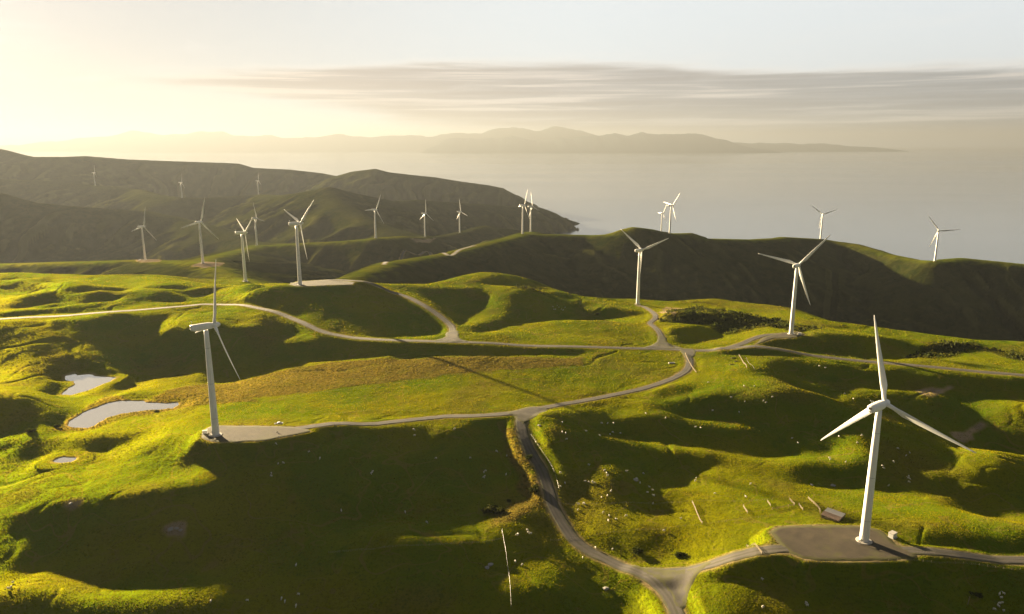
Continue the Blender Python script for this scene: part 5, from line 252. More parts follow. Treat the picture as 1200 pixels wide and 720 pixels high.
[0,0,0,0,0,0,0,0,0,0,0,0,0,0,0,0,0,0,0,0,0,0,0,0,0,0,1,-1,0,0,1,-1,0,0,0,0,0,-1,1,0,0,-1,1,-1,0,0,0,-1,0,-1,0,-1,0,1,0,0,0,1,0,-1,-1,0,-1,-2,0,-2,-1,0,-1,1,1,1,2,-2,1,1,5,2,0,-1,-3,-4,-3,-6,0,3,3,1,0,0,0,0,-1,0,0,1,0,2,0,1,1,1,0,0,1,0,0,0,1,0,0,0,1,0,-1,1,0,1,-1,0,0,0,0,0,1,-1,0,1,-1,1,-1,1,0,0,0,0,0,0,0,0,0,0,0,0,0,0,-1,0,0,-1,-3,-3,-3,3,6,5,1,-4,-4,-2,0,0,0,0,-1,0,-1,0,0,-1,-1,0,-5,-5,-4,8,14,9,2,0,2,2,0,0,-2,0,2,1,1,0,0,-2,-2,-3,-5,-2,-4,-3,-4,-2,-3,1,3,2,4,5,6,5,4,0,-3,-2,-1,-1,-1,-1,0,-1,-2,-1,0,-1,0,0,0,-1,1,-1,0,0,0,0,0,0,0,0,0,0,0,0,0,0,0,0,0,0,0,0,0,0,0,0,0,0,0,0,0,0,0,0,0,0,0,0,0,0],
[0,0,0,0,0,0,0,0,0,0,0,0,0,0,0,0,0,0,0,0,0,0,0,0,0,0,0,0,0,0,0,0,0,0,0,0,-1,1,0,-1,0,1,-1,0,0,-1,0,-1,-1,0,-1,0,0,0,0,1,0,0,0,1,0,-1,-1,0,-2,0,0,-1,1,0,2,1,-1,-1,-1,1,5,1,1,-1,-2,-3,0,-7,-4,1,2,2,1,0,0,-1,0,0,1,0,1,1,1,1,1,1,0,1,0,1,-1,1,0,0,0,1,0,-1,1,0,0,-1,1,0,0,0,0,0,0,0,0,0,1,-1,1,0,0,0,0,0,0,1,-1,1,0,-1,0,0,0,-1,0,0,0,-1,-1,-3,-3,-5,-2,2,6,2,-1,0,0,0,1,-1,0,-2,1,1,-1,-1,3,4,3,1,-5,-11,3,13,7,2,1,2,1,1,-1,-2,1,1,1,0,-2,-2,-2,-1,-5,-5,-5,-3,-1,1,4,1,1,3,1,4,3,4,3,3,-1,-3,-2,-1,-1,-1,-3,-2,-1,-1,0,-1,0,-1,0,1,-1,0,0,0,0,-1,1,0,0,0,-1,1,0,0,0,0,0,0,0,0,0,0,0,0,0,0,0,0,0,0,0,0,0,0,0,0,0,0,0,0],
[0,0,0,0,0,0,0,0,0,0,0,0,0,0,0,0,0,0,0,0,0,0,0,0,0,1,-1,0,0,1,-1,0,0,0,0,-1,1,0,-1,1,-1,0,0,0,-1,0,-1,0,-1,-1,0,-1,0,0,1,0,1,0,1,-1,0,0,0,-1,0,-1,1,1,0,2,1,-2,-2,-1,1,3,3,0,-1,-1,-3,-5,2,-1,-4,-1,1,1,0,1,0,0,-1,0,0,1,1,1,1,1,1,0,2,0,0,0,0,0,1,0,1,-1,0,1,0,0,-1,1,0,0,0,0,0,0,0,1,0,0,0,0,0,0,0,0,0,0,1,-1,1,-1,0,0,1,-1,-1,1,0,0,-1,-1,-1,-1,-3,-3,-4,0,3,3,1,0,0,1,-1,0,0,0,-3,-1,1,3,3,3,2,0,3,-3,-10,0,10,10,3,0,2,0,0,-1,-1,1,-1,1,-1,-3,-4,-5,-3,-3,-2,1,3,3,3,3,0,0,1,2,3,2,4,2,1,-3,-4,-2,-2,-3,-2,-2,-1,-1,-1,0,0,0,0,-1,0,0,0,0,0,0,0,0,0,0,0,0,0,0,0,0,0,0,0,0,0,0,0,0,0,0,0,0,0,0,0,0,0,0,0,0,0,0,0,0],
[0,0,0,0,0,0,0,0,0,0,0,0,0,0,0,0,0,0,0,0,0,0,0,0,0,0,0,0,0,0,0,0,0,0,0,0,0,-1,1,-1,1,-1,0,-1,0,0,-1,-2,0,-1,-1,0,-1,1,0,1,0,1,0,2,0,0,0,-1,0,1,0,1,2,0,-2,-1,-3,0,1,4,1,0,0,1,-5,-5,-2,2,-1,-1,0,0,0,0,-1,0,0,1,0,1,1,1,1,1,1,1,0,1,0,0,0,0,0,0,0,1,0,0,0,0,1,0,0,0,0,0,0,0,0,0,1,0,0,1,-1,0,0,0,1,0,-1,1,-1,1,0,0,-1,0,0,0,-1,0,0,0,0,-2,-1,-2,-3,-1,0,2,1,0,0,1,0,1,1,1,2,-3,-1,1,3,2,1,1,2,3,-5,-9,-3,6,11,3,1,2,0,0,-2,-1,-1,1,0,-3,-2,-2,-4,0,5,2,2,3,1,0,0,-1,1,2,3,2,2,3,0,-1,-6,-4,-4,-3,-3,-1,-2,0,-1,1,-1,0,0,0,0,0,0,0,0,0,0,0,0,0,0,0,0,0,0,0,0,0,0,0,0,0,0,0,0,0,0,0,0,0,0,0,0,0,0,0,0,0,0,0],
[0,0,0,0,0,0,0,0,0,0,0,0,0,0,0,0,0,0,0,0,0,0,0,0,1,-1,0,0,1,-1,0,0,0,0,-1,1,-1,1,-1,1,-1,0,0,0,-1,-1,-2,0,-2,-1,-1,-1,1,0,1,1,1,1,0,0,1,1,1,0,0,0,2,2,1,-2,-2,-4,-2,0,2,4,1,0,1,0,-5,-5,0,0,-1,0,0,-1,0,-1,-1,-1,1,0,1,1,2,1,2,1,1,0,1,-1,1,0,1,-1,1,0,0,-1,1,0,0,0,0,0,0,0,0,1,0,0,1,0,0,0,0,0,0,1,0,0,-1,1,0,-1,1,-1,0,0,0,0,0,-1,0,0,-1,1,-1,0,0,-2,-1,-2,0,-1,1,1,1,0,1,1,2,3,2,-1,-4,-2,0,2,2,4,2,2,3,-3,-8,-8,3,4,-4,1,7,3,0,-2,-2,-4,3,3,2,6,3,0,1,2,0,-1,0,1,0,0,1,2,2,1,2,1,-1,-2,-4,-8,-5,-4,-1,-2,0,-1,1,-1,0,0,0,0,0,0,-1,1,0,0,0,0,0,-1,1,0,0,0,0,0,0,0,0,0,0,0,0,0,0,0,0,0,0,0,0,0,0,0,0,0,0,0,0,0],
[0,0,0,0,0,0,0,0,0,0,0,0,0,0,0,0,0,0,0,0,0,0,0,0,0,0,0,0,0,0,0,0,0,-1,1,-1,1,-1,0,0,0,0,-1,0,-1,-1,-1,-2,-1,-2,-1,0,-1,1,1,1,0,1,2,2,1,1,0,1,0,3,2,1,-1,-3,-4,-3,-4,1,6,3,0,0,0,-1,-6,-1,0,0,0,-1,-1,0,-1,-1,-1,-1,-1,1,2,2,1,2,1,1,1,1,0,0,0,0,0,1,-1,0,0,1,-1,0,0,1,0,0,0,0,0,0,0,1,0,0,0,1,0,0,1,-1,1,0,0,-1,0,1,-1,0,0,0,0,0,0,0,0,-1,1,-1,0,0,-1,0,0,-1,-2,0,0,0,1,0,1,2,1,2,2,-3,-3,-3,-1,1,3,2,4,3,2,1,0,-8,-10,4,-1,-9,-2,2,1,1,2,2,2,9,12,7,4,1,-1,0,-1,-1,0,0,0,0,1,1,-1,-3,-4,0,-1,-2,-1,-4,-5,-3,-2,1,-1,0,0,0,0,0,0,0,0,0,0,0,-1,1,0,0,0,0,0,0,0,0,0,0,0,0,0,0,0,0,0,0,0,0,0,0,0,0,0,0,0,0,0,0,0,0,0,0],
[0,0,0,0,0,0,0,0,0,0,0,0,0,0,0,0,0,0,0,0,0,0,0,1,-1,0,0,0,0,0,0,0,0,0,-1,1,-1,0,1,-1,0,0,-1,-1,0,-2,0,-2,-2,-2,-2,-2,1,0,1,0,2,1,1,1,2,1,2,1,3,5,2,-1,-4,-4,-3,-4,2,4,2,1,0,0,-1,-5,-6,2,4,0,-3,-1,-1,-1,-1,-2,-1,-2,0,2,2,2,3,1,2,1,0,1,-1,1,0,0,0,-1,1,0,0,-1,1,0,0,0,0,0,0,0,1,-1,1,0,0,1,1,0,0,0,0,1,-1,0,0,0,1,-1,0,0,0,0,0,0,-1,0,0,0,0,0,1,-1,0,0,0,-1,0,-2,0,0,0,1,0,0,2,1,-1,-1,-2,-1,-1,0,1,2,2,2,0,1,1,5,-2,-4,2,-1,-7,-3,1,3,3,4,7,7,6,4,2,-1,1,-2,0,-2,-1,-1,-1,-4,-4,-2,-2,-1,-4,-6,0,-1,1,1,0,0,0,-1,0,0,-1,1,0,0,0,0,0,-1,1,0,0,0,0,0,-1,1,0,0,0,0,0,0,0,0,0,0,0,0,0,0,0,0,0,0,0,0,0,0,0,0,0,0,0,0,0,0],
[0,0,0,0,0,0,0,0,0,0,0,0,0,0,0,0,0,0,0,0,0,0,0,0,0,0,0,0,0,0,0,0,-1,1,0,-1,0,1,-1,0,0,-1,1,-1,-2,0,-3,-1,-2,-1,-3,-2,-2,0,0,1,2,2,2,1,1,3,5,6,4,1,-1,-4,-3,-4,-4,-1,2,4,2,0,0,0,-4,-11,-1,7,0,1,-1,-2,0,0,-1,-1,-4,-2,1,2,3,4,1,2,1,1,0,0,0,0,0,0,-1,1,-1,0,0,1,-1,1,0,0,0,0,0,0,0,1,0,0,1,0,0,0,1,0,0,0,1,0,-1,1,-1,0,-1,0,0,0,0,0,1,-1,0,0,0,0,0,1,0,0,-1,0,-1,0,-2,1,-1,0,0,0,-1,0,0,2,1,0,-1,-1,1,1,2,0,1,0,3,2,3,-1,1,3,0,0,3,3,4,3,0,1,4,1,-1,-3,-2,-1,-3,-4,-5,-2,-3,0,-2,-3,-1,0,0,-1,-2,0,0,1,1,0,0,0,0,0,0,0,0,0,0,0,-1,1,0,-1,1,0,0,0,0,0,0,0,0,0,0,0,0,0,0,0,0,0,0,0,0,0,0,0,0,0,0,0,0,0,0,0,0,0,0,0],
[0,0,0,0,0,0,0,0,0,0,0,0,0,0,0,0,0,0,0,0,0,0,0,0,0,0,0,0,0,0,0,-1,1,-1,0,0,1,-1,0,1,-1,0,-1,-1,-1,-2,0,-2,-1,-2,-2,-3,-3,-1,0,2,2,2,1,4,4,4,5,6,3,-2,-4,-4,-4,-2,-1,1,2,2,1,1,-1,-4,-9,-9,2,6,3,-1,0,0,0,0,1,-1,-3,-4,2,3,3,1,3,1,1,-1,1,0,0,0,-1,0,1,-1,0,0,-1,0,1,0,0,0,0,0,0,1,0,0,1,0,0,0,0,1,0,1,0,0,0,0,1,-2,0,0,1,-1,-1,0,1,0,-1,1,0,1,0,0,0,0,0,0,0,0,0,-1,-2,-1,0,-1,0,-2,-2,-2,-1,2,7,3,1,0,-1,1,1,3,1,3,1,3,0,-2,1,3,3,3,3,2,1,1,-1,-1,0,-1,-3,-4,-6,-3,-2,-2,-2,-3,-1,-1,0,0,0,0,1,0,-1,0,0,1,0,0,0,1,0,0,0,0,0,0,0,0,0,0,0,0,0,0,0,-1,1,0,0,0,0,0,0,0,0,0,0,0,0,0,0,0,0,0,0,0,0,0,0,0,0,0,0,0,0,0,0,0],
[0,0,0,0,0,0,0,0,0,0,0,0,0,0,0,0,0,0,0,0,0,0,1,-1,0,0,0,0,-1,1,0,0,-1,0,1,0,-1,0,1,-1,0,0,-2,0,-1,-1,-2,0,-2,-1,0,-1,-3,-3,-1,0,4,5,4,4,7,6,2,-1,-1,-4,-4,-3,-3,-1,0,2,4,2,0,-1,-5,-8,-10,-3,0,4,4,1,2,2,0,1,1,2,-1,-4,-2,4,1,3,0,1,-1,1,-1,0,1,0,0,-1,0,0,0,-1,1,-1,0,0,1,0,0,0,0,0,0,1,0,1,0,0,0,0,1,0,0,0,0,0,0,1,0,-1,0,0,0,0,-1,0,1,0,0,0,1,1,0,0,-1,0,0,0,0,-1,0,-2,-1,-2,-1,-2,-3,-4,-3,2,7,9,2,3,1,1,1,2,2,2,2,0,0,0,1,3,3,4,1,1,-2,-3,-3,-4,-6,-1,-2,-2,-2,-3,-2,1,-1,0,0,0,1,-1,0,0,1,0,0,0,0,0,0,1,0,-1,1,0,0,0,0,0,0,-1,1,0,-1,1,0,0,0,0,0,0,0,0,0,0,0,0,0,0,0,0,0,0,0,0,0,0,0,0,0,0,0,0,0,0,0,0,0,0,0,0],
[0,0,0,0,0,0,0,0,0,0,0,0,0,0,0,0,0,0,0,0,0,0,0,0,0,0,0,0,0,-1,0,1,0,0,-1,0,0,1,-1,0,0,-1,0,-2,0,-1,-1,-1,0,0,1,1,2,1,-1,-2,1,4,8,5,2,1,-1,-3,-5,-3,-4,-2,-1,0,2,5,3,-1,-3,-4,-7,-8,-4,0,1,2,3,1,2,0,2,2,3,2,3,0,-6,-2,2,0,1,-1,0,0,1,0,0,0,0,0,-1,0,0,0,-1,1,0,0,1,0,0,-1,0,0,1,0,0,1,0,0,1,0,0,0,1,0,0,0,0,0,-1,1,-1,0,0,0,0,0,0,0,1,1,0,0,1,-1,1,0,0,0,-1,0,-2,-1,-2,-1,-3,-2,-3,-4,-1,3,3,10,6,3,3,2,1,0,1,1,1,1,1,0,1,1,0,-1,3,-3,0,-4,-4,-2,-3,-4,-2,0,0,-1,0,-1,1,0,0,0,0,1,-1,1,0,-1,0,0,1,0,0,0,1,0,0,0,0,0,0,0,-1,1,0,0,0,0,0,0,0,0,0,0,0,0,0,0,0,0,0,0,0,0,0,0,0,0,0,0,0,0,0,0,0,0,0,0,0,0,0,0,0,0],
[0,0,0,0,0,0,0,0,0,0,0,0,0,0,0,0,0,0,0,0,0,0,0,0,0,0,0,0,0,0,0,-1,1,0,0,0,0,-1,1,-1,0,-1,0,-1,-1,-2,0,-1,1,1,1,4,4,2,4,4,1,1,0,1,0,-4,-4,-4,-3,-4,-2,-1,1,3,3,2,0,-3,-4,-6,-6,-4,-2,3,6,-2,0,1,-1,3,2,3,4,0,2,6,3,-6,-5,-4,-2,-1,-1,0,2,1,1,0,0,1,0,0,-1,0,0,0,0,2,0,0,-1,-1,-1,1,0,1,1,0,0,0,-1,1,0,1,0,0,0,1,0,0,1,-1,0,0,0,0,-1,0,0,1,1,0,1,1,0,0,0,-1,0,0,0,-1,0,-2,-2,-1,-2,-3,-2,-1,0,3,4,2,13,2,0,1,1,1,1,1,1,0,0,0,-2,-1,-1,-5,-3,-1,-1,1,0,0,-2,-2,0,0,-1,1,-1,1,0,-1,0,1,-1,0,0,0,0,1,0,0,0,0,1,0,0,0,0,0,1,-1,0,0,0,0,0,0,0,0,0,0,-1,1,0,0,0,0,0,0,0,0,0,0,0,0,0,0,0,0,0,0,0,0,0,0,0,0,0,0,0,0,0,0,0,0],
[0,0,0,0,0,0,0,0,0,0,0,0,0,0,0,0,0,0,0,0,0,0,0,0,0,0,0,0,0,0,0,0,-1,0,0,0,1,0,-1,1,-1,-1,-1,0,-2,0,-1,1,0,1,3,3,4,4,3,3,2,0,0,-3,-4,-4,-5,-3,-3,-1,-1,1,1,2,2,2,-2,-3,-5,-5,-4,-3,1,4,4,0,-3,0,1,1,3,4,3,4,2,6,5,0,-3,-4,-5,-5,-5,-3,-2,1,2,2,0,0,0,1,-1,0,0,0,1,0,2,1,-2,-2,0,0,1,0,1,0,-1,0,0,0,0,0,1,1,0,1,1,0,0,0,0,-1,0,0,1,-1,1,1,0,1,1,0,0,0,0,0,0,0,-1,0,-1,-1,-1,-3,-1,-1,-2,1,0,1,2,1,2,11,3,1,1,0,-1,0,-1,-3,-1,0,0,-1,-1,0,-4,0,-1,0,0,0,0,-1,-1,0,1,-1,1,-1,0,0,0,-1,1,-1,1,0,0,1,0,1,-1,1,0,0,-1,1,0,0,0,0,0,0,0,0,0,-1,1,0,0,0,0,0,0,0,0,0,0,0,0,0,0,0,0,0,0,0,0,0,0,0,0,0,0,0,0,0,0,0,0,0,0,0,0,0],
[0,0,0,0,0,0,0,0,0,0,0,0,0,0,0,0,0,0,0,0,0,0,0,0,0,0,0,0,0,0,-1,1,0,0,0,0,-1,1,0,-1,0,0,-2,-1,0,0,0,-1,1,2,3,4,3,4,3,3,1,0,-3,-4,-6,-5,-3,-4,-2,-1,1,1,3,1,2,-1,-1,-4,-4,-5,-3,0,3,4,4,1,-3,-4,1,2,2,3,5,5,6,4,3,1,-1,-1,-4,-3,-4,-6,-6,-4,-1,1,2,1,1,-1,1,0,0,-1,0,1,1,4,-2,-4,-2,0,0,1,-1,-1,0,-1,0,0,1,0,1,0,3,1,2,2,-1,0,0,1,-1,0,-1,1,0,1,2,1,0,0,0,0,0,0,0,-1,1,-1,0,-2,-1,-1,-2,0,0,0,2,0,0,1,-1,3,7,1,1,-1,-2,-3,-1,0,-1,0,1,0,1,-1,-2,-1,0,0,0,0,0,0,0,0,0,0,-1,1,-1,0,0,0,0,1,0,0,1,0,0,0,1,0,0,0,1,-1,0,0,0,0,0,0,0,0,0,0,0,0,0,-1,1,0,0,0,0,0,0,0,0,0,0,0,0,0,0,0,0,0,0,0,0,0,0,0,0,0,0,0,0,0,0,0,0,0],
[0,0,0,0,0,0,0,0,0,0,0,0,0,0,0,0,0,0,0,0,0,0,0,0,0,0,0,0,0,-1,1,0,0,0,0,0,0,-1,0,0,0,-1,0,-1,-1,0,0,1,1,2,3,3,4,3,4,2,0,-2,-4,-5,-5,-5,-5,-2,-1,-1,2,2,2,2,1,-1,-4,-3,-4,-3,-1,2,5,4,5,5,1,0,-2,0,2,2,1,4,4,3,1,0,-1,-2,-1,-3,-1,-3,-4,-5,-5,-4,-2,1,0,0,0,0,0,1,0,1,1,4,6,1,-1,-4,-2,-1,-1,1,1,0,-1,0,-1,1,-1,-1,-4,2,3,2,0,0,1,0,1,-1,0,0,1,1,1,1,1,0,-1,0,0,0,0,0,-1,0,-1,0,-1,-1,0,-1,1,1,0,0,-1,-1,0,-2,1,1,0,0,1,0,-1,1,1,0,2,0,-1,-2,0,-1,-1,1,0,0,0,1,0,0,0,0,0,-1,1,0,-1,1,0,0,1,1,0,0,1,0,0,0,0,0,0,1,-1,0,0,0,0,-1,1,0,0,0,0,0,0,0,0,0,0,0,0,0,0,0,0,0,0,0,0,0,0,0,0,0,0,0,0,0,0,0,0,0,0,0,0,0,0,0,0,0],
[0,0,0,0,0,0,0,0,0,0,0,0,0,0,0,0,0,0,0,0,0,0,-1,1,0,0,0,0,-1,1,0,-1,1,0,0,0,0,0,0,0,-2,0,-1,0,0,-1,1,2,2,2,3,4,3,3,1,2,0,-4,-4,-5,-6,-4,-4,-2,-1,1,1,2,2,2,-1,-2,-2,-3,-3,-2,0,4,4,6,6,5,4,4,4,2,2,-1,-3,-4,1,1,0,-1,0,-2,-2,-1,-1,0,0,-1,-4,-3,-4,-4,-1,0,0,0,1,1,1,1,2,1,7,7,3,1,-2,-2,0,-1,2,1,0,-1,0,-2,-1,-2,-5,-10,-8,1,0,1,3,2,0,0,1,0,1,2,2,0,0,-1,0,0,-1,1,-1,1,0,-1,0,0,-1,0,0,0,1,-1,1,-1,0,-2,-2,-1,-2,1,-1,1,1,1,1,0,2,2,-2,0,-1,-2,-3,0,0,1,0,-1,1,1,1,0,0,1,0,0,0,0,1,0,0,1,0,0,1,0,1,0,0,1,0,0,-1,0,0,0,0,0,0,0,0,0,-1,1,0,0,-1,1,0,0,0,0,0,0,0,0,0,0,0,0,0,0,0,0,0,0,0,0,0,0,0,0,0,0,0,0,0,0,0,0,0,0],
[0,0,0,0,0,0,0,0,0,0,0,0,0,0,0,0,0,0,0,0,0,0,0,0,0,0,0,-1,1,0,0,0,0,0,0,0,0,0,0,-1,0,-1,0,-1,1,1,1,1,3,3,3,3,2,3,2,0,-4,-3,-5,-4,-4,-4,-2,-2,0,0,2,2,1,-1,0,-2,-2,-3,-1,0,2,3,4,5,6,5,4,3,3,2,-1,-1,-3,0,-1,0,-1,-1,-2,-1,-2,0,0,0,1,1,1,-1,1,-1,-1,0,1,3,2,1,2,0,0,-2,0,2,1,1,1,-1,-1,1,-2,-2,0,-2,-2,-1,-2,0,1,0,-2,-7,-4,-6,-3,1,2,1,2,3,1,2,-1,0,-2,0,-1,0,0,0,0,0,0,0,0,-1,0,0,0,1,0,1,-1,0,-1,0,-1,-2,-1,0,0,1,0,0,-1,1,-1,0,0,-1,0,-1,-1,-1,0,0,0,-2,2,1,1,2,0,-1,0,1,0,1,0,1,1,0,1,1,0,0,0,1,0,-1,0,0,1,-1,0,0,-1,0,0,1,0,0,0,0,0,-1,1,0,0,0,0,0,0,0,0,0,0,0,0,0,0,0,0,0,0,0,0,0,0,0,0,0,0,0,0,0,0,0,0,0,0,0],
[0,0,0,0,0,0,0,0,0,0,0,0,0,0,0,0,0,0,0,0,0,0,0,0,0,0,0,0,0,0,0,0,0,0,0,0,1,0,-1,0,0,-1,0,0,0,1,2,2,3,3,3,2,4,1,-1,-2,-2,-4,-4,-3,-3,-2,-2,-1,-1,1,1,0,0,1,-2,-1,-2,-1,-1,1,3,3,4,5,4,5,3,2,2,1,-1,-3,-1,-1,0,-1,-1,-1,-1,-2,0,-1,0,2,1,1,2,1,0,0,1,1,2,1,3,2,1,0,-2,-5,-1,1,-1,-1,0,-2,-4,-4,-3,0,-2,-1,-1,-1,1,2,3,3,3,2,0,0,-3,-2,0,2,-1,-2,-1,-3,-2,-2,-1,0,-1,0,0,0,0,-1,0,1,0,0,0,0,0,1,-1,0,0,0,0,-1,0,-1,0,0,0,-2,-1,-2,-4,-3,1,2,0,2,5,6,3,1,0,-1,-1,-5,-7,-1,1,1,0,1,1,-1,1,0,1,0,1,1,1,0,0,2,0,-1,1,0,0,-1,0,0,0,0,0,0,0,0,0,-1,1,0,-1,1,0,0,0,0,0,0,0,0,0,0,0,0,0,0,0,0,0,0,0,0,0,0,0,0,0,0,0,0,0,0,0,0,0,0,0,0],
[0,0,0,0,0,0,0,0,0,0,0,0,0,0,0,0,0,0,0,0,0,0,0,-1,1,0,0,0,0,0,0,0,0,0,1,0,0,0,0,-1,0,0,0,1,0,1,2,3,3,4,1,3,0,-1,0,-3,-3,-3,-2,-3,-1,-1,-1,0,0,-1,0,0,0,-1,-1,-2,-1,0,1,2,2,3,5,3,4,3,3,3,1,-1,-2,-2,-2,-1,0,-1,0,-1,-2,0,-2,0,1,2,2,2,1,1,0,1,1,2,2,2,1,-1,-3,-1,-3,-5,-7,-1,-1,0,-1,-1,0,-2,-2,-1,-1,0,0,0,-1,1,1,2,2,3,4,4,2,1,0,-1,-2,-3,-3,-4,-1,-2,0,-1,0,0,0,0,0,0,0,0,0,0,0,0,0,-1,1,0,0,0,0,0,0,0,0,-1,-1,-2,-3,0,-1,-3,0,3,7,4,2,3,2,2,0,-2,-2,-2,-6,-7,-3,1,1,1,0,1,0,1,1,1,1,1,0,0,1,0,0,1,-1,0,0,1,-1,0,0,0,0,0,-1,0,0,1,0,-1,1,0,0,0,0,0,0,0,0,0,0,0,0,0,0,0,0,0,0,0,0,0,0,0,0,0,0,0,0,0,0,0,0,0,0,0,0,0],
[0,0,0,0,0,0,0,0,0,0,0,0,0,0,0,0,0,0,0,0,0,0,0,0,0,0,0,0,0,0,0,0,0,1,-1,1,-1,0,1,0,0,1,0,1,1,2,2,3,2,2,2,-1,-1,-1,-2,-2,-3,-1,-2,-1,-1,-1,1,-1,0,1,-1,0,-1,-1,-1,-1,-1,0,2,3,3,3,3,5,3,3,3,1,-1,-1,-2,-3,-2,-1,-1,0,-1,-1,0,-3,0,0,2,4,3,1,1,0,0,1,1,2,0,-3,-3,-2,-4,-6,-4,0,-3,-2,1,-1,0,1,0,1,1,-1,1,-1,0,0,1,-1,0,0,0,-1,3,1,1,0,-1,0,1,0,-1,0,-2,0,-1,0,1,0,0,-1,1,-1,0,0,0,1,0,0,0,0,0,0,0,0,0,0,0,0,0,0,0,-1,-2,0,4,3,1,0,2,2,1,0,-1,0,-1,-2,-1,0,0,-5,-8,-4,2,1,2,1,1,0,1,1,1,0,1,1,0,0,1,-1,1,0,-1,0,0,-1,0,0,0,0,1,0,0,0,-1,1,0,0,0,0,0,0,0,0,0,0,0,0,0,0,0,0,0,0,0,0,0,0,0,0,0,0,0,0,0,0,0,0,0,0,0,0,0,0],
[0,0,0,0,0,0,0,0,0,0,0,0,0,0,0,0,0,0,0,0,0,0,0,0,-1,1,-1,1,0,0,0,1,-1,0,1,-1,1,0,0,1,1,0,1,1,2,2,2,2,2,1,0,-2,-2,-2,-3,-2,0,-2,-1,0,0,1,-1,1,0,-1,0,-1,-1,-2,0,-1,1,2,2,2,4,3,4,4,4,2,1,0,-1,-3,-3,-2,-2,-2,0,0,0,-1,-2,-2,-2,0,1,1,4,0,2,3,1,1,1,-4,-4,-6,-6,-4,-2,-2,-1,1,3,-2,0,2,1,1,1,0,1,0,0,1,0,1,-1,-1,1,0,0,-1,-2,1,0,-1,0,0,0,2,1,0,0,0,0,0,0,0,0,0,-1,1,0,0,0,0,0,-1,0,0,0,0,0,0,0,1,0,0,0,2,2,1,2,-1,0,2,-1,0,-1,1,1,0,0,-1,0,-1,-1,1,0,-1,-3,-8,-5,1,3,0,1,2,0,1,0,2,0,0,1,0,0,1,-1,0,0,-1,0,1,0,0,0,-1,0,0,0,0,1,0,0,0,0,0,0,0,0,0,0,0,0,0,0,0,0,0,0,0,0,0,0,0,0,0,0,0,0,0,0,0,0,0,0,0,0,0,0,0],
[0,0,0,0,0,0,0,0,0,0,0,0,0,0,0,0,0,0,0,0,0,0,0,0,0,-1,1,0,0,0,0,0,0,0,0,1,0,1,0,2,1,1,1,1,2,2,3,1,1,-1,-2,-2,-3,-3,-3,-1,-2,-1,1,0,1,0,2,0,0,0,-2,-1,-1,-1,-1,2,1,2,3,4,5,4,3,3,3,1,0,-2,-2,-3,-4,-2,-2,0,-1,1,0,-2,-4,-3,-4,-4,0,2,1,1,2,6,5,-2,-5,-4,-6,-3,-2,-2,0,-1,-2,1,1,0,0,3,2,2,2,2,0,1,-1,1,1,-1,1,0,-1,0,-1,0,0,0,-1,0,0,0,0,1,0,0,0,0,0,1,0,-1,1,0,0,0,0,0,0,0,-1,-2,-2,1,0,1,1,0,0,0,1,1,0,1,3,6,0,-1,-2,0,-1,-1,1,1,1,0,1,-1,0,0,-1,0,0,1,0,-2,-5,-8,-1,5,-2,-1,1,1,1,1,1,1,-1,1,1,0,-1,0,0,0,-1,0,0,0,0,1,0,0,0,0,0,0,0,0,0,0,0,0,0,0,0,0,0,0,0,0,0,0,0,0,0,0,0,0,0,0,0,0,0,0,0,0,0,0,0,0,0,0,0,0],
[0,0,0,0,0,0,0,0,0,0,0,0,0,0,0,0,0,0,0,0,0,0,0,0,0,0,0,0,0,0,0,0,1,-1,0,0,1,0,1,1,2,4,0,2,2,2,1,2,-1,-2,-3,-3,-3,-3,-2,-3,-2,1,-1,1,1,1,1,0,0,0,-1,-1,-1,1,0,1,3,2,4,3,4,6,5,2,1,1,-2,-2,-4,-3,-2,-3,-1,0,1,0,-2,-3,-5,-4,-3,-3,-2,4,1,4,2,0,0,-1,-4,0,3,2,1,0,-1,0,-3,-7,-2,-3,-3,2,4,3,2,1,1,1,0,0,1,1,0,-1,0,0,0,-1,-1,0,1,-1,0,0,0,0,1,-1,0,0,1,0,0,1,-1,0,0,0,1,0,1,0,-3,-4,-1,-1,2,1,0,1,1,0,1,1,1,-1,-2,2,5,3,1,0,0,0,1,0,0,1,1,0,-2,0,0,0,0,0,0,0,-3,-4,-8,-1,6,-4,-3,2,2,1,1,0,2,1,-1,0,0,-1,0,0,1,0,0,0,0,0,0,0,0,0,0,0,0,0,0,0,0,0,0,0,0,0,0,0,0,0,0,0,0,0,0,0,0,0,0,0,0,0,0,0,0,0,0,0,0,0,0,0,0,0],
[0,0,0,0,0,0,0,0,0,0,0,0,0,0,0,0,0,0,0,0,0,0,0,0,0,0,0,0,0,0,0,0,0,1,0,0,-1,0,1,1,4,2,5,1,2,2,1,-1,-2,-1,-3,-3,-4,-3,-4,-2,-1,-1,1,0,0,1,0,2,0,-1,0,-1,0,0,2,1,3,4,3,5,4,5,4,3,0,-1,-2,-3,-3,-4,-2,0,0,2,0,-1,-3,-7,-5,-3,-1,0,-1,3,5,3,1,-5,-4,2,2,1,2,2,1,1,0,-1,0,-1,-5,-3,-6,-6,2,1,3,3,2,-1,0,-1,0,2,0,1,-1,0,-1,0,0,0,-1,0,0,0,1,0,0,1,-1,1,-1,0,1,0,0,0,0,1,-1,2,1,2,-2,-5,-6,-1,2,1,0,0,1,2,1,0,1,1,-1,-3,0,3,5,4,3,2,0,1,-1,0,0,0,0,-2,-1,1,1,-1,1,-1,0,-1,-4,-6,2,6,-2,-5,-4,-1,3,0,0,1,2,-1,0,0,0,0,0,0,0,0,0,0,0,0,0,0,0,0,0,0,0,0,0,0,0,0,0,0,0,0,0,0,0,0,0,0,0,0,0,0,0,0,0,0,0,0,0,0,0,0,0,0,0,0,0,0],
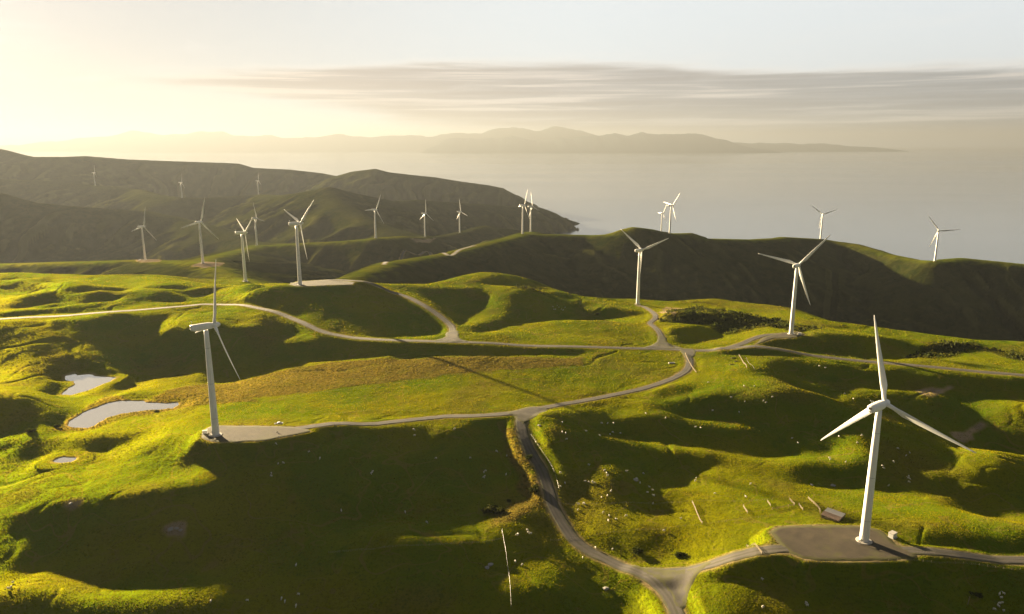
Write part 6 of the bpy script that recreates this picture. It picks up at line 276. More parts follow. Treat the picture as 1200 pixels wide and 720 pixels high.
[0,0,0,0,0,0,0,0,0,0,0,0,0,0,0,0,0,0,0,0,0,0,0,0,0,0,0,0,0,0,0,0,0,0,0,0,0,0,1,1,1,2,3,3,1,1,-1,-1,0,-3,-2,-3,-2,-1,-1,-3,-2,-1,0,0,0,0,0,0,1,1,-1,0,0,1,1,4,3,4,4,4,4,6,5,-1,-3,-4,-1,-2,-1,-4,-1,-3,-3,0,0,0,0,-6,-3,0,3,5,4,-1,4,1,-3,-5,-3,0,2,2,0,1,0,0,0,-1,0,0,-1,-2,-3,-8,-2,1,2,3,1,0,-3,-1,-2,-1,3,2,1,0,0,0,0,-1,0,1,0,0,0,0,0,1,1,-1,1,0,0,0,0,0,0,0,1,1,1,3,2,-2,-5,-8,-1,1,0,0,0,1,1,2,1,1,1,0,0,-1,0,-1,3,7,3,-1,-1,-1,2,3,-1,-1,1,0,0,1,-1,1,0,1,2,0,-3,6,2,-4,-4,-6,-3,-1,-3,0,1,0,0,0,0,0,0,0,0,0,0,0,0,0,0,0,0,0,0,0,0,0,0,0,0,0,0,0,0,0,0,0,0,0,0,0,0,0,0,0,0,0,0,0,0,0,0,0,0,0,0,0,0,0,0,0],
[0,0,0,0,0,0,0,0,0,0,0,0,0,0,0,0,0,0,0,0,0,0,0,0,0,0,0,0,0,0,0,0,0,0,0,0,0,0,-1,0,-1,1,-1,1,0,0,0,-1,-3,-1,-1,-2,-1,-1,3,4,1,-2,0,-2,-2,-1,1,1,0,-1,1,0,1,2,2,3,4,3,4,2,4,4,3,-1,-5,-4,-4,-1,0,0,-6,-4,-5,-6,-1,2,3,4,2,5,6,7,6,2,-9,-6,-3,-1,0,-1,2,1,0,1,0,-1,-1,0,0,-1,-3,-1,0,-3,-7,1,2,3,1,-1,-3,-5,-2,1,2,4,1,0,1,-1,0,0,1,0,0,1,0,0,1,0,0,1,0,0,0,0,0,0,1,-1,1,1,2,2,2,-1,-2,-5,-8,0,0,0,1,0,0,1,2,1,2,1,1,0,-1,-2,-4,0,1,2,1,0,0,2,7,5,0,1,0,0,1,0,1,2,2,3,-2,-3,4,-2,0,0,-3,-3,-5,-6,-1,0,0,0,0,0,0,0,0,0,0,0,0,0,0,0,0,0,0,0,0,0,0,0,0,0,0,0,0,0,0,0,0,0,0,0,0,0,0,0,0,0,0,0,0,0,0,0,0,0,0,0,0,0,0,0],
[0,0,0,0,0,0,0,0,0,0,0,0,0,0,0,0,0,0,0,0,0,0,0,0,0,0,0,0,0,0,0,0,0,0,0,0,0,0,-1,0,-2,-1,0,-1,1,-1,0,-1,-1,-1,-1,0,-1,-2,-4,-1,2,3,1,4,-1,1,0,0,-1,0,0,1,1,1,3,3,3,3,1,1,-1,1,-2,0,0,-3,-3,-3,-3,0,-3,-2,-1,-2,2,3,0,5,7,5,7,4,0,-6,-4,-6,-3,2,2,1,1,0,0,-1,0,0,-1,0,-1,-2,-1,-1,2,2,-6,-4,2,2,2,0,2,-3,-9,-2,2,1,2,1,-1,1,0,1,0,1,1,0,0,1,0,0,0,0,1,0,0,0,0,1,-1,1,1,0,1,2,0,0,0,-2,-6,-7,2,1,-1,0,1,0,1,2,2,2,0,1,0,-1,-2,-5,-1,-1,1,2,1,0,0,3,5,5,4,1,0,1,2,0,-2,-5,2,-3,0,5,-1,1,-3,-1,0,-3,-5,0,0,0,0,0,0,0,0,0,0,0,0,0,0,0,0,0,0,0,0,0,0,0,0,0,0,0,0,0,0,0,0,0,0,0,0,0,0,0,0,0,0,0,0,0,0,0,0,0,0,0,0,0,0,0],
[0,0,0,0,0,0,0,0,0,0,0,0,0,0,0,0,0,0,0,0,0,0,0,0,0,0,0,0,0,0,0,0,0,0,0,0,0,0,0,-2,0,-1,0,1,0,0,-1,0,-1,-2,-1,1,0,-2,-2,-4,-2,-2,-1,1,4,1,3,3,2,-1,0,0,2,1,3,2,1,2,0,-1,4,-1,-3,-3,-2,-1,-3,-3,-2,-2,2,2,2,1,-1,5,0,3,6,5,5,0,-3,-6,-2,1,-1,0,0,0,0,-1,0,-1,-1,0,0,-2,-1,0,-1,0,1,2,1,-5,0,1,0,3,1,2,-5,-9,-1,0,0,1,1,0,1,1,0,1,0,0,2,0,0,0,2,0,-1,1,0,0,0,-1,1,0,0,1,1,2,0,0,1,0,-2,-7,-5,0,1,0,0,0,1,1,2,1,2,0,1,0,-1,-5,-2,0,0,0,1,0,0,1,1,2,4,6,3,1,-1,-1,-2,-3,-4,0,-1,0,2,-2,0,0,2,1,-1,-1,0,0,0,0,0,0,0,0,0,0,0,0,0,0,0,0,0,0,0,0,0,0,0,0,0,0,0,0,0,0,0,0,0,0,0,0,0,0,0,0,0,0,0,0,0,0,0,0,0,0,0,0,0,0],
[0,0,0,0,0,0,0,0,0,0,0,0,0,0,0,0,0,0,0,0,0,0,0,0,0,0,0,0,0,0,0,0,0,0,0,0,0,0,0,0,-1,0,0,0,0,0,1,0,-1,-2,-2,1,0,0,-1,-2,-3,-1,-2,-2,0,1,1,3,5,3,-1,1,0,2,1,2,1,-1,-1,-1,1,2,-3,-4,-2,-2,-2,-1,-2,0,3,2,4,3,1,-1,3,3,4,1,1,2,-3,-4,-1,2,0,0,0,0,-2,0,-2,0,-1,-1,-1,0,-1,-2,0,2,2,2,2,1,-3,-2,-4,0,4,-1,-1,-8,-2,0,1,0,1,1,1,0,1,0,1,1,0,1,1,1,0,0,1,-1,0,1,0,0,0,0,0,0,1,1,2,1,1,1,-1,-3,-7,-5,-1,1,0,1,0,1,1,3,1,1,0,1,-1,-2,-3,-1,-1,0,0,0,0,0,2,0,0,0,2,1,1,1,2,1,-1,-3,-2,-1,-1,1,0,1,1,1,1,0,0,0,0,0,0,0,0,0,0,0,0,0,0,0,0,0,0,0,0,0,0,0,0,0,0,0,0,0,0,0,0,0,0,0,0,0,0,0,0,0,0,0,0,0,0,0,0,0,0,0,0,0,0,0],
[0,0,0,0,0,0,0,0,0,0,0,0,0,0,0,0,0,0,0,0,0,0,0,0,0,0,0,0,0,0,0,0,0,0,0,0,0,0,0,0,1,-1,0,1,0,2,0,1,2,-3,-5,-3,1,1,0,-1,-1,-1,-1,-1,0,0,0,-1,2,7,1,0,1,1,1,-1,0,-1,-4,3,0,-3,-3,-1,-1,-2,-1,-2,0,2,2,3,3,4,4,-6,2,3,0,-1,-5,3,3,3,0,0,1,0,0,-2,-1,-2,0,-2,-1,-1,0,-1,-1,-1,1,1,3,3,2,4,-3,-7,-7,-2,5,2,0,-5,-5,1,1,0,1,1,0,2,1,1,1,0,1,1,1,0,0,1,-1,1,0,-1,0,0,0,0,0,-1,1,1,4,2,1,1,0,-2,-5,-8,-2,0,1,1,0,0,1,1,1,2,0,0,1,-2,-2,-1,-1,0,-1,-1,0,0,0,-1,0,0,-1,1,1,2,3,3,0,-1,-2,0,1,0,0,0,0,1,0,0,0,0,0,0,0,0,0,0,0,0,0,0,0,0,0,0,0,0,0,0,0,0,0,0,0,0,0,0,0,0,0,0,0,0,0,0,0,0,0,0,0,0,0,0,0,0,0,0,0,0,0,0,0,0],
[0,0,0,0,0,0,0,0,0,0,0,0,0,0,0,0,0,0,0,0,0,0,0,0,0,0,0,0,0,0,-1,0,0,0,1,0,1,0,0,1,-1,1,0,0,2,0,2,4,2,3,-2,-10,-9,0,3,1,0,-1,0,-1,0,1,-1,0,-1,2,7,0,1,1,-1,0,-2,-3,-3,-3,4,-3,-2,-2,0,-1,0,0,0,1,2,3,3,3,3,1,-5,3,-2,-4,-2,1,6,5,1,0,0,0,-2,-1,-1,-1,-2,-1,-1,-1,-1,-1,-1,1,2,2,1,2,4,6,0,-10,-9,-4,4,4,1,0,-9,-1,0,1,1,1,2,0,1,1,1,1,1,0,0,1,0,0,1,-1,0,0,0,1,-1,0,-1,0,-2,-1,6,6,1,0,-1,1,-1,-6,-9,0,2,-1,0,1,1,1,1,0,1,0,0,0,-2,-2,-1,0,-1,0,-1,0,-1,0,-1,-1,2,1,1,3,1,2,0,0,0,0,0,0,0,0,0,0,0,0,0,0,0,0,0,0,0,0,0,0,0,0,0,0,0,0,0,0,0,0,0,0,0,0,0,0,0,0,0,0,0,0,0,0,0,0,0,0,0,0,0,0,0,0,0,0,0,0,0,0,0,0,0,0],
[0,0,0,0,0,0,0,0,0,0,0,0,0,0,0,0,0,0,0,0,0,0,0,0,0,0,0,-1,0,0,1,0,0,1,-1,1,0,0,1,0,0,0,1,1,0,0,1,-1,2,4,5,-1,-5,-12,-3,1,0,0,0,1,1,0,1,-1,1,0,5,5,1,-1,-1,-1,-1,-2,-2,-3,-3,-3,-1,0,-1,1,-1,1,1,0,2,2,0,-1,-3,-1,1,4,6,0,1,2,3,1,1,-1,-1,-2,0,-2,-1,-2,-1,-1,0,-1,-1,-1,-1,2,1,3,2,1,4,1,1,-6,-7,-5,-1,2,4,0,-7,-2,2,2,1,1,1,2,1,0,1,1,0,1,0,0,1,0,-1,0,0,0,0,-1,1,-1,0,-2,-1,-3,-1,7,7,3,1,-1,0,2,-3,-8,-3,1,0,-2,0,0,1,2,1,0,-1,0,-1,-1,-1,-2,0,-1,0,-1,0,-1,0,0,0,2,3,1,2,0,0,0,0,0,0,0,0,0,0,0,0,0,0,0,0,0,0,0,0,0,0,0,0,0,0,0,0,0,0,0,0,0,0,0,0,0,0,0,0,0,0,0,0,0,0,0,0,0,0,0,0,0,0,0,0,0,0,0,0,0,0,0,0,0,0,0],
[0,0,0,0,0,0,0,0,0,0,0,0,0,0,0,0,0,0,0,0,0,0,0,0,0,-1,0,1,0,0,0,0,1,-1,1,0,0,0,0,1,1,0,1,-1,0,0,-2,-2,0,1,6,5,0,-4,-10,-6,1,0,0,1,1,2,1,1,-1,-1,0,5,4,1,1,-1,-2,0,1,-1,-4,-4,-3,-1,-1,0,1,0,1,2,1,-1,0,-1,-4,-3,-1,3,9,8,3,1,-1,0,-1,-2,-1,-1,-2,0,-2,-1,-1,0,-2,0,-1,0,2,-1,4,2,1,1,1,0,-5,-5,-3,-1,-1,2,5,4,-2,-10,2,2,2,1,1,0,1,1,0,1,1,0,1,0,0,0,0,0,-2,0,0,0,0,0,-1,0,-2,-2,-2,3,5,6,3,0,0,0,2,-6,-8,-2,2,1,-1,-2,0,0,2,2,1,-1,-1,-1,-1,0,-1,-1,-1,-1,0,0,0,1,2,1,2,1,0,0,0,0,0,0,0,0,0,0,0,0,0,0,0,0,0,0,0,0,0,0,0,0,0,0,0,0,0,0,0,0,0,0,0,0,0,0,0,0,0,0,0,0,0,0,0,0,0,0,0,0,0,0,0,0,0,0,0,0,0,0,0,0,0,0,0,0],
[0,0,0,0,0,0,0,0,0,0,0,0,0,0,0,0,0,0,0,0,0,0,0,-1,0,1,0,0,0,0,0,1,-1,1,0,-1,0,2,0,-1,1,1,0,0,0,-2,-3,-2,-1,1,1,6,6,2,-3,-4,-6,-2,-4,-2,1,1,2,2,1,-1,-1,-1,1,2,0,0,1,1,4,2,-5,-3,-2,-2,0,0,0,1,1,1,0,1,-2,-3,-2,0,2,-2,2,9,7,-1,-1,-2,-1,0,-1,-1,-1,-1,-1,0,-1,-1,0,0,0,1,1,3,1,0,1,2,-3,-4,-6,-3,-2,1,1,2,6,5,4,-7,-6,2,0,2,1,0,1,1,0,1,0,1,0,0,0,0,0,-1,1,-1,-1,0,-2,1,-1,0,-1,-2,0,0,1,3,6,6,-3,3,4,0,-8,-8,-3,0,-1,0,-1,0,0,2,1,1,1,-1,-1,-1,0,0,-1,0,-1,1,0,2,1,2,0,0,0,0,0,0,0,0,0,0,0,0,0,0,0,0,0,0,0,0,0,0,0,0,0,0,0,0,0,0,0,0,0,0,0,0,0,0,0,0,0,0,0,0,0,0,0,0,0,0,0,0,0,0,0,0,0,0,0,0,0,0,0,0,0,0,0,0,0,0],
[0,0,0,0,0,0,0,0,0,0,0,0,0,0,0,0,0,0,0,0,0,0,-1,1,0,0,0,0,0,0,1,-1,1,-1,0,1,0,-1,1,1,0,0,0,1,-2,-2,-4,-2,-2,1,0,3,7,7,2,1,-1,-3,-3,-7,-7,0,2,2,1,1,-1,-1,-1,-1,1,0,1,3,3,1,-3,-2,-2,0,-1,0,1,1,0,1,1,-1,-3,-3,-3,-3,6,6,-1,2,3,0,-2,-1,-1,0,0,-1,0,0,0,0,0,-1,1,0,1,1,2,4,1,0,2,1,-1,-9,-5,-5,-2,1,0,3,5,8,1,0,-9,-2,3,0,1,1,1,0,1,0,1,1,0,1,0,0,0,-1,-1,-1,-1,-1,0,-1,1,0,0,-1,-1,-1,0,-1,2,7,6,-3,6,3,-1,-5,-5,-4,-4,-3,0,-1,0,1,2,2,0,1,0,-1,0,-1,0,0,1,0,1,1,1,0,0,0,0,0,0,0,0,0,0,0,0,0,0,0,0,0,0,0,0,0,0,0,0,0,0,0,0,0,0,0,0,0,0,0,0,0,0,0,0,0,0,0,0,0,0,0,0,0,0,0,0,0,0,0,0,0,0,0,0,0,0,0,0,0,0,0,0,0,0,0],
[0,0,0,0,0,0,0,0,0,0,0,0,0,0,0,0,0,0,0,0,0,0,0,0,0,0,1,0,0,0,-1,0,0,1,-1,0,1,0,0,0,0,1,1,-1,1,-3,-7,-5,1,0,0,-2,6,13,5,1,0,-1,-1,-1,-4,-9,-3,2,1,1,0,0,-1,0,0,2,1,0,1,0,-1,-1,-1,-1,0,0,0,1,2,0,0,-2,-3,-5,0,0,-1,6,4,-1,-2,-1,-1,0,0,0,0,1,0,0,1,-1,1,1,0,1,1,3,3,1,0,-2,1,6,-1,-8,-9,-4,-2,0,2,1,3,8,7,1,-3,-11,0,3,0,1,0,1,1,0,1,0,1,0,0,0,0,0,-1,-2,0,-1,0,0,0,0,0,0,-1,0,-2,-2,-3,-2,7,6,-1,7,3,4,-1,-3,-4,-6,-6,-2,1,0,2,1,2,0,0,1,-1,0,0,0,0,1,1,0,0,0,0,0,0,0,0,0,0,0,0,0,0,0,0,0,0,0,0,0,0,0,0,0,0,0,0,0,0,0,0,0,0,0,0,0,0,0,0,0,0,0,0,0,0,0,0,0,0,0,0,0,0,0,0,0,0,0,0,0,0,0,0,0,0,0,0,0,0,0,0,0],
[0,0,0,0,0,0,0,0,0,0,0,0,0,0,0,0,0,0,0,0,0,0,0,0,1,0,-1,0,0,0,0,1,-1,0,1,0,-1,1,0,0,1,0,0,2,0,1,-2,-10,-3,3,-3,-7,0,10,16,4,-2,-3,0,1,2,1,-8,-6,-1,1,1,0,0,0,0,0,0,1,0,0,0,-1,-1,0,-1,0,1,1,1,2,0,1,0,0,-5,3,0,-5,-2,-1,-1,-3,-1,0,1,0,1,1,1,0,1,1,1,1,1,1,3,1,2,1,-1,0,-1,-2,-3,-5,-5,0,0,-1,2,3,2,4,8,4,1,-4,-12,-1,1,1,1,0,1,1,0,0,0,1,0,-1,1,0,-1,-1,-1,-1,0,0,1,1,1,0,-1,0,-1,-3,-5,-3,-1,8,5,5,9,4,1,-1,-2,-2,-4,-7,-6,0,2,2,0,0,1,-1,0,1,0,0,0,0,0,0,0,0,0,0,0,0,0,0,0,0,0,0,0,0,0,0,0,0,0,0,0,0,0,0,0,0,0,0,0,0,0,0,0,0,0,0,0,0,0,0,0,0,0,0,0,0,0,0,0,0,0,0,0,0,0,0,0,0,0,0,0,0,0,0,0,0,0,0,0,0,0,0],
[0,0,0,0,0,0,0,0,0,0,0,0,0,0,0,0,0,0,0,0,0,0,1,0,-1,0,0,0,0,0,0,0,1,-1,0,0,1,0,0,0,0,1,1,0,1,1,0,-2,-7,2,0,-6,-9,0,8,12,3,0,1,0,2,5,2,-6,-6,-3,-1,0,-1,1,0,0,1,-1,0,0,0,-1,1,-2,1,0,0,1,2,3,4,0,1,0,0,-3,-2,-4,-4,-3,-2,-2,-1,-1,0,1,0,1,1,1,1,2,0,2,2,1,2,2,0,0,0,2,0,-5,-7,-4,-2,0,1,0,2,2,2,2,5,7,1,-1,-6,-9,-2,0,1,1,0,1,-1,0,-1,-1,0,1,0,2,1,0,-1,0,0,1,1,1,0,1,2,2,2,1,1,0,2,2,2,-1,4,3,0,-1,-1,-1,-2,-3,-7,-6,1,1,1,0,0,0,-1,0,0,0,0,0,0,0,0,0,0,0,0,0,0,0,0,0,0,0,0,0,0,0,0,0,0,0,0,0,0,0,0,0,0,0,0,0,0,0,0,0,0,0,0,0,0,0,0,0,0,0,0,0,0,0,0,0,0,0,0,0,0,0,0,0,0,0,0,0,0,0,0,0,0,0,0,0,0,0],
[0,0,0,0,0,0,0,0,0,0,0,0,0,0,0,0,0,0,0,0,0,0,0,0,0,0,0,0,1,0,0,-1,0,1,0,0,-1,0,0,1,1,0,1,1,-1,0,-1,0,-3,0,3,-1,-6,-8,-1,4,10,5,1,1,-3,4,5,1,-5,-5,-2,-2,1,-1,0,0,0,1,-1,0,0,0,-1,1,-1,0,1,2,5,5,4,2,-1,-2,-1,-2,-3,-5,-5,-3,-3,-1,-1,-1,0,0,0,0,1,2,1,1,2,2,1,2,1,1,1,0,1,-3,-2,-5,-6,-3,-1,1,3,2,2,1,2,0,2,6,4,0,0,-6,-7,-5,-1,0,0,-1,0,-1,0,-1,0,0,1,1,2,2,0,1,1,0,1,1,2,1,2,5,4,3,4,3,4,1,0,0,-1,0,-2,-3,-1,-2,-1,-2,-2,-8,-2,2,-1,-1,-1,-1,1,-1,0,0,0,0,0,0,0,0,0,0,0,0,0,0,0,0,0,0,0,0,0,0,0,0,0,0,0,0,0,0,0,0,0,0,0,0,0,0,0,0,0,0,0,0,0,0,0,0,0,0,0,0,0,0,0,0,0,0,0,0,0,0,0,0,0,0,0,0,0,0,0,0,0,0,0,0,0,0],
[0,0,0,0,0,0,0,0,0,0,0,0,0,0,0,0,0,0,0,0,0,0,0,0,0,0,1,0,-1,0,1,0,0,-1,0,0,0,0,1,0,0,1,0,1,0,-3,0,-1,-2,-1,5,1,-1,-6,-6,-2,6,11,5,1,-3,-3,1,-1,1,-1,-3,0,-1,0,0,0,0,-1,1,0,0,0,0,-1,0,1,3,4,6,9,2,-1,-3,-2,-2,-3,-3,-5,-4,-2,-2,-2,-1,0,-2,0,0,1,1,0,2,1,2,1,2,2,0,1,0,-2,0,-1,-3,-7,-4,-1,0,1,3,3,2,1,0,2,1,2,6,1,1,-1,-4,-7,-7,-3,1,-1,-1,-1,0,0,-1,1,0,0,3,1,2,1,1,2,0,2,1,1,3,5,6,3,4,3,2,2,2,0,1,-3,-4,-2,-1,-1,-2,0,-2,-3,-6,-1,-3,-1,-1,0,-1,0,0,0,0,0,0,0,0,0,0,0,0,0,0,0,0,0,0,0,0,0,0,0,0,0,0,0,0,0,0,0,0,0,0,0,0,0,0,0,0,0,0,0,0,0,0,0,0,0,0,0,0,0,0,0,0,0,0,0,0,0,0,0,0,0,0,0,0,0,0,0,0,0,0,0,0,0,0,0],
[0,0,0,0,0,0,0,0,0,0,0,0,0,0,0,0,0,0,0,0,0,0,0,0,1,0,-1,0,1,0,-1,1,-1,0,0,0,0,0,-1,1,0,1,1,0,1,-2,-1,2,-2,-11,6,8,1,-2,-5,-6,-3,4,7,6,3,-4,-1,0,0,-1,0,-1,0,0,-1,-1,0,1,0,0,-1,0,0,0,1,2,3,6,9,9,1,-4,-3,-3,-3,-3,-5,-3,-3,-2,-1,0,-2,-2,0,-1,0,0,0,1,1,2,2,2,1,0,1,-5,-5,0,-2,2,-4,-2,-2,-1,1,4,3,2,1,1,1,1,1,1,4,3,1,0,0,-2,-5,-10,-7,0,0,0,-1,1,0,0,0,1,0,1,1,2,2,1,3,0,1,2,2,6,8,6,2,2,-2,-5,-1,0,0,5,1,0,-1,-1,-1,-2,-2,-1,-8,-4,-1,-2,-1,0,0,0,0,0,0,0,0,0,0,0,0,0,0,0,0,0,0,0,0,0,0,0,0,0,0,0,0,0,0,0,0,0,0,0,0,0,0,0,0,0,0,0,0,0,0,0,0,0,0,0,0,0,0,0,0,0,0,0,0,0,0,0,0,0,0,0,0,0,0,0,0,0,0,0,0,0,0,0,0,0],
[0,0,0,0,0,0,0,0,0,0,0,0,0,0,0,0,0,0,0,0,0,0,1,0,-1,0,0,1,-1,0,1,-1,0,0,0,-1,0,0,0,-1,1,0,1,1,2,0,-2,1,3,-6,-15,8,11,5,0,-3,-9,-9,-3,1,10,7,2,0,1,0,0,-1,-2,-1,-3,-1,0,1,1,0,1,0,-1,1,1,3,5,7,7,4,2,-4,-3,-3,-2,-5,-3,-4,0,0,0,-2,-1,-1,-2,-1,0,0,0,1,1,2,1,1,0,0,-3,-2,-5,-5,2,2,-1,-3,-2,-1,2,1,3,2,2,2,2,1,2,2,2,3,1,1,0,0,-1,-1,-8,-7,-7,-2,0,-1,1,0,0,0,1,1,2,1,2,2,1,1,1,1,1,0,2,6,4,-1,-2,-3,-7,-1,-1,-1,5,3,2,2,-2,-1,-1,-1,0,-3,-1,1,0,0,0,0,0,0,0,0,0,0,0,0,0,0,0,0,0,0,0,0,0,0,0,0,0,0,0,0,0,0,0,0,0,0,0,0,0,0,0,0,0,0,0,0,0,0,0,0,0,0,0,0,0,0,0,0,0,0,0,0,0,0,0,0,0,0,0,0,0,0,0,0,0,0,0,0,0,0,0,0,0,0],
[0,0,0,0,0,0,0,0,0,0,0,0,0,0,0,0,0,1,0,0,-1,1,-1,0,0,1,0,-1,1,0,-1,0,0,0,-1,0,0,-1,0,1,0,0,0,1,1,0,0,2,2,3,-3,-1,3,3,2,0,-1,-7,-9,-5,3,8,4,3,0,0,-1,-1,-2,-1,-3,-4,-1,2,1,2,-1,0,1,1,3,3,5,4,0,-4,4,4,-2,-3,0,-3,-5,-2,0,1,0,-1,-1,-2,1,-2,0,-1,1,0,2,2,1,1,-3,0,-1,-2,0,1,-3,-3,-3,-5,-2,1,1,3,2,0,1,4,3,3,2,2,1,2,1,1,0,1,-1,0,0,-4,-5,-8,-6,-4,0,0,1,0,0,2,0,3,1,3,0,1,1,0,0,-3,-2,1,2,1,1,1,-1,-1,0,-2,-2,-1,0,1,2,0,2,2,1,-1,1,0,0,0,0,0,0,0,0,0,0,0,0,0,0,0,0,0,0,0,0,0,0,0,0,0,0,0,0,0,0,0,0,0,0,0,0,0,0,0,0,0,0,0,0,0,0,0,0,0,0,0,0,0,0,0,0,0,0,0,0,0,0,0,0,0,0,0,0,0,0,0,0,0,0,0,0,0,0,0,0,0,0,0],
[0,0,0,0,0,0,0,0,0,0,0,0,0,0,0,0,1,-1,0,0,1,-1,0,0,1,-1,0,1,-1,0,0,-1,0,0,-1,0,0,0,0,-1,0,1,0,0,1,2,1,2,2,2,5,2,2,-1,-2,0,-1,0,-2,-6,-4,4,2,2,1,1,1,0,-3,-4,1,-5,-4,-1,3,0,1,1,1,2,2,5,2,-1,-6,-7,-6,3,3,-1,-2,5,-2,-2,1,2,-1,0,2,2,0,1,0,0,-1,1,2,-1,-2,-2,-2,-5,2,2,2,1,-2,-4,-5,-3,-1,2,3,3,4,-1,-1,4,3,2,3,2,1,1,0,0,1,0,1,0,1,-2,-2,-3,-6,-7,-8,0,0,0,0,2,2,2,3,1,1,-1,0,1,-2,-2,-3,0,0,2,1,2,1,-1,-1,-1,-1,1,0,-1,1,2,2,3,2,-2,-1,-1,1,0,0,0,0,0,0,0,0,0,0,0,0,0,0,0,0,0,0,0,0,0,0,0,0,0,0,0,0,0,0,0,0,0,0,0,0,0,0,0,0,0,0,0,0,0,0,0,0,0,0,0,0,0,0,0,0,0,0,0,0,0,0,0,0,0,0,0,0,0,0,0,0,0,0,0,0,0,0,0,0,0],
[0,0,0,0,0,0,0,0,0,0,0,0,0,0,0,0,0,0,0,0,0,0,0,1,-1,1,0,-1,0,0,-1,1,-1,-1,1,-1,-2,0,-1,1,0,0,2,-1,1,3,2,2,3,3,2,3,1,-1,0,-1,-1,-2,0,1,-4,-2,0,2,3,3,1,0,0,-2,-1,-1,-4,-4,-2,0,-1,0,2,2,4,2,0,-5,-9,-11,-10,-4,3,6,-2,3,6,7,3,0,0,0,-1,0,1,3,1,2,-1,-3,-2,-2,-4,-5,-1,1,1,4,2,3,-1,-4,-3,-1,1,3,3,4,2,0,-3,1,4,3,1,2,1,2,1,0,0,1,1,1,-1,-1,-1,-2,-3,-4,-8,-9,-2,2,1,2,3,2,2,1,1,-1,-1,-1,0,-3,-1,-2,1,0,1,2,2,-1,0,-1,0,0,-1,0,2,1,2,2,1,-1,0,1,-1,0,0,0,0,0,0,0,0,0,0,0,0,0,0,0,0,0,0,0,0,0,0,0,0,0,0,0,0,0,0,0,0,0,0,0,0,0,0,0,0,0,0,0,0,0,0,0,0,0,0,0,0,0,0,0,0,0,0,0,0,0,0,0,0,0,0,0,0,0,0,0,0,0,0,0,0,0,0,0,0,0],
[0,0,0,0,0,0,0,0,0,0,0,0,0,0,0,0,-1,1,0,0,0,0,1,-1,0,0,0,0,0,0,0,-1,0,-1,-1,-1,0,-1,0,-1,-1,1,2,1,0,5,3,2,2,3,3,3,1,1,-1,-2,-3,-1,-1,6,2,-8,-2,1,2,2,2,1,-1,-2,-2,-1,0,-1,-5,-3,0,0,2,3,2,0,-3,-6,-10,-13,-10,-5,0,5,10,5,9,7,1,0,0,0,-1,0,-1,-1,1,0,2,-1,-9,-3,-1,0,1,2,4,3,3,-1,-4,-3,-2,-1,3,4,5,3,2,1,-6,0,2,2,2,1,2,2,0,1,1,1,1,1,-1,0,-1,-2,-2,-3,-1,-6,-9,-5,1,2,4,2,2,1,2,0,-2,1,-2,-2,-2,-1,-1,1,1,1,0,1,-1,0,0,0,0,1,0,2,2,1,0,1,-1,0,0,0,0,0,0,0,0,0,0,0,0,0,0,0,0,0,0,0,0,0,0,0,0,0,0,0,0,0,0,0,0,0,0,0,0,0,0,0,0,0,0,0,0,0,0,0,0,0,0,0,0,0,0,0,0,0,0,0,0,0,0,0,0,0,0,0,0,0,0,0,0,0,0,0,0,0,0,0,0,0,0,0],
[0,0,0,0,0,0,0,0,0,0,0,0,0,0,0,0,0,-1,1,0,0,0,0,0,1,-1,0,0,0,-1,0,-1,0,-1,-1,-1,-1,-1,0,-2,0,-2,1,6,3,4,4,2,1,2,0,-6,-4,-2,3,4,2,0,1,2,9,-3,-5,-2,1,1,1,0,-2,0,-2,-3,-5,-1,1,-1,1,3,2,2,1,-1,-4,-6,-9,-14,-9,-5,4,10,12,7,4,1,1,-1,0,0,0,0,0,0,-1,-1,0,1,2,1,1,2,1,-2,-3,0,-1,-4,-2,-3,-1,4,3,4,3,3,3,1,-4,-5,1,2,1,0,1,2,3,1,1,2,0,0,0,-1,-2,-1,-1,-1,0,1,1,-1,0,3,2,2,0,0,-2,-2,-5,-6,-3,-3,-3,-1,0,0,1,0,1,0,0,0,0,0,0,0,1,1,1,1,1,-1,1,0,0,0,0,0,0,0,0,0,0,0,0,0,0,0,0,0,0,0,0,0,0,0,0,0,0,0,0,0,0,0,0,0,0,0,0,0,0,0,0,0,0,0,0,0,0,0,0,0,0,0,0,0,0,0,0,0,0,0,0,0,0,0,0,0,0,0,0,0,0,0,0,0,0,0,0,0,0,0,0,0,0,0],
[0,0,0,0,0,0,0,0,0,0,0,0,0,0,0,0,0,0,0,0,0,0,0,0,0,0,0,0,-1,0,-1,0,-2,0,-2,0,-1,0,-2,0,-3,-4,-3,2,6,6,6,5,3,2,3,-2,-7,-10,-5,3,4,2,3,1,2,3,-1,0,0,1,1,0,-2,-3,-2,-7,-3,0,3,5,3,2,2,2,0,-1,-2,-4,-6,-6,-9,-5,-1,11,10,3,2,0,-1,0,0,0,0,0,0,0,0,0,-2,0,3,0,2,1,1,1,-2,-3,-2,-3,-3,-1,2,4,5,3,3,1,2,1,-2,-7,-1,2,2,1,1,2,1,2,1,1,1,0,-1,-2,-2,-1,-2,1,1,3,4,5,5,3,2,-1,-3,-2,-4,-5,-5,-7,-5,-3,-3,-1,-1,0,1,1,-1,0,1,-1,1,-1,1,1,1,1,0,1,0,1,0,0,0,0,0,0,0,0,0,0,0,0,0,0,0,0,0,0,0,0,0,0,0,0,0,0,0,0,0,0,0,0,0,0,0,0,0,0,0,0,0,0,0,0,0,0,0,0,0,0,0,0,0,0,0,0,0,0,0,0,0,0,0,0,0,0,0,0,0,0,0,0,0,0,0,0,0,0,0,0,0,0,0,0],
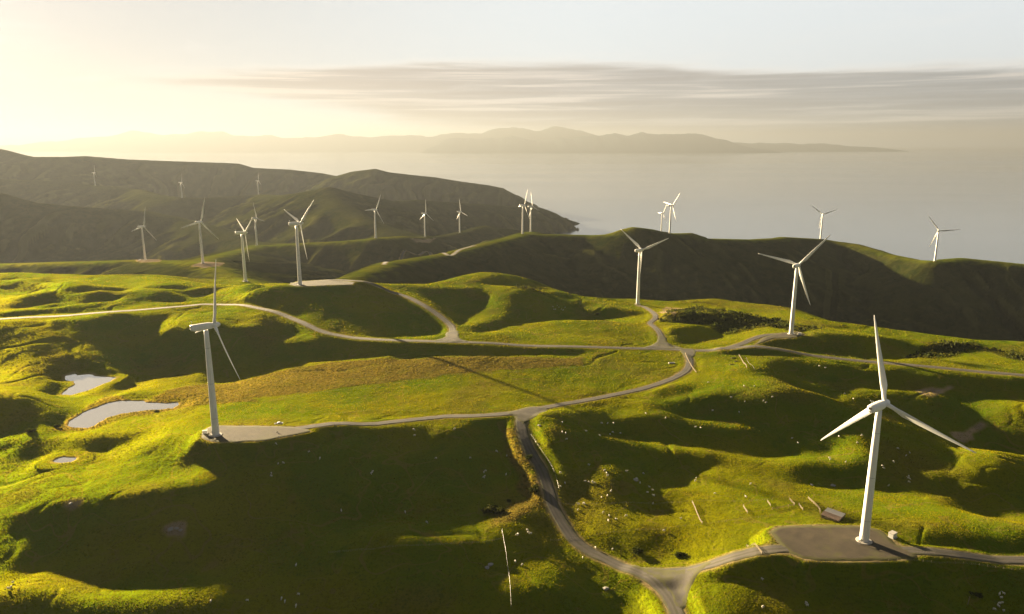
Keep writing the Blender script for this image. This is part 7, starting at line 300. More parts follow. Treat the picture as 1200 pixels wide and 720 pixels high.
[0,0,0,0,0,0,0,0,0,0,0,0,0,0,0,0,0,0,-1,1,0,0,0,0,0,0,0,-1,0,-1,0,-1,-1,-2,0,-1,-1,-1,1,-1,-2,-6,-5,1,5,4,9,9,7,4,0,-1,-3,-8,-13,-6,1,4,2,3,0,2,2,1,0,-1,-1,-3,-2,-7,-3,2,-1,5,6,4,3,3,2,0,1,-1,-1,-3,-3,-1,0,1,-3,-3,4,2,-1,0,0,0,0,0,0,0,0,0,0,0,0,-1,-5,-2,2,2,4,2,-1,-2,-3,-1,-1,2,3,3,4,4,1,3,0,1,-2,-4,-5,2,1,3,1,2,2,1,0,-1,0,0,-1,-2,-1,-2,0,1,3,3,4,7,4,0,-2,-5,-6,-6,-4,-2,-2,-2,-2,-2,-1,-2,0,0,-1,1,0,0,-1,1,0,1,0,0,0,1,1,1,0,1,0,0,0,0,0,0,0,0,0,0,0,0,0,0,0,0,0,0,0,0,0,0,0,0,0,0,0,0,0,0,0,0,0,0,0,0,0,0,0,0,0,0,0,0,0,0,0,0,0,0,0,0,0,0,0,0,0,0,0,0,0,0,0,0,0,0,0,0,0,0,0,0,0,0,0,0,0,0,0,0,0,0,0,0],
[0,0,0,0,0,0,0,0,0,0,0,0,0,0,0,0,0,0,0,-1,1,0,0,0,-1,0,0,0,-1,0,-1,-1,-1,-1,-2,-1,1,0,1,2,2,-1,-5,-2,5,7,8,6,6,1,-2,-4,-5,-7,-10,-12,0,2,5,4,1,0,1,0,0,-1,-4,-3,-2,3,-1,8,5,-2,3,2,2,1,1,2,-1,0,-2,-3,-3,-2,5,5,2,-5,-2,-3,0,0,0,0,0,0,0,0,0,0,0,0,0,3,3,-3,-1,0,-1,0,-1,-2,-1,-1,2,3,3,4,4,1,2,0,2,-1,0,-3,-7,0,3,0,1,2,2,1,1,-1,-2,-2,0,-2,-2,0,1,1,3,4,3,1,2,-2,-4,-4,-4,-5,-3,-1,0,1,-1,-1,-2,0,-1,0,1,-1,0,0,0,0,-1,1,1,0,1,1,1,0,1,0,0,-1,1,0,0,0,0,0,0,0,0,0,0,0,0,0,0,0,0,0,0,0,0,0,0,0,0,0,0,0,0,0,0,0,0,0,0,0,0,0,0,0,0,0,0,0,0,0,0,0,0,0,0,0,0,0,0,0,0,0,0,0,0,0,0,0,0,0,0,0,0,0,0,0,0,0,0,0,0,0,0,0,0,0],
[0,0,0,0,0,0,0,0,0,0,0,0,0,0,0,0,0,0,0,0,0,0,-1,0,1,-1,0,-1,0,-1,-1,-1,-2,-1,0,-1,0,1,1,5,6,8,0,0,1,4,4,-1,-7,-3,-4,-2,0,-3,-6,-9,-3,3,5,3,-1,-1,-1,-1,-2,-1,2,2,3,6,6,2,1,-6,-2,3,1,2,0,0,1,-1,-1,-4,-5,0,3,3,6,-2,-6,-1,0,0,0,0,0,0,0,0,0,0,0,0,0,0,5,2,-2,-2,-1,-2,-1,-1,1,1,3,3,4,4,1,1,1,1,-1,0,-1,-2,-4,-4,2,1,-1,0,2,1,2,0,-1,-3,-3,-1,0,-1,2,4,2,0,-1,-3,-5,-4,-2,1,1,0,-1,-1,1,1,0,-1,0,-2,0,0,-1,0,0,-1,0,0,1,0,1,1,1,0,0,1,0,0,0,1,0,0,0,0,0,0,0,0,0,0,0,0,0,0,0,0,0,0,0,0,0,0,0,0,0,0,0,0,0,0,0,0,0,0,0,0,0,0,0,0,0,0,0,0,0,0,0,0,0,0,0,0,0,0,0,0,0,0,0,0,0,0,0,0,0,0,0,0,0,0,0,0,0,0,0,0,0,0,0,0,0,0],
[0,0,0,0,0,0,0,0,0,0,0,0,0,0,0,-1,0,1,0,0,0,0,0,-1,-1,1,-1,0,-1,-1,-1,-1,-1,-1,-1,0,0,1,1,1,5,8,13,5,2,-2,-7,-7,-8,-12,-6,-1,5,7,2,-3,-7,2,3,1,-1,-3,-2,-2,-2,-1,3,5,6,7,8,1,2,-2,-11,-1,3,1,1,0,-1,-1,-2,-3,-4,0,2,4,1,3,-4,-1,0,0,0,0,0,0,0,0,0,0,0,0,1,-1,-1,4,-2,0,-2,0,1,1,2,3,3,4,3,2,1,0,-1,-1,0,0,0,-1,-3,-3,-1,-2,-1,-1,2,2,-1,1,-1,-2,-4,-2,0,2,3,2,2,1,-4,-4,-4,0,-1,-2,1,1,0,1,1,0,0,0,-1,0,-1,-1,0,-1,0,0,0,0,0,1,0,1,1,0,1,0,0,1,0,0,0,0,0,0,0,0,0,0,0,0,0,0,0,0,0,0,0,0,0,0,0,0,0,0,0,0,0,0,0,0,0,0,0,0,0,0,0,0,0,0,0,0,0,0,0,0,0,0,0,0,0,0,0,0,0,0,0,0,0,0,0,0,0,0,0,0,0,0,0,0,0,0,0,0,0,0,0,0,0,0,0,0],
[0,0,0,0,0,0,0,0,0,0,0,-1,0,0,0,1,0,-1,1,0,-1,0,0,0,-1,0,-1,0,0,-1,-1,-2,-1,0,-1,1,1,2,2,2,3,8,10,7,-2,-9,-7,-7,-5,-4,-5,-1,0,9,7,1,-6,-5,3,1,-1,-2,-1,1,2,-1,-4,1,2,2,9,9,4,1,-4,-13,1,1,-1,-1,-2,-1,-2,-4,-1,2,5,3,0,0,-2,0,0,0,0,0,0,0,0,0,0,0,0,0,0,0,-1,2,2,-2,0,0,0,2,2,4,4,3,4,0,-1,-1,-1,0,1,0,0,0,-1,-6,-2,-3,-1,-1,1,3,1,-1,-2,-4,-3,-2,0,4,3,4,2,0,0,-3,-3,-4,-1,-1,-1,0,1,1,0,1,0,0,-1,-1,0,-1,-1,0,-1,0,-1,1,0,1,1,0,1,1,0,0,0,0,1,0,0,0,0,0,0,0,0,0,0,0,0,0,0,0,0,0,0,0,0,0,0,0,0,0,0,0,0,0,0,0,0,0,0,0,0,0,0,0,0,0,0,0,0,0,0,0,0,0,0,0,0,0,0,0,0,0,0,0,0,0,0,0,0,0,0,0,0,0,0,0,0,0,0,0,0,0,0,0,0,0,0,0],
[0,0,0,0,0,0,0,0,0,0,-1,1,0,0,0,0,0,0,-1,0,0,0,-1,0,0,-1,0,0,-1,0,-1,-1,-1,-1,1,2,3,4,6,6,5,3,0,-4,-8,-7,-5,-4,-1,0,-1,-3,-3,2,12,9,2,-5,-5,0,4,6,2,1,1,1,-4,-5,-3,-4,1,7,7,3,0,-4,-9,-3,-1,-4,-2,-3,-1,0,2,5,2,1,2,-2,-1,0,0,0,0,0,0,0,0,0,0,0,0,0,0,0,-1,0,2,2,-1,1,0,1,4,3,2,1,2,2,0,-1,0,1,-1,-1,0,-2,1,-1,-8,-3,-1,1,2,1,2,0,-4,-4,-5,-1,2,4,5,4,4,0,-3,-4,-4,-2,-3,0,0,1,0,1,1,0,0,0,0,0,-2,-1,-1,-1,0,0,0,0,1,0,0,2,0,0,1,0,0,0,0,1,0,0,0,0,0,0,0,0,0,0,0,0,0,0,0,0,0,0,0,0,0,0,0,0,0,0,0,0,0,0,0,0,0,0,0,0,0,0,0,0,0,0,0,0,0,0,0,0,0,0,0,0,0,0,0,0,0,0,0,0,0,0,0,0,0,0,0,0,0,0,0,0,0,0,0,0,0,0,0,0,0,0],
[0,0,0,0,0,0,0,0,0,-1,1,0,0,0,0,0,0,0,0,0,-1,0,-1,0,-1,0,0,-1,0,0,0,-1,0,1,3,2,7,5,6,5,1,-3,-6,-9,-9,-5,-2,-1,-1,0,1,0,-1,-1,1,8,7,2,-3,-2,1,2,4,1,1,5,1,-3,-2,-6,-7,-2,5,7,4,1,-6,-6,-4,-4,-5,-5,-4,3,8,7,3,-1,1,0,0,0,0,0,0,0,0,0,0,0,0,0,0,0,0,0,-1,-3,1,1,3,3,1,0,0,2,1,-1,-2,1,4,1,2,2,2,0,-2,-2,-4,-1,-5,-2,-1,1,2,1,2,0,-4,-8,-4,1,4,4,6,1,1,2,-2,-4,-2,-2,-1,0,0,0,1,0,1,0,1,-1,0,-1,-1,0,-1,-1,-1,0,1,0,0,0,1,0,1,1,-1,1,0,0,1,0,0,0,0,0,0,0,0,0,0,0,0,0,0,0,0,0,0,0,0,0,0,0,0,0,0,0,0,0,0,0,0,0,0,0,0,0,0,0,0,0,0,0,0,0,0,0,0,0,0,0,0,0,0,0,0,0,0,0,0,0,0,0,0,0,0,0,0,0,0,0,0,0,0,0,0,0,0,0,0,0,0,0],
[0,0,0,0,0,0,0,0,-1,1,0,-1,0,1,0,0,-1,0,0,0,0,-1,0,-1,1,-1,-1,0,1,0,-1,1,1,2,6,9,4,6,2,0,-6,-8,-8,-5,-6,-4,-3,0,0,-1,0,2,1,-1,-2,0,4,7,4,0,-1,-1,-2,0,0,-2,6,2,1,3,-4,-5,-3,2,2,3,0,-4,-5,-4,-5,-6,-5,1,7,8,5,5,1,0,0,0,0,0,0,0,0,0,0,0,0,0,0,0,0,0,0,-1,-3,-1,0,0,4,2,-1,-2,1,2,0,-1,-1,2,1,0,2,2,0,0,-2,-2,-2,0,-1,-2,-2,0,-2,1,1,-6,-2,4,5,3,0,1,-3,0,4,0,-2,0,0,0,1,0,-1,0,0,1,0,0,0,-1,0,-2,0,0,0,0,-1,0,1,0,0,1,0,0,1,-1,2,0,0,0,0,0,0,0,0,0,0,0,0,0,0,0,0,0,0,0,0,0,0,0,0,0,0,0,0,0,0,0,0,0,0,0,0,0,0,0,0,0,0,0,0,0,0,0,0,0,0,0,0,0,0,0,0,0,0,0,0,0,0,0,0,0,0,0,0,0,0,0,0,0,0,0,0,0,0,0,0,0,0,0,0,0],
[0,0,0,0,0,0,0,-1,1,0,-1,1,0,0,0,-1,1,0,-1,-1,0,0,0,0,-1,0,0,-1,-2,-2,3,5,5,8,7,5,2,-4,-4,-8,-5,-7,-2,-4,-3,-2,-1,-1,0,0,-1,1,2,3,3,2,3,2,0,0,-2,-1,0,1,-1,-1,-3,-1,2,3,1,2,-4,-3,0,1,0,-2,-3,-3,-4,-2,0,5,6,3,4,1,0,0,0,0,0,0,0,0,0,0,0,0,0,0,0,0,0,0,0,0,0,-1,-1,-1,-2,1,1,1,0,1,1,-1,-1,1,0,-1,-2,-1,1,1,3,-3,-3,0,0,-2,-3,-3,-4,-2,1,4,4,5,2,-1,-2,0,1,1,2,2,1,0,0,1,2,0,-2,-1,0,0,0,0,-1,0,0,0,0,0,0,-1,1,-1,-1,1,0,0,0,0,0,2,-1,1,0,0,0,0,0,0,0,0,0,0,0,0,0,0,0,0,0,0,0,0,0,0,0,0,0,0,0,0,0,0,0,0,0,0,0,0,0,0,0,0,0,0,0,0,0,0,0,0,0,0,0,0,0,0,0,0,0,0,0,0,0,0,0,0,0,0,0,0,0,0,0,0,0,0,0,0,0,0,0,0,0,0,0,0],
[0,0,0,0,0,0,-1,1,0,-1,1,0,1,-1,0,0,-1,0,0,0,-1,-1,0,0,0,1,1,-2,-1,0,-2,9,11,7,5,0,-5,-7,-5,-4,-11,-1,-1,-1,-1,-2,0,0,0,1,0,-1,3,2,3,4,3,0,-1,-2,-2,-1,-1,-1,0,-2,-1,2,2,2,1,-2,0,-2,-1,-1,-1,-1,-1,-2,-1,1,3,4,3,2,0,0,0,0,0,0,0,0,0,0,0,0,0,0,0,0,0,0,0,0,0,0,0,0,0,-1,0,0,1,0,0,0,0,0,0,-1,0,-1,-1,0,1,1,0,-3,-4,-4,-2,0,-1,-2,-1,-3,4,7,7,2,0,-1,-2,-2,0,1,2,3,0,0,-2,-2,2,3,0,-1,-1,0,1,0,0,0,-1,1,0,0,0,0,-1,0,0,0,0,-1,0,1,0,0,1,0,0,0,0,0,0,0,0,0,0,0,0,0,0,0,0,0,0,0,0,0,0,0,0,0,0,0,0,0,0,0,0,0,0,0,0,0,0,0,0,0,0,0,0,0,0,0,0,0,0,0,0,0,0,0,0,0,0,0,0,0,0,0,0,0,0,0,0,0,0,0,0,0,0,0,0,0,0,0,0,0,0,0,0,0],
[0,0,0,0,0,0,0,0,0,0,0,0,0,0,-1,1,0,-1,0,0,0,0,-1,0,0,2,3,1,-2,5,6,3,6,4,-1,-4,-8,-10,-3,2,1,-7,-2,-2,-2,0,-1,1,0,1,3,1,0,2,1,2,1,0,0,-1,-2,-2,0,-1,-1,-1,-1,2,1,1,-1,0,0,-1,-1,-1,0,-1,-1,0,2,2,4,1,1,1,-1,0,0,0,0,0,0,0,0,0,0,0,0,0,0,0,0,0,0,0,0,0,0,0,0,0,0,0,0,0,0,0,0,0,0,0,-1,-1,0,-1,0,0,-3,-4,-2,-2,-1,-1,-1,0,-2,-2,-1,12,9,4,0,-1,1,-3,-2,-1,0,1,2,-1,0,-2,-4,2,4,0,1,0,0,0,-1,0,1,0,0,0,0,0,0,0,0,-1,0,0,0,0,1,0,0,0,0,0,0,0,0,0,0,0,0,0,0,0,0,0,0,0,0,0,0,0,0,0,0,0,0,0,0,0,0,0,0,0,0,0,0,0,0,0,0,0,0,0,0,0,0,0,0,0,0,0,0,0,0,0,0,0,0,0,0,0,0,0,0,0,0,0,0,0,0,0,0,0,0,0,0,0,0,0,0,0,0,0,0,0],
[0,0,0,0,0,-1,1,0,0,1,-1,0,-1,0,1,-1,0,0,0,-1,1,-1,1,-1,-1,2,5,6,3,2,6,3,1,-1,-6,-10,-9,-5,-3,0,6,1,-3,-2,-1,-1,1,-1,2,2,1,3,0,1,0,0,1,0,-1,-2,0,-1,-2,-1,0,-1,1,0,0,0,1,-1,-1,0,-1,1,-1,1,0,1,1,3,1,2,0,-1,0,0,0,0,0,0,0,0,0,0,0,0,0,0,0,0,0,0,0,0,0,0,0,0,0,0,0,0,0,0,0,0,0,0,0,0,0,0,-2,0,-1,-2,-4,-6,-3,0,0,0,2,0,-1,0,1,3,8,4,5,1,-3,2,-1,-2,-2,1,0,1,0,0,-3,-3,1,3,1,0,-1,0,1,0,0,0,0,0,0,0,0,0,0,0,0,0,0,0,0,0,0,0,0,0,0,0,0,0,0,0,0,0,0,0,0,0,0,0,0,0,0,0,0,0,0,0,0,0,0,0,0,0,0,0,0,0,0,0,0,0,0,0,0,0,0,0,0,0,0,0,0,0,0,0,0,0,0,0,0,0,0,0,0,0,0,0,0,0,0,0,0,0,0,0,0,0,0,0,0,0,0,0,0,0,0,0],
[0,0,0,0,0,0,0,0,0,0,1,0,-1,0,-1,0,0,0,0,1,-1,0,0,0,1,-3,3,5,8,4,6,1,-2,-5,-7,-10,-9,-5,1,1,2,4,0,-1,0,0,0,2,1,1,2,1,2,-2,1,1,-1,0,-2,0,-2,-1,0,-1,-1,1,-1,0,1,0,0,-1,0,-1,0,0,1,0,1,2,2,0,2,-1,0,0,0,0,0,0,0,0,0,0,0,0,0,0,0,0,0,0,0,0,0,0,0,0,0,0,0,0,0,0,0,0,0,0,0,0,0,0,0,0,0,-1,-2,-3,-4,-4,-5,-1,1,3,2,1,1,3,4,-1,-2,2,2,5,2,-1,1,-1,-1,-1,0,0,2,1,-1,-2,-1,1,0,0,0,0,0,0,0,0,0,0,0,0,0,0,0,0,0,0,0,0,0,0,0,0,0,0,0,0,0,0,0,0,0,0,0,0,0,0,0,0,0,0,0,0,0,0,0,0,0,0,0,0,0,0,0,0,0,0,0,0,0,0,0,0,0,0,0,0,0,0,0,0,0,0,0,0,0,0,0,0,0,0,0,0,0,0,0,0,0,0,0,0,0,0,0,0,0,0,0,0,0,0,0,0,0,0,0,0],
[0,0,0,0,0,0,0,0,0,0,0,0,0,0,0,0,0,0,0,0,0,1,0,1,3,3,0,2,5,5,0,-4,-7,-4,-5,-2,0,1,-4,-2,0,1,1,0,0,0,0,1,1,1,2,1,1,0,0,-1,0,-1,0,-2,-1,0,-1,0,0,-1,1,0,0,0,-1,0,-1,1,0,0,1,1,1,1,0,2,-1,0,0,0,0,0,0,0,0,0,0,0,0,0,0,0,0,0,0,0,0,0,0,0,0,0,0,0,0,0,0,0,0,0,0,0,0,0,0,0,0,0,0,0,-1,-2,-2,-5,-5,-4,2,4,3,2,2,2,5,5,-3,-3,-2,-1,2,1,0,0,0,0,0,0,0,1,2,-1,-1,-1,0,0,0,0,0,0,0,0,0,0,0,0,0,0,0,0,0,0,0,0,0,0,0,0,0,0,0,0,0,0,0,0,0,0,0,0,0,0,0,0,0,0,0,0,0,0,0,0,0,0,0,0,0,0,0,0,0,0,0,0,0,0,0,0,0,0,0,0,0,0,0,0,0,0,0,0,0,0,0,0,0,0,0,0,0,0,0,0,0,0,0,0,0,0,0,0,0,0,0,0,0,0,0,0,0,0,0,0],
[0,0,0,0,0,1,-1,0,0,0,0,0,0,-1,1,0,0,0,0,0,0,1,1,3,3,8,-1,-2,1,-1,-6,-5,-8,-5,3,5,3,2,-2,-3,-2,0,0,0,0,1,1,1,1,1,1,1,0,1,-1,0,-1,0,-2,0,-1,-1,-1,0,0,1,-1,1,0,0,-1,0,0,0,0,1,0,1,1,0,2,-1,0,0,0,0,0,0,0,0,0,0,0,0,0,0,0,0,0,0,0,0,0,0,0,0,0,0,0,0,0,0,0,0,0,0,0,0,0,0,0,0,0,0,0,0,0,0,-1,-1,-4,-6,-1,4,3,1,1,2,-1,4,4,-2,-2,0,-1,0,0,0,0,0,0,0,0,0,0,0,0,0,0,0,0,0,0,0,0,0,0,0,0,0,0,0,0,0,0,0,0,0,0,0,0,0,0,0,0,0,0,0,0,0,0,0,0,0,0,0,0,0,0,0,0,0,0,0,0,0,0,0,0,0,0,0,0,0,0,0,0,0,0,0,0,0,0,0,0,0,0,0,0,0,0,0,0,0,0,0,0,0,0,0,0,0,0,0,0,0,0,0,0,0,0,0,0,0,0,0,0,0,0,0,0,0,0,0,0,0],
[0,0,0,0,0,0,1,-1,0,0,0,0,0,0,0,0,0,1,0,0,1,-1,0,0,0,2,3,-6,-4,0,-3,-6,-5,-3,0,6,10,5,1,-3,-2,0,-1,0,1,0,1,1,1,2,0,1,0,0,0,0,0,-2,0,-1,-1,-1,1,-1,0,0,1,-1,0,0,1,0,0,-1,1,0,1,1,0,1,-1,0,0,0,0,0,0,0,0,0,0,0,0,0,0,0,0,0,0,0,0,0,0,0,0,0,0,0,0,0,0,0,0,0,0,0,0,0,0,0,0,0,0,0,0,0,0,2,1,3,2,-4,-5,-1,0,-1,1,0,1,-1,3,1,-1,-1,0,0,0,0,0,0,0,0,0,0,0,0,0,0,0,0,0,0,0,0,0,0,0,0,0,0,0,0,0,0,0,0,0,0,0,0,0,0,0,0,0,0,0,0,0,0,0,0,0,0,0,0,0,0,0,0,0,0,0,0,0,0,0,0,0,0,0,0,0,0,0,0,0,0,0,0,0,0,0,0,0,0,0,0,0,0,0,0,0,0,0,0,0,0,0,0,0,0,0,0,0,0,0,0,0,0,0,0,0,0,0,0,0,0,0,0,0,0,0,0,0,0],
[0,0,0,0,0,0,0,1,0,-1,0,0,0,1,-1,1,0,-1,1,0,0,0,-1,-4,-7,-6,-2,2,-1,1,4,-4,-5,0,2,2,7,7,3,-1,-1,-1,0,0,0,1,2,0,2,0,1,0,0,0,1,-1,-1,0,-1,-1,0,-1,0,0,0,0,0,1,0,0,-1,0,1,0,1,0,0,0,0,0,0,0,0,0,0,0,0,0,0,0,0,0,0,0,0,0,0,0,0,0,0,0,0,0,0,0,0,0,0,0,0,0,0,0,0,0,0,0,0,0,0,0,0,0,0,0,1,1,3,4,4,2,-3,-7,-6,-2,0,2,0,-1,-1,1,2,0,0,0,0,0,0,0,0,0,0,0,0,0,0,0,0,0,0,0,0,0,0,0,0,0,0,0,0,0,0,0,0,0,0,0,0,0,0,0,0,0,0,0,0,0,0,0,0,0,0,0,0,0,0,0,0,0,0,0,0,0,0,0,0,0,0,0,0,0,0,0,0,0,0,0,0,0,0,0,0,0,0,0,0,0,0,0,0,0,0,0,0,0,0,0,0,0,0,0,0,0,0,0,0,0,0,0,0,0,0,0,0,0,0,0,0,0,0,0,0,0,0,0],
[0,0,0,0,0,0,0,0,0,1,-1,0,1,-1,1,-1,1,1,-1,1,0,0,-1,-3,-6,-11,0,0,1,3,5,-1,-2,-6,2,5,5,5,1,-1,-1,-1,0,1,0,1,0,2,0,1,1,0,1,0,-1,0,0,-1,0,-1,-1,0,-1,0,0,0,1,0,0,0,1,0,0,0,0,1,0,-1,1,-1,0,0,0,0,0,0,0,0,0,0,0,0,0,0,0,0,0,0,0,0,0,0,0,0,0,0,0,0,0,0,0,0,0,0,0,0,0,0,0,0,0,0,0,0,0,0,0,1,3,4,2,-2,-1,-5,-4,-1,1,0,0,0,-1,2,1,0,0,0,0,0,0,0,0,0,0,0,0,0,0,0,0,0,0,0,0,0,0,0,0,0,0,0,0,0,0,0,0,0,0,0,0,0,0,0,0,0,0,0,0,0,0,0,0,0,0,0,0,0,0,0,0,0,0,0,0,0,0,0,0,0,0,0,0,0,0,0,0,0,0,0,0,0,0,0,0,0,0,0,0,0,0,0,0,0,0,0,0,0,0,0,0,0,0,0,0,0,0,0,0,0,0,0,0,0,0,0,0,0,0,0,0,0,0,0,0,0,0,0],
[0,0,0,0,0,0,0,0,0,0,1,0,-1,1,0,0,0,0,1,-1,1,1,-1,-1,1,-5,-5,3,-3,-3,2,7,2,1,-4,2,1,0,-1,-1,-1,0,0,1,1,1,0,1,0,1,0,0,0,0,0,-1,0,0,-1,0,-1,-1,0,0,0,1,-1,1,0,0,1,0,0,1,0,0,0,0,-1,0,0,0,0,0,0,0,0,0,0,0,0,0,0,0,0,0,0,0,0,0,0,0,0,0,0,0,0,0,0,0,0,0,0,0,0,0,0,0,0,0,0,0,0,0,0,0,0,0,0,3,3,-3,-3,-1,-2,0,1,1,0,-1,2,0,0,0,0,0,0,0,0,0,0,0,0,0,0,0,0,0,0,0,0,0,0,0,0,0,0,0,0,0,0,0,0,0,0,0,0,0,0,0,0,0,0,0,0,0,0,0,0,0,0,0,0,0,0,0,0,0,0,0,0,0,0,0,0,0,0,0,0,0,0,0,0,0,0,0,0,0,0,0,0,0,0,0,0,0,0,0,0,0,0,0,0,0,0,0,0,0,0,0,0,0,0,0,0,0,0,0,0,0,0,0,0,0,0,0,0,0,0,0,0,0,0,0,0,0],
[0,0,0,0,0,0,0,0,0,0,0,0,1,0,-1,1,0,0,0,1,0,0,1,0,2,2,-6,-2,0,-4,-5,5,8,5,3,-3,-3,-3,-2,0,-1,0,0,-1,1,0,2,-1,1,0,0,1,-1,0,0,0,-1,-1,0,0,0,-1,-1,1,0,-1,2,-1,1,1,-1,1,0,0,1,-1,0,0,0,0,0,0,0,0,0,0,0,0,0,0,0,0,0,0,0,0,0,0,0,0,0,0,0,0,0,0,0,0,0,0,0,0,0,0,0,0,0,0,0,0,0,0,0,0,0,0,0,0,0,-2,5,4,-4,-3,-2,-1,1,2,0,0,0,0,0,0,0,0,0,0,0,0,0,0,0,0,0,0,0,0,0,0,0,0,0,0,0,0,0,0,0,0,0,0,0,0,0,0,0,0,0,0,0,0,0,0,0,0,0,0,0,0,0,0,0,0,0,0,0,0,0,0,0,0,0,0,0,0,0,0,0,0,0,0,0,0,0,0,0,0,0,0,0,0,0,0,0,0,0,0,0,0,0,0,0,0,0,0,0,0,0,0,0,0,0,0,0,0,0,0,0,0,0,0,0,0,0,0,0,0,0,0,0,0,0,0,0,0],
[0,0,0,0,0,0,0,0,0,0,0,0,0,0,1,0,0,0,0,0,1,-1,0,3,2,4,2,-2,0,-2,-5,-3,4,3,0,0,-4,-2,-1,-1,0,0,0,1,0,1,0,0,1,-1,0,0,0,0,-1,0,0,0,-1,-1,0,0,0,-1,0,1,-1,1,0,0,1,0,0,1,0,1,-1,0,0,0,0,0,0,0,0,0,0,0,0,0,0,0,0,0,0,0,0,0,0,0,0,0,0,0,0,0,0,0,0,0,0,0,0,0,0,0,0,0,0,0,0,0,0,0,0,0,0,0,0,-1,-2,4,3,-3,-3,-2,1,0,3,0,0,0,0,0,0,0,0,0,0,0,0,0,0,0,0,0,0,0,0,0,0,0,0,0,0,0,0,0,0,0,0,0,0,0,0,0,0,0,0,0,0,0,0,0,0,0,0,0,0,0,0,0,0,0,0,0,0,0,0,0,0,0,0,0,0,0,0,0,0,0,0,0,0,0,0,0,0,0,0,0,0,0,0,0,0,0,0,0,0,0,0,0,0,0,0,0,0,0,0,0,0,0,0,0,0,0,0,0,0,0,0,0,0,0,0,0,0,0,0,0,0,0,0,0,0,0],
[0,0,0,0,0,0,0,0,0,0,0,0,0,0,0,0,0,0,0,1,1,-1,1,1,3,2,1,0,-1,-1,-2,-1,-2,1,1,-1,-2,-1,0,0,0,0,0,0,0,0,0,1,-1,0,0,0,0,-1,0,0,-1,0,0,0,0,0,-1,0,0,-1,1,0,0,1,0,0,1,1,0,0,0,0,0,0,0,0,0,0,0,0,0,0,0,0,0,0,0,0,0,0,0,0,0,0,0,0,0,0,0,0,0,0,0,0,0,0,0,0,0,0,0,0,0,0,0,0,0,0,0,0,0,0,1,1,-1,0,-1,0,0,-1,-1,1,-1,2,0,0,0,0,0,0,0,0,0,0,0,0,0,0,0,0,0,0,0,0,0,0,0,0,0,0,0,0,0,0,0,0,0,0,0,0,0,0,0,0,0,0,0,0,0,0,0,0,0,0,0,0,0,0,0,0,0,0,0,0,0,0,0,0,0,0,0,0,0,0,0,0,0,0,0,0,0,0,0,0,0,0,0,0,0,0,0,0,0,0,0,0,0,0,0,0,0,0,0,0,0,0,0,0,0,0,0,0,0,0,0,0,0,0,0,0,0,0,0,0,0,0,0,0,0,0],
[0,0,0,0,0,0,0,0,0,0,0,0,0,0,0,0,0,0,0,0,-1,3,-1,2,1,1,-1,0,-1,-1,-1,-1,1,-1,1,-1,0,0,0,0,0,0,0,0,0,0,0,0,0,0,0,-1,-1,0,0,-1,1,-1,0,0,0,0,0,0,-1,1,-1,0,1,0,1,1,1,-1,0,0,1,0,0,0,0,0,0,0,0,0,0,0,0,0,0,0,0,0,0,0,0,0,0,0,0,0,0,0,0,0,0,0,0,0,0,0,0,0,0,0,0,0,0,0,0,0,0,0,0,0,0,0,0,1,1,2,2,1,0,0,-3,-3,-1,0,0,0,0,0,0,0,0,0,0,0,0,0,0,0,0,0,0,0,0,0,0,0,0,0,0,0,0,0,0,0,0,0,0,0,0,0,0,0,0,0,0,0,0,0,0,0,0,0,0,0,0,0,0,0,0,0,0,0,0,0,0,0,0,0,0,0,0,0,0,0,0,0,0,0,0,0,0,0,0,0,0,0,0,0,0,0,0,0,0,0,0,0,0,0,0,0,0,0,0,0,0,0,0,0,0,0,0,0,0,0,0,0,0,0,0,0,0,0,0,0,0,0,0,0,0,0],
[0,0,0,0,0,0,0,0,0,0,0,0,0,0,0,0,0,0,1,-1,-1,0,2,1,0,0,0,1,1,-1,0,0,0,-1,-2,0,0,0,0,0,0,0,0,0,0,0,0,0,0,0,-1,0,-1,-1,-1,1,-1,0,0,0,0,1,0,0,0,0,0,1,0,0,1,0,0,1,0,0,0,0,0,0,0,0,0,0,0,0,0,0,0,0,0,0,0,0,0,0,0,0,0,0,0,0,0,0,0,0,0,0,0,0,0,0,0,0,0,0,0,0,0,0,0,0,0,0,0,0,0,0,0,0,0,1,1,0,1,0,-1,-2,0,0,0,0,0,0,0,0,0,0,0,0,0,0,0,0,0,0,0,0,0,0,0,0,0,0,0,0,0,0,0,0,0,0,0,0,0,0,0,0,0,0,0,0,0,0,0,0,0,0,0,0,0,0,0,0,0,0,0,0,0,0,0,0,0,0,0,0,0,0,0,0,0,0,0,0,0,0,0,0,0,0,0,0,0,0,0,0,0,0,0,0,0,0,0,0,0,0,0,0,0,0,0,0,0,0,0,0,0,0,0,0,0,0,0,0,0,0,0,0,0,0,0,0,0,0,0,0],
[0,0,0,0,0,0,0,0,0,0,0,0,0,0,0,0,0,1,2,2,-1,0,0,0,0,0,-1,1,1,0,0,-1,-1,0,-1,-2,0,0,0,0,0,0,0,0,0,0,0,0,0,0,0,-1,0,0,-1,-1,0,0,-1,0,0,0,1,0,1,0,0,0,1,0,0,1,0,0,0,0,0,0,0,0,0,0,0,0,0,0,0,0,0,0,0,0,0,0,0,0,0,0,0,0,0,0,0,0,0,0,0,0,0,0,0,0,0,0,0,0,0,0,0,0,0,0,0,0,0,0,0,0,0,0,0,0,0,0,0,0,0,0,0,0,0,0,0,0,0,0,0,0,0,0,0,0,0,0,0,0,0,0,0,0,0,0,0,0,0,0,0,0,0,0,0,0,0,0,0,0,0,0,0,0,0,0,0,0,0,0,0,0,0,0,0,0,0,0,0,0,0,0,0,0,0,0,0,0,0,0,0,0,0,0,0,0,0,0,0,0,0,0,0,0,0,0,0,0,0,0,0,0,0,0,0,0,0,0,0,0,0,0,0,0,0,0,0,0,0,0,0,0,0,0,0,0,0,0,0,0,0,0,0,0,0,0,0,0,0,0],
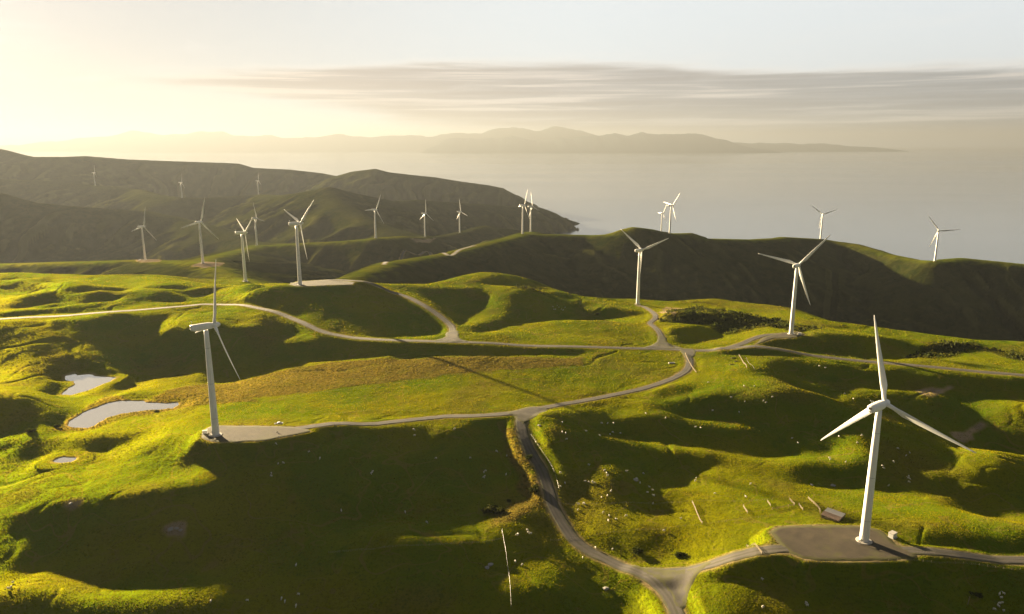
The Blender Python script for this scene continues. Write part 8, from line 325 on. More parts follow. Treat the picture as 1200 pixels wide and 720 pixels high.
[0,0,0,0,0,0,0,0,0,0,0,0,0,0,0,0,0,0,0,2,2,-1,1,0,0,0,-2,-4,-1,0,0,1,1,1,0,0,0,0,0,0,0,0,0,0,0,0,0,0,0,0,0,0,0,-1,0,-1,0,0,1,0,0,0,0,0,0,-1,1,0,0,1,0,0,0,0,0,0,0,0,0,0,0,0,0,0,0,0,0,0,0,0,0,0,0,0,0,0,0,0,0,0,0,0,0,0,0,0,0,0,0,0,0,0,0,0,0,0,0,0,0,0,0,0,0,0,0,0,0,0,0,0,0,0,0,0,0,0,0,0,0,0,0,0,0,0,0,0,0,0,0,0,0,0,0,0,0,0,0,0,0,0,0,0,0,0,0,0,0,0,0,0,0,0,0,0,0,0,0,0,0,0,0,0,0,0,0,0,0,0,0,0,0,0,0,0,0,0,0,0,0,0,0,0,0,0,0,0,0,0,0,0,0,0,0,0,0,0,0,0,0,0,0,0,0,0,0,0,0,0,0,0,0,0,0,0,0,0,0,0,0,0,0,0,0,0,0,0,0,0,0,0,0,0,0,0,0,0,0,0,0,0,0,0,0,0,0,0],
[0,0,0,0,0,0,0,0,0,0,0,0,0,0,0,0,0,-1,-2,-2,0,1,0,0,0,-1,2,0,-2,0,0,1,2,2,0,0,0,0,0,0,0,0,0,0,0,0,0,0,0,0,0,0,0,0,0,0,-1,0,0,0,0,0,0,0,0,1,0,0,0,0,0,0,0,0,0,0,0,0,0,0,0,0,0,0,0,0,0,0,0,0,0,0,0,0,0,0,0,0,0,0,0,0,0,0,0,0,0,0,0,0,0,0,0,0,0,0,0,0,0,0,0,0,0,0,0,0,0,0,0,0,0,0,0,0,0,0,0,0,0,0,0,0,0,0,0,0,0,0,0,0,0,0,0,0,0,0,0,0,0,0,0,0,0,0,0,0,0,0,0,0,0,0,0,0,0,0,0,0,0,0,0,0,0,0,0,0,0,0,0,0,0,0,0,0,0,0,0,0,0,0,0,0,0,0,0,0,0,0,0,0,0,0,0,0,0,0,0,0,0,0,0,0,0,0,0,0,0,0,0,0,0,0,0,0,0,0,0,0,0,0,0,0,0,0,0,0,0,0,0,0,0,0,0,0,0,0,0,0,0,0,0,0,0,0,0,0],
[0,0,0,0,0,0,0,0,0,0,0,0,0,0,0,0,0,0,-1,-2,-1,0,0,0,0,1,1,1,1,0,0,0,0,0,0,0,0,0,0,0,0,0,0,0,0,0,0,0,0,0,0,0,0,0,0,0,0,0,0,0,0,0,0,0,0,0,0,0,0,0,0,0,0,0,0,0,0,0,0,0,0,0,0,0,0,0,0,0,0,0,0,0,0,0,0,0,0,0,0,0,0,0,0,0,0,0,0,0,0,0,0,0,0,0,0,0,0,0,0,0,0,0,0,0,0,0,0,0,0,0,0,0,0,0,0,0,0,0,0,0,0,0,0,0,0,0,0,0,0,0,0,0,0,0,0,0,0,0,0,0,0,0,0,0,0,0,0,0,0,0,0,0,0,0,0,0,0,0,0,0,0,0,0,0,0,0,0,0,0,0,0,0,0,0,0,0,0,0,0,0,0,0,0,0,0,0,0,0,0,0,0,0,0,0,0,0,0,0,0,0,0,0,0,0,0,0,0,0,0,0,0,0,0,0,0,0,0,0,0,0,0,0,0,0,0,0,0,0,0,0,0,0,0,0,0,0,0,0,0,0,0,0,0,0,0,0],
[0,0,0,0,0,0,0,0,0,0,0,0,0,0,0,0,0,0,0,0,0,0,0,0,0,0,0,0,0,0,0,0,0,0,0,0,0,0,0,0,0,0,0,0,0,0,0,0,0,0,0,0,0,0,0,0,0,0,0,0,0,0,0,0,0,0,0,0,0,0,0,0,0,0,0,0,0,0,0,0,0,0,0,0,0,0,0,0,0,0,0,0,0,0,0,0,0,0,0,0,0,0,0,0,0,0,0,0,0,0,0,0,0,0,0,0,0,0,0,0,0,0,0,0,0,0,0,0,0,0,0,0,0,0,0,0,0,0,0,0,0,0,0,0,0,0,0,0,0,0,0,0,0,0,0,0,0,0,0,0,0,0,0,0,0,0,0,0,0,0,0,0,0,0,0,0,0,0,0,0,0,0,0,0,0,0,0,0,0,0,0,0,0,0,0,0,0,0,0,0,0,0,0,0,0,0,0,0,0,0,0,0,0,0,0,0,0,0,0,0,0,0,0,0,0,0,0,0,0,0,0,0,0,0,0,0,0,0,0,0,0,0,0,0,0,0,0,0,0,0,0,0,0,0,0,0,0,0,0,0,0,0,0,0,0,0],
[0,0,0,0,0,0,0,0,0,0,0,0,0,0,0,0,0,0,0,0,0,0,0,0,0,0,0,0,0,0,0,0,0,0,0,0,0,0,0,0,0,0,0,0,0,0,0,0,0,0,0,0,0,0,0,0,0,0,0,0,0,0,0,0,0,0,0,0,0,0,0,0,0,0,0,0,0,0,0,0,0,0,0,0,0,0,0,0,0,0,0,0,0,0,0,0,0,0,0,0,0,0,0,0,0,0,0,0,0,0,0,0,0,0,0,0,0,0,0,0,0,0,0,0,0,0,0,0,0,0,0,0,0,0,0,0,0,0,0,0,0,0,0,0,0,0,0,0,0,0,0,0,0,0,0,0,0,0,0,0,0,0,0,0,0,0,0,0,0,0,0,0,0,0,0,0,0,0,0,0,0,0,0,0,0,0,0,0,0,0,0,0,0,0,0,0,0,0,0,0,0,0,0,0,0,0,0,0,0,0,0,0,0,0,0,0,0,0,0,0,0,0,0,0,0,0,0,0,0,0,0,0,0,0,0,0,0,0,0,0,0,0,0,0,0,0,0,0,0,0,0,0,0,0,0,0,0,0,0,0,0,0,0,0,0,0],
[0,0,0,0,0,0,0,0,0,0,0,0,0,0,0,0,0,0,0,0,0,0,0,0,0,0,0,0,0,0,0,0,0,0,0,0,0,0,0,0,0,0,0,0,0,0,0,0,0,0,0,0,0,0,0,0,0,0,0,0,0,0,0,0,0,0,0,0,0,0,0,0,0,0,0,0,0,0,0,0,0,0,0,0,0,0,0,0,0,0,0,0,0,0,0,0,0,0,0,0,0,0,0,0,0,0,0,0,0,0,0,0,0,0,0,0,0,0,0,0,0,0,0,0,0,0,0,0,0,0,0,0,0,0,0,0,0,0,0,0,0,0,0,0,0,0,0,0,0,0,0,0,0,0,0,0,0,0,0,0,0,0,0,0,0,0,0,0,0,0,0,0,0,0,0,0,0,0,0,0,0,0,0,0,0,0,0,0,0,0,0,0,0,0,0,0,0,0,0,0,0,0,0,0,0,0,0,0,0,0,0,0,0,0,0,0,0,0,0,0,0,0,0,0,0,0,0,0,0,0,0,0,0,0,0,0,0,0,0,0,0,0,0,0,0,0,0,0,0,0,0,0,0,0,0,0,0,0,0,0,0,0,0,0,0,0],
[0,0,0,0,0,0,0,0,0,0,0,0,0,0,0,0,0,0,0,0,0,0,0,0,0,0,0,0,0,0,0,0,0,0,0,0,0,0,0,0,0,0,0,0,0,0,0,0,0,0,0,0,0,0,0,0,0,0,0,0,0,0,0,0,0,0,0,0,0,0,0,0,0,0,0,0,0,0,0,0,0,0,0,0,0,0,0,0,0,0,0,0,0,0,0,0,0,0,0,0,0,0,0,0,0,0,0,0,0,0,0,0,0,0,0,0,0,0,0,0,0,0,0,0,0,0,0,0,0,0,0,0,0,0,0,0,0,0,0,0,0,0,0,0,0,0,0,0,0,0,0,0,0,0,0,0,0,0,0,0,0,0,0,0,0,0,0,0,0,0,0,0,0,0,0,0,0,0,0,0,0,0,0,0,0,0,0,0,0,0,0,0,0,0,0,0,0,0,0,0,0,0,0,0,0,0,0,0,0,0,0,0,0,0,0,0,0,0,0,0,0,0,0,0,0,0,0,0,0,0,0,0,0,0,0,0,0,0,0,0,0,0,0,0,0,0,0,0,0,0,0,0,0,0,0,0,0,0,0,0,0,0,0,0,0,0],
[0,0,0,0,0,0,0,0,0,0,0,0,0,0,0,0,0,0,0,0,0,0,0,0,0,0,0,0,0,0,0,0,0,0,0,0,0,0,0,0,0,0,0,0,0,0,0,0,0,0,0,0,0,0,0,0,0,0,0,0,0,0,0,0,0,0,0,0,0,0,0,0,0,0,0,0,0,0,0,0,0,0,0,0,0,0,0,0,0,0,0,0,0,0,0,0,0,0,0,0,0,0,0,0,0,0,0,0,0,0,0,0,0,0,0,0,0,0,0,0,0,0,0,0,0,0,0,0,0,0,0,0,0,0,0,0,0,0,0,0,0,0,0,0,0,0,0,0,0,0,0,0,0,0,0,0,0,0,0,0,0,0,0,0,0,0,0,0,0,0,0,0,0,0,0,0,0,0,0,0,0,0,0,0,0,0,0,0,0,0,0,0,0,0,0,0,0,0,0,0,0,0,0,0,0,0,0,0,0,0,0,0,0,0,0,0,0,0,0,0,0,0,0,0,0,0,0,0,0,0,0,0,0,0,0,0,0,0,0,0,0,0,0,0,0,0,0,0,0,0,0,0,0,0,0,0,0,0,0,0,0,0,0,0,0,0],
[0,0,0,0,0,0,0,0,0,0,0,0,0,0,0,0,0,0,0,0,0,0,0,0,0,0,0,0,0,0,0,0,0,0,0,0,0,0,0,0,0,0,0,0,0,0,0,0,0,0,0,0,0,0,0,0,0,0,0,0,0,0,0,0,0,0,0,0,0,0,0,0,0,0,0,0,0,0,0,0,0,0,0,0,0,0,0,0,0,0,0,0,0,0,0,0,0,0,0,0,0,0,0,0,0,0,0,0,0,0,0,0,0,0,0,0,0,0,0,0,0,0,0,0,0,0,0,0,0,0,0,0,0,0,0,0,0,0,0,0,0,0,0,0,0,0,0,0,0,0,0,0,0,0,0,0,0,0,0,0,0,0,0,0,0,0,0,0,0,0,0,0,0,0,0,0,0,0,0,0,0,0,0,0,0,0,0,0,0,0,0,0,0,0,0,0,0,0,0,0,0,0,0,0,0,0,0,0,0,0,0,0,0,0,0,0,0,0,0,0,0,0,0,0,0,0,0,0,0,0,0,0,0,0,0,0,0,0,0,0,0,0,0,0,0,0,0,0,0,0,0,0,0,0,0,0,0,0,0,0,0,0,0,0,0,0],
[0,0,0,0,0,0,0,0,0,0,0,0,0,0,0,0,0,0,0,0,0,0,0,0,0,0,0,0,0,0,0,0,0,0,0,0,0,0,0,0,0,0,0,0,0,0,0,0,0,0,0,0,0,0,0,0,0,0,0,0,0,0,0,0,0,0,0,0,0,0,0,0,0,0,0,0,0,0,0,0,0,0,0,0,0,0,0,0,0,0,0,0,0,0,0,0,0,0,0,0,0,0,0,0,0,0,0,0,0,0,0,0,0,0,0,0,0,0,0,0,0,0,0,0,0,0,0,0,0,0,0,0,0,0,0,0,0,0,0,0,0,0,0,0,0,0,0,0,0,0,0,0,0,0,0,0,0,0,0,0,0,0,0,0,0,0,0,0,0,0,0,0,0,0,0,0,0,0,0,0,0,0,0,0,0,0,0,0,0,0,0,0,0,0,0,0,0,0,0,0,0,0,0,0,0,0,0,0,0,0,0,0,0,0,0,0,0,0,0,0,0,0,0,0,0,0,0,0,0,0,0,0,0,0,0,0,0,0,0,0,0,0,0,0,0,0,0,0,0,0,0,0,0,0,0,0,0,0,0,0,0,0,0,0,0,0],
[0,0,0,0,0,0,0,0,0,0,0,0,0,0,0,0,0,0,0,0,0,0,0,0,0,0,0,0,0,0,0,0,0,0,0,0,0,0,0,0,0,0,0,0,0,0,0,0,0,0,0,0,0,0,0,0,0,0,0,0,0,0,0,0,0,0,0,0,0,0,0,0,0,0,0,0,0,0,0,0,0,0,0,0,0,0,0,0,0,0,0,0,0,0,0,0,0,0,0,0,0,0,0,0,0,0,0,0,0,0,0,0,0,0,0,0,0,0,0,0,0,0,0,0,0,0,0,0,0,0,0,0,0,0,0,0,0,0,0,0,0,0,0,0,0,0,0,0,0,0,0,0,0,0,0,0,0,0,0,0,0,0,0,0,0,0,0,0,0,0,0,0,0,0,0,0,0,0,0,0,0,0,0,0,0,0,0,0,0,0,0,0,0,0,0,0,0,0,0,0,0,0,0,0,0,0,0,0,0,0,0,0,0,0,0,0,0,0,0,0,0,0,0,0,0,0,0,0,0,0,0,0,0,0,0,0,0,0,0,0,0,0,0,0,0,0,0,0,0,0,0,0,0,0,0,0,0,0,0,0,0,0,0,0,0,0],
[0,0,0,0,0,0,0,0,0,0,0,0,0,0,0,0,0,0,0,0,0,0,0,0,0,0,0,0,0,0,0,0,0,0,0,0,0,0,0,0,0,0,0,0,0,0,0,0,0,0,0,0,0,0,0,0,0,0,0,0,0,0,0,0,0,0,0,0,0,0,0,0,0,0,0,0,0,0,0,0,0,0,0,0,0,0,0,0,0,0,0,0,0,0,0,0,0,0,0,0,0,0,0,0,0,0,0,0,0,0,0,0,0,0,0,0,0,0,0,0,0,0,0,0,0,0,0,0,0,0,0,0,0,0,0,0,0,0,0,0,0,0,0,0,0,0,0,0,0,0,0,0,0,0,0,0,0,0,0,0,0,0,0,0,0,0,0,0,0,0,0,0,0,0,0,0,0,0,0,0,0,0,0,0,0,0,0,0,0,0,0,0,0,0,0,0,0,0,0,0,0,0,0,0,0,0,0,0,0,0,0,0,0,0,0,0,0,0,0,0,0,0,0,0,0,0,0,0,0,0,0,0,0,0,0,0,0,0,0,0,0,0,0,0,0,0,0,0,0,0,0,0,0,0,0,0,0,0,0,0,0,0,0,0,0,0],
[0,0,0,0,0,0,0,0,0,0,0,0,0,0,0,0,0,0,0,0,0,0,0,0,0,0,0,0,0,0,0,0,0,0,0,0,0,0,0,0,0,0,0,0,0,0,0,0,0,0,0,0,0,0,0,0,0,0,0,0,0,0,0,0,0,0,0,0,0,0,0,0,0,0,0,0,0,0,0,0,0,0,0,0,0,0,0,0,0,0,0,0,0,0,0,0,0,0,0,0,0,0,0,0,0,0,0,0,0,0,0,0,0,0,0,0,0,0,0,0,0,0,0,0,0,0,0,0,0,0,0,0,0,0,0,0,0,0,0,0,0,0,0,0,0,0,0,0,0,0,0,0,0,0,0,0,0,0,0,0,0,0,0,0,0,0,0,0,0,0,0,0,0,0,0,0,0,0,0,0,0,0,0,0,0,0,0,0,0,0,0,0,0,0,0,0,0,0,0,0,0,0,0,0,0,0,0,0,0,0,0,0,0,0,0,0,0,0,0,0,0,0,0,0,0,0,0,0,0,0,0,0,0,0,0,0,0,0,0,0,0,0,0,0,0,0,0,0,0,0,0,0,0,0,0,0,0,0,0,0,0,0,0,0,0,0],
[0,0,0,0,0,0,0,0,0,0,0,0,0,0,0,0,0,0,0,0,0,0,0,0,0,0,0,0,0,0,0,0,0,0,0,0,0,0,0,0,0,0,0,0,0,0,0,0,0,0,0,0,0,0,0,0,0,0,0,0,0,0,0,0,0,0,0,0,0,0,0,0,0,0,0,0,0,0,0,0,0,0,0,0,0,0,0,0,0,0,0,0,0,0,0,0,0,0,0,0,0,0,0,0,0,0,0,0,0,0,0,0,0,0,0,0,0,0,0,0,0,0,0,0,0,0,0,0,0,0,0,0,0,0,0,0,0,0,0,0,0,0,0,0,0,0,0,0,0,0,0,0,0,0,0,0,0,0,0,0,0,0,0,0,0,0,0,0,0,0,0,0,0,0,0,0,0,0,0,0,0,0,0,0,0,0,0,0,0,0,0,0,0,0,0,0,0,0,0,0,0,0,0,0,0,0,0,0,0,0,0,0,0,0,0,0,0,0,0,0,0,0,0,0,0,0,0,0,0,0,0,0,0,0,0,0,0,0,0,0,0,0,0,0,0,0,0,0,0,0,0,0,0,0,0,0,0,0,0,0,0,0,0,0,0,0],
[0,0,0,0,0,0,0,0,0,0,0,0,0,0,0,0,0,0,0,0,0,0,0,0,0,0,0,0,0,0,0,0,0,0,0,0,0,0,0,0,0,0,0,0,0,0,0,0,0,0,0,0,0,0,0,0,0,0,0,0,0,0,0,0,0,0,0,0,0,0,0,0,0,0,0,0,0,0,0,0,0,0,0,0,0,0,0,0,0,0,0,0,0,0,0,0,0,0,0,0,0,0,0,0,0,0,0,0,0,0,0,0,0,0,0,0,0,0,0,0,0,0,0,0,0,0,0,0,0,0,0,0,0,0,0,0,0,0,0,0,0,0,0,0,0,0,0,0,0,0,0,0,0,0,0,0,0,0,0,0,0,0,0,0,0,0,0,0,0,0,0,0,0,0,0,0,0,0,0,0,0,0,0,0,0,0,0,0,0,0,0,0,0,0,0,0,0,0,0,0,0,0,0,0,0,0,0,0,0,0,0,0,0,0,0,0,0,0,0,0,0,0,0,0,0,0,0,0,0,0,0,0,0,0,0,0,0,0,0,0,0,0,0,0,0,0,0,0,0,0,0,0,0,0,0,0,0,0,0,0,0,0,0,0,0,0],
[0,0,0,0,0,0,0,0,0,0,0,0,0,0,0,0,0,0,0,0,0,0,0,0,0,0,0,0,0,0,0,0,0,0,0,0,0,0,0,0,0,0,0,0,0,0,0,0,0,0,0,0,0,0,0,0,0,0,0,0,0,0,0,0,0,0,0,0,0,0,0,0,0,0,0,0,0,0,0,0,0,0,0,0,0,0,0,0,0,0,0,0,0,0,0,0,0,0,0,0,0,0,0,0,0,0,0,0,0,0,0,0,0,0,0,0,0,0,0,0,0,0,0,0,0,0,0,0,0,0,0,0,0,0,0,0,0,0,0,0,0,0,0,0,0,0,0,0,0,0,0,0,0,0,0,0,0,0,0,0,0,0,0,0,0,0,0,0,0,0,0,0,0,0,0,0,0,0,0,0,0,0,0,0,0,0,0,0,0,0,0,0,0,0,0,0,0,0,0,0,0,0,0,0,0,0,0,0,0,0,0,0,0,0,0,0,0,0,0,0,0,0,0,0,0,0,0,0,0,0,0,0,0,0,0,0,0,0,0,0,0,0,0,0,0,0,0,0,0,0,0,0,0,0,0,0,0,0,0,0,0,0,0,0,0,0],
[0,0,0,0,0,0,0,0,0,0,0,0,0,0,0,0,0,0,0,0,0,0,0,0,0,0,0,0,0,0,0,0,0,0,0,0,0,0,0,0,0,0,0,0,0,0,0,0,0,0,0,0,0,0,0,0,0,0,0,0,0,0,0,0,0,0,0,0,0,0,0,0,0,0,0,0,0,0,0,0,0,0,0,0,0,0,0,0,0,0,0,0,0,0,0,0,0,0,0,0,0,0,0,0,0,0,0,0,0,0,0,0,0,0,0,0,0,0,0,0,0,0,0,0,0,0,0,0,0,0,0,0,0,0,0,0,0,0,0,0,0,0,0,0,0,0,0,0,0,0,0,0,0,0,0,0,0,0,0,0,0,0,0,0,0,0,0,0,0,0,0,0,0,0,0,0,0,0,0,0,0,0,0,0,0,0,0,0,0,0,0,0,0,0,0,0,0,0,0,0,0,0,0,0,0,0,0,0,0,0,0,0,0,0,0,0,0,0,0,0,0,0,0,0,0,0,0,0,0,0,0,0,0,0,0,0,0,0,0,0,0,0,0,0,0,0,0,0,0,0,0,0,0,0,0,0,0,0,0,0,0,0,0,0,0,0],
[0,0,0,0,0,0,0,0,0,0,0,0,0,0,0,0,0,0,0,0,0,0,0,0,0,0,0,0,0,0,0,0,0,0,0,0,0,0,0,0,0,0,0,0,0,0,0,0,0,0,0,0,0,0,0,0,0,0,0,0,0,0,0,0,0,0,0,0,0,0,0,0,0,0,0,0,0,0,0,0,0,0,0,0,0,0,0,0,0,0,0,0,0,0,0,0,0,0,0,0,0,0,0,0,0,0,0,0,0,0,0,0,0,0,0,0,0,0,0,0,0,0,0,0,0,0,0,0,0,0,0,0,0,0,0,0,0,0,0,0,0,0,0,0,0,0,0,0,0,0,0,0,0,0,0,0,0,0,0,0,0,0,0,0,0,0,0,0,0,0,0,0,0,0,0,0,0,0,0,0,0,0,0,0,0,0,0,0,0,0,0,0,0,0,0,0,0,0,0,0,0,0,0,0,0,0,0,0,0,0,0,0,0,0,0,0,0,0,0,0,0,0,0,0,0,0,0,0,0,0,0,0,0,0,0,0,0,0,0,0,0,0,0,0,0,0,0,0,0,0,0,0,0,0,0,0,0,0,0,0,0,0,0,0,0,0],
[0,0,0,0,0,0,0,0,0,0,0,0,0,0,0,0,0,0,0,0,0,0,0,0,0,0,0,0,0,0,0,0,0,0,0,0,0,0,0,0,0,0,0,0,0,0,0,0,0,0,0,0,0,0,0,0,0,0,0,0,0,0,0,0,0,0,0,0,0,0,0,0,0,0,0,0,0,0,0,0,0,0,0,0,0,0,0,0,0,0,0,0,0,0,0,0,0,0,0,0,0,0,0,0,0,0,0,0,0,0,0,0,0,0,0,0,0,0,0,0,0,0,0,0,0,0,0,0,0,0,0,0,0,0,0,0,0,0,0,0,0,0,0,0,0,0,0,0,0,0,0,0,0,0,0,0,0,0,0,0,0,0,0,0,0,0,0,0,0,0,0,0,0,0,0,0,0,0,0,0,0,0,0,0,0,0,0,0,0,0,0,0,0,0,0,0,0,0,0,0,0,0,0,0,0,0,0,0,0,0,0,0,0,0,0,0,0,0,0,0,0,0,0,0,0,0,0,0,0,0,0,0,0,0,0,0,0,0,0,0,0,0,0,0,0,0,0,0,0,0,0,0,0,0,0,0,0,0,0,0,0,0,0,0,0,0],
[0,0,0,0,0,0,0,0,0,0,0,0,0,0,0,0,0,0,0,0,0,0,0,0,0,0,0,0,0,0,0,0,0,0,0,0,0,0,0,0,0,0,0,0,0,0,0,0,0,0,0,0,0,0,0,0,0,0,0,0,0,0,0,0,0,0,0,0,0,0,0,0,0,0,0,0,0,0,0,0,0,0,0,0,0,0,0,0,0,0,0,0,0,0,0,0,0,0,0,0,0,0,0,0,0,0,0,0,0,0,0,0,0,0,0,0,0,0,0,0,0,0,0,0,0,0,0,0,0,0,0,0,0,0,0,0,0,0,0,0,0,0,0,0,0,0,0,0,0,0,0,0,0,0,0,0,0,0,0,0,0,0,0,0,0,0,0,0,0,0,0,0,0,0,0,0,0,0,0,0,0,0,0,0,0,0,0,0,0,0,0,0,0,0,0,0,0,0,0,0,0,0,0,0,0,0,0,0,0,0,0,0,0,0,0,0,0,0,0,0,0,0,0,0,0,0,0,0,0,0,0,0,0,0,0,0,0,0,0,0,0,0,0,0,0,0,0,0,0,0,0,0,0,0,0,0,0,0,0,0,0,0,0,0,0,0],
[0,0,0,0,0,0,0,0,0,0,0,0,0,0,0,0,0,0,0,0,0,0,0,0,0,0,0,0,0,0,0,0,0,0,0,0,0,0,0,0,0,0,0,0,0,0,0,0,0,0,0,0,0,0,0,0,0,0,0,0,0,0,0,0,0,0,0,0,0,0,0,0,0,0,0,0,0,0,0,0,0,0,0,0,0,0,0,0,0,0,0,0,0,0,0,0,0,0,0,0,0,0,0,0,0,0,0,0,0,0,0,0,0,0,0,0,0,0,0,0,0,0,0,0,0,0,0,0,0,0,0,0,0,0,0,0,0,0,0,0,0,0,0,0,0,0,0,0,0,0,0,0,0,0,0,0,0,0,0,0,0,0,0,0,0,0,0,0,0,0,0,0,0,0,0,0,0,0,0,0,0,0,0,0,0,0,0,0,0,0,0,0,0,0,0,0,0,0,0,0,0,0,0,0,0,0,0,0,0,0,0,0,0,0,0,0,0,0,0,0,0,0,0,0,0,0,0,0,0,0,0,0,0,0,0,0,0,0,0,0,0,0,0,0,0,0,0,0,0,0,0,0,0,0,0,0,0,0,0,0,0,0,0,0,0,0],
[0,0,0,0,0,0,0,0,0,0,0,0,0,0,0,0,0,0,0,0,0,0,0,0,0,0,0,0,0,0,0,0,0,0,0,0,0,0,0,0,0,0,0,0,0,0,0,0,0,0,0,0,0,0,0,0,0,0,0,0,0,0,0,0,0,0,0,0,0,0,0,0,0,0,0,0,0,0,0,0,0,0,0,0,0,0,0,0,0,0,0,0,0,0,0,0,0,0,0,0,0,0,0,0,0,0,0,0,0,0,0,0,0,0,0,0,0,0,0,0,0,0,0,0,0,0,0,0,0,0,0,0,0,0,0,0,0,0,0,0,0,0,0,0,0,0,0,0,0,0,0,0,0,0,0,0,0,0,0,0,0,0,0,0,0,0,0,0,0,0,0,0,0,0,0,0,0,0,0,0,0,0,0,0,0,0,0,0,0,0,0,0,0,0,0,0,0,0,0,0,0,0,0,0,0,0,0,0,0,0,0,0,0,0,0,0,0,0,0,0,0,0,0,0,0,0,0,0,0,0,0,0,0,0,0,0,0,0,0,0,0,0,0,0,0,0,0,0,0,0,0,0,0,0,0,0,0,0,0,0,0,0,0,0,0,0],
[0,0,0,0,0,0,0,0,0,0,0,0,0,0,0,0,0,0,0,0,0,0,0,0,0,0,0,0,0,0,0,0,0,0,0,0,0,0,0,0,0,0,0,0,0,0,0,0,0,0,0,0,0,0,0,0,0,0,0,0,0,0,0,0,0,0,0,0,0,0,0,0,0,0,0,0,0,0,0,0,0,0,0,0,0,0,0,0,0,0,0,0,0,0,0,0,0,0,0,0,0,0,0,0,0,0,0,0,0,0,0,0,0,0,0,0,0,0,0,0,0,0,0,0,0,0,0,0,0,0,0,0,0,0,0,0,0,0,0,0,0,0,0,0,0,0,0,0,0,0,0,0,0,0,0,0,0,0,0,0,0,0,0,0,0,0,0,0,0,0,0,0,0,0,0,0,0,0,0,0,0,0,0,0,0,0,0,0,0,0,0,0,0,0,0,0,0,0,0,0,0,0,0,0,0,0,0,0,0,0,0,0,0,0,0,0,0,0,0,0,0,0,0,0,0,0,0,0,0,0,0,0,0,0,0,0,0,0,0,0,0,0,0,0,0,0,0,0,0,0,0,0,0,0,0,0,0,0,0,0,0,0,0,0,0,0],
[0,0,0,0,0,0,0,0,0,0,0,0,0,0,0,0,0,0,0,0,0,0,0,0,0,0,0,0,0,0,0,0,0,0,0,0,0,0,0,0,0,0,0,0,0,0,0,0,0,0,0,0,0,0,0,0,0,0,0,0,0,0,0,0,0,0,0,0,0,0,0,0,0,0,0,0,0,0,0,0,0,0,0,0,0,0,0,0,0,0,0,0,0,0,0,0,0,0,0,0,0,0,0,0,0,0,0,0,0,0,0,0,0,0,0,0,0,0,0,0,0,0,0,0,0,0,0,0,0,0,0,0,0,0,0,0,0,0,0,0,0,0,0,0,0,0,0,0,0,0,0,0,0,0,0,0,0,0,0,0,0,0,0,0,0,0,0,0,0,0,0,0,0,0,0,0,0,0,0,0,0,0,0,0,0,0,0,0,0,0,0,0,0,0,0,0,0,0,0,0,0,0,0,0,0,0,0,0,0,0,0,0,0,0,0,0,0,0,0,0,0,0,0,0,0,0,0,0,0,0,0,0,0,0,0,0,0,0,0,0,0,0,0,0,0,0,0,0,0,0,0,0,0,0,0,0,0,0,0,0,0,0,0,0,0,0],
[0,0,0,0,0,0,0,0,0,0,0,0,0,0,0,0,0,0,0,0,0,0,0,0,0,0,0,0,0,0,0,0,0,0,0,0,0,0,0,0,0,0,0,0,0,0,0,0,0,0,0,0,0,0,0,0,0,0,0,0,0,0,0,0,0,0,0,0,0,0,0,0,0,0,0,0,0,0,0,0,0,0,0,0,0,0,0,0,0,0,0,0,0,0,0,0,0,0,0,0,0,0,0,0,0,0,0,0,0,0,0,0,0,0,0,0,0,0,0,0,0,0,0,0,0,0,0,0,0,0,0,0,0,0,0,0,0,0,0,0,0,0,0,0,0,0,0,0,0,0,0,0,0,0,0,0,0,0,0,0,0,0,0,0,0,0,0,0,0,0,0,0,0,0,0,0,0,0,0,0,0,0,0,0,0,0,0,0,0,0,0,0,0,0,0,0,0,0,0,0,0,0,0,0,0,0,0,0,0,0,0,0,0,0,0,0,0,0,0,0,0,0,0,0,0,0,0,0,0,0,0,0,0,0,0,0,0,0,0,0,0,0,0,0,0,0,0,0,0,0,0,0,0,0,0,0,0,0,0,0,0,0,0,0,0,0],
[0,0,0,0,0,0,0,0,0,0,0,0,0,0,0,0,0,0,0,0,0,0,0,0,0,0,0,0,0,0,0,0,0,0,0,0,0,0,0,0,0,0,0,0,0,0,0,0,0,0,0,0,0,0,0,0,0,0,0,0,0,0,0,0,0,0,0,0,0,0,0,0,0,0,0,0,0,0,0,0,0,0,0,0,0,0,0,0,0,0,0,0,0,0,0,0,0,0,0,0,0,0,0,0,0,0,0,0,0,0,0,0,0,0,0,0,0,0,0,0,0,0,0,0,0,0,0,0,0,0,0,0,0,0,0,0,0,0,0,0,0,0,0,0,0,0,0,0,0,0,0,0,0,0,0,0,0,0,0,0,0,0,0,0,0,0,0,0,0,0,0,0,0,0,0,0,0,0,0,0,0,0,0,0,0,0,0,0,0,0,0,0,0,0,0,0,0,0,0,0,0,0,0,0,0,0,0,0,0,0,0,0,0,0,0,0,0,0,0,0,0,0,0,0,0,0,0,0,0,0,0,0,0,0,0,0,0,0,0,0,0,0,0,0,0,0,0,0,0,0,0,0,0,0,0,0,0,0,0,0,0,0,0,0,0,0],
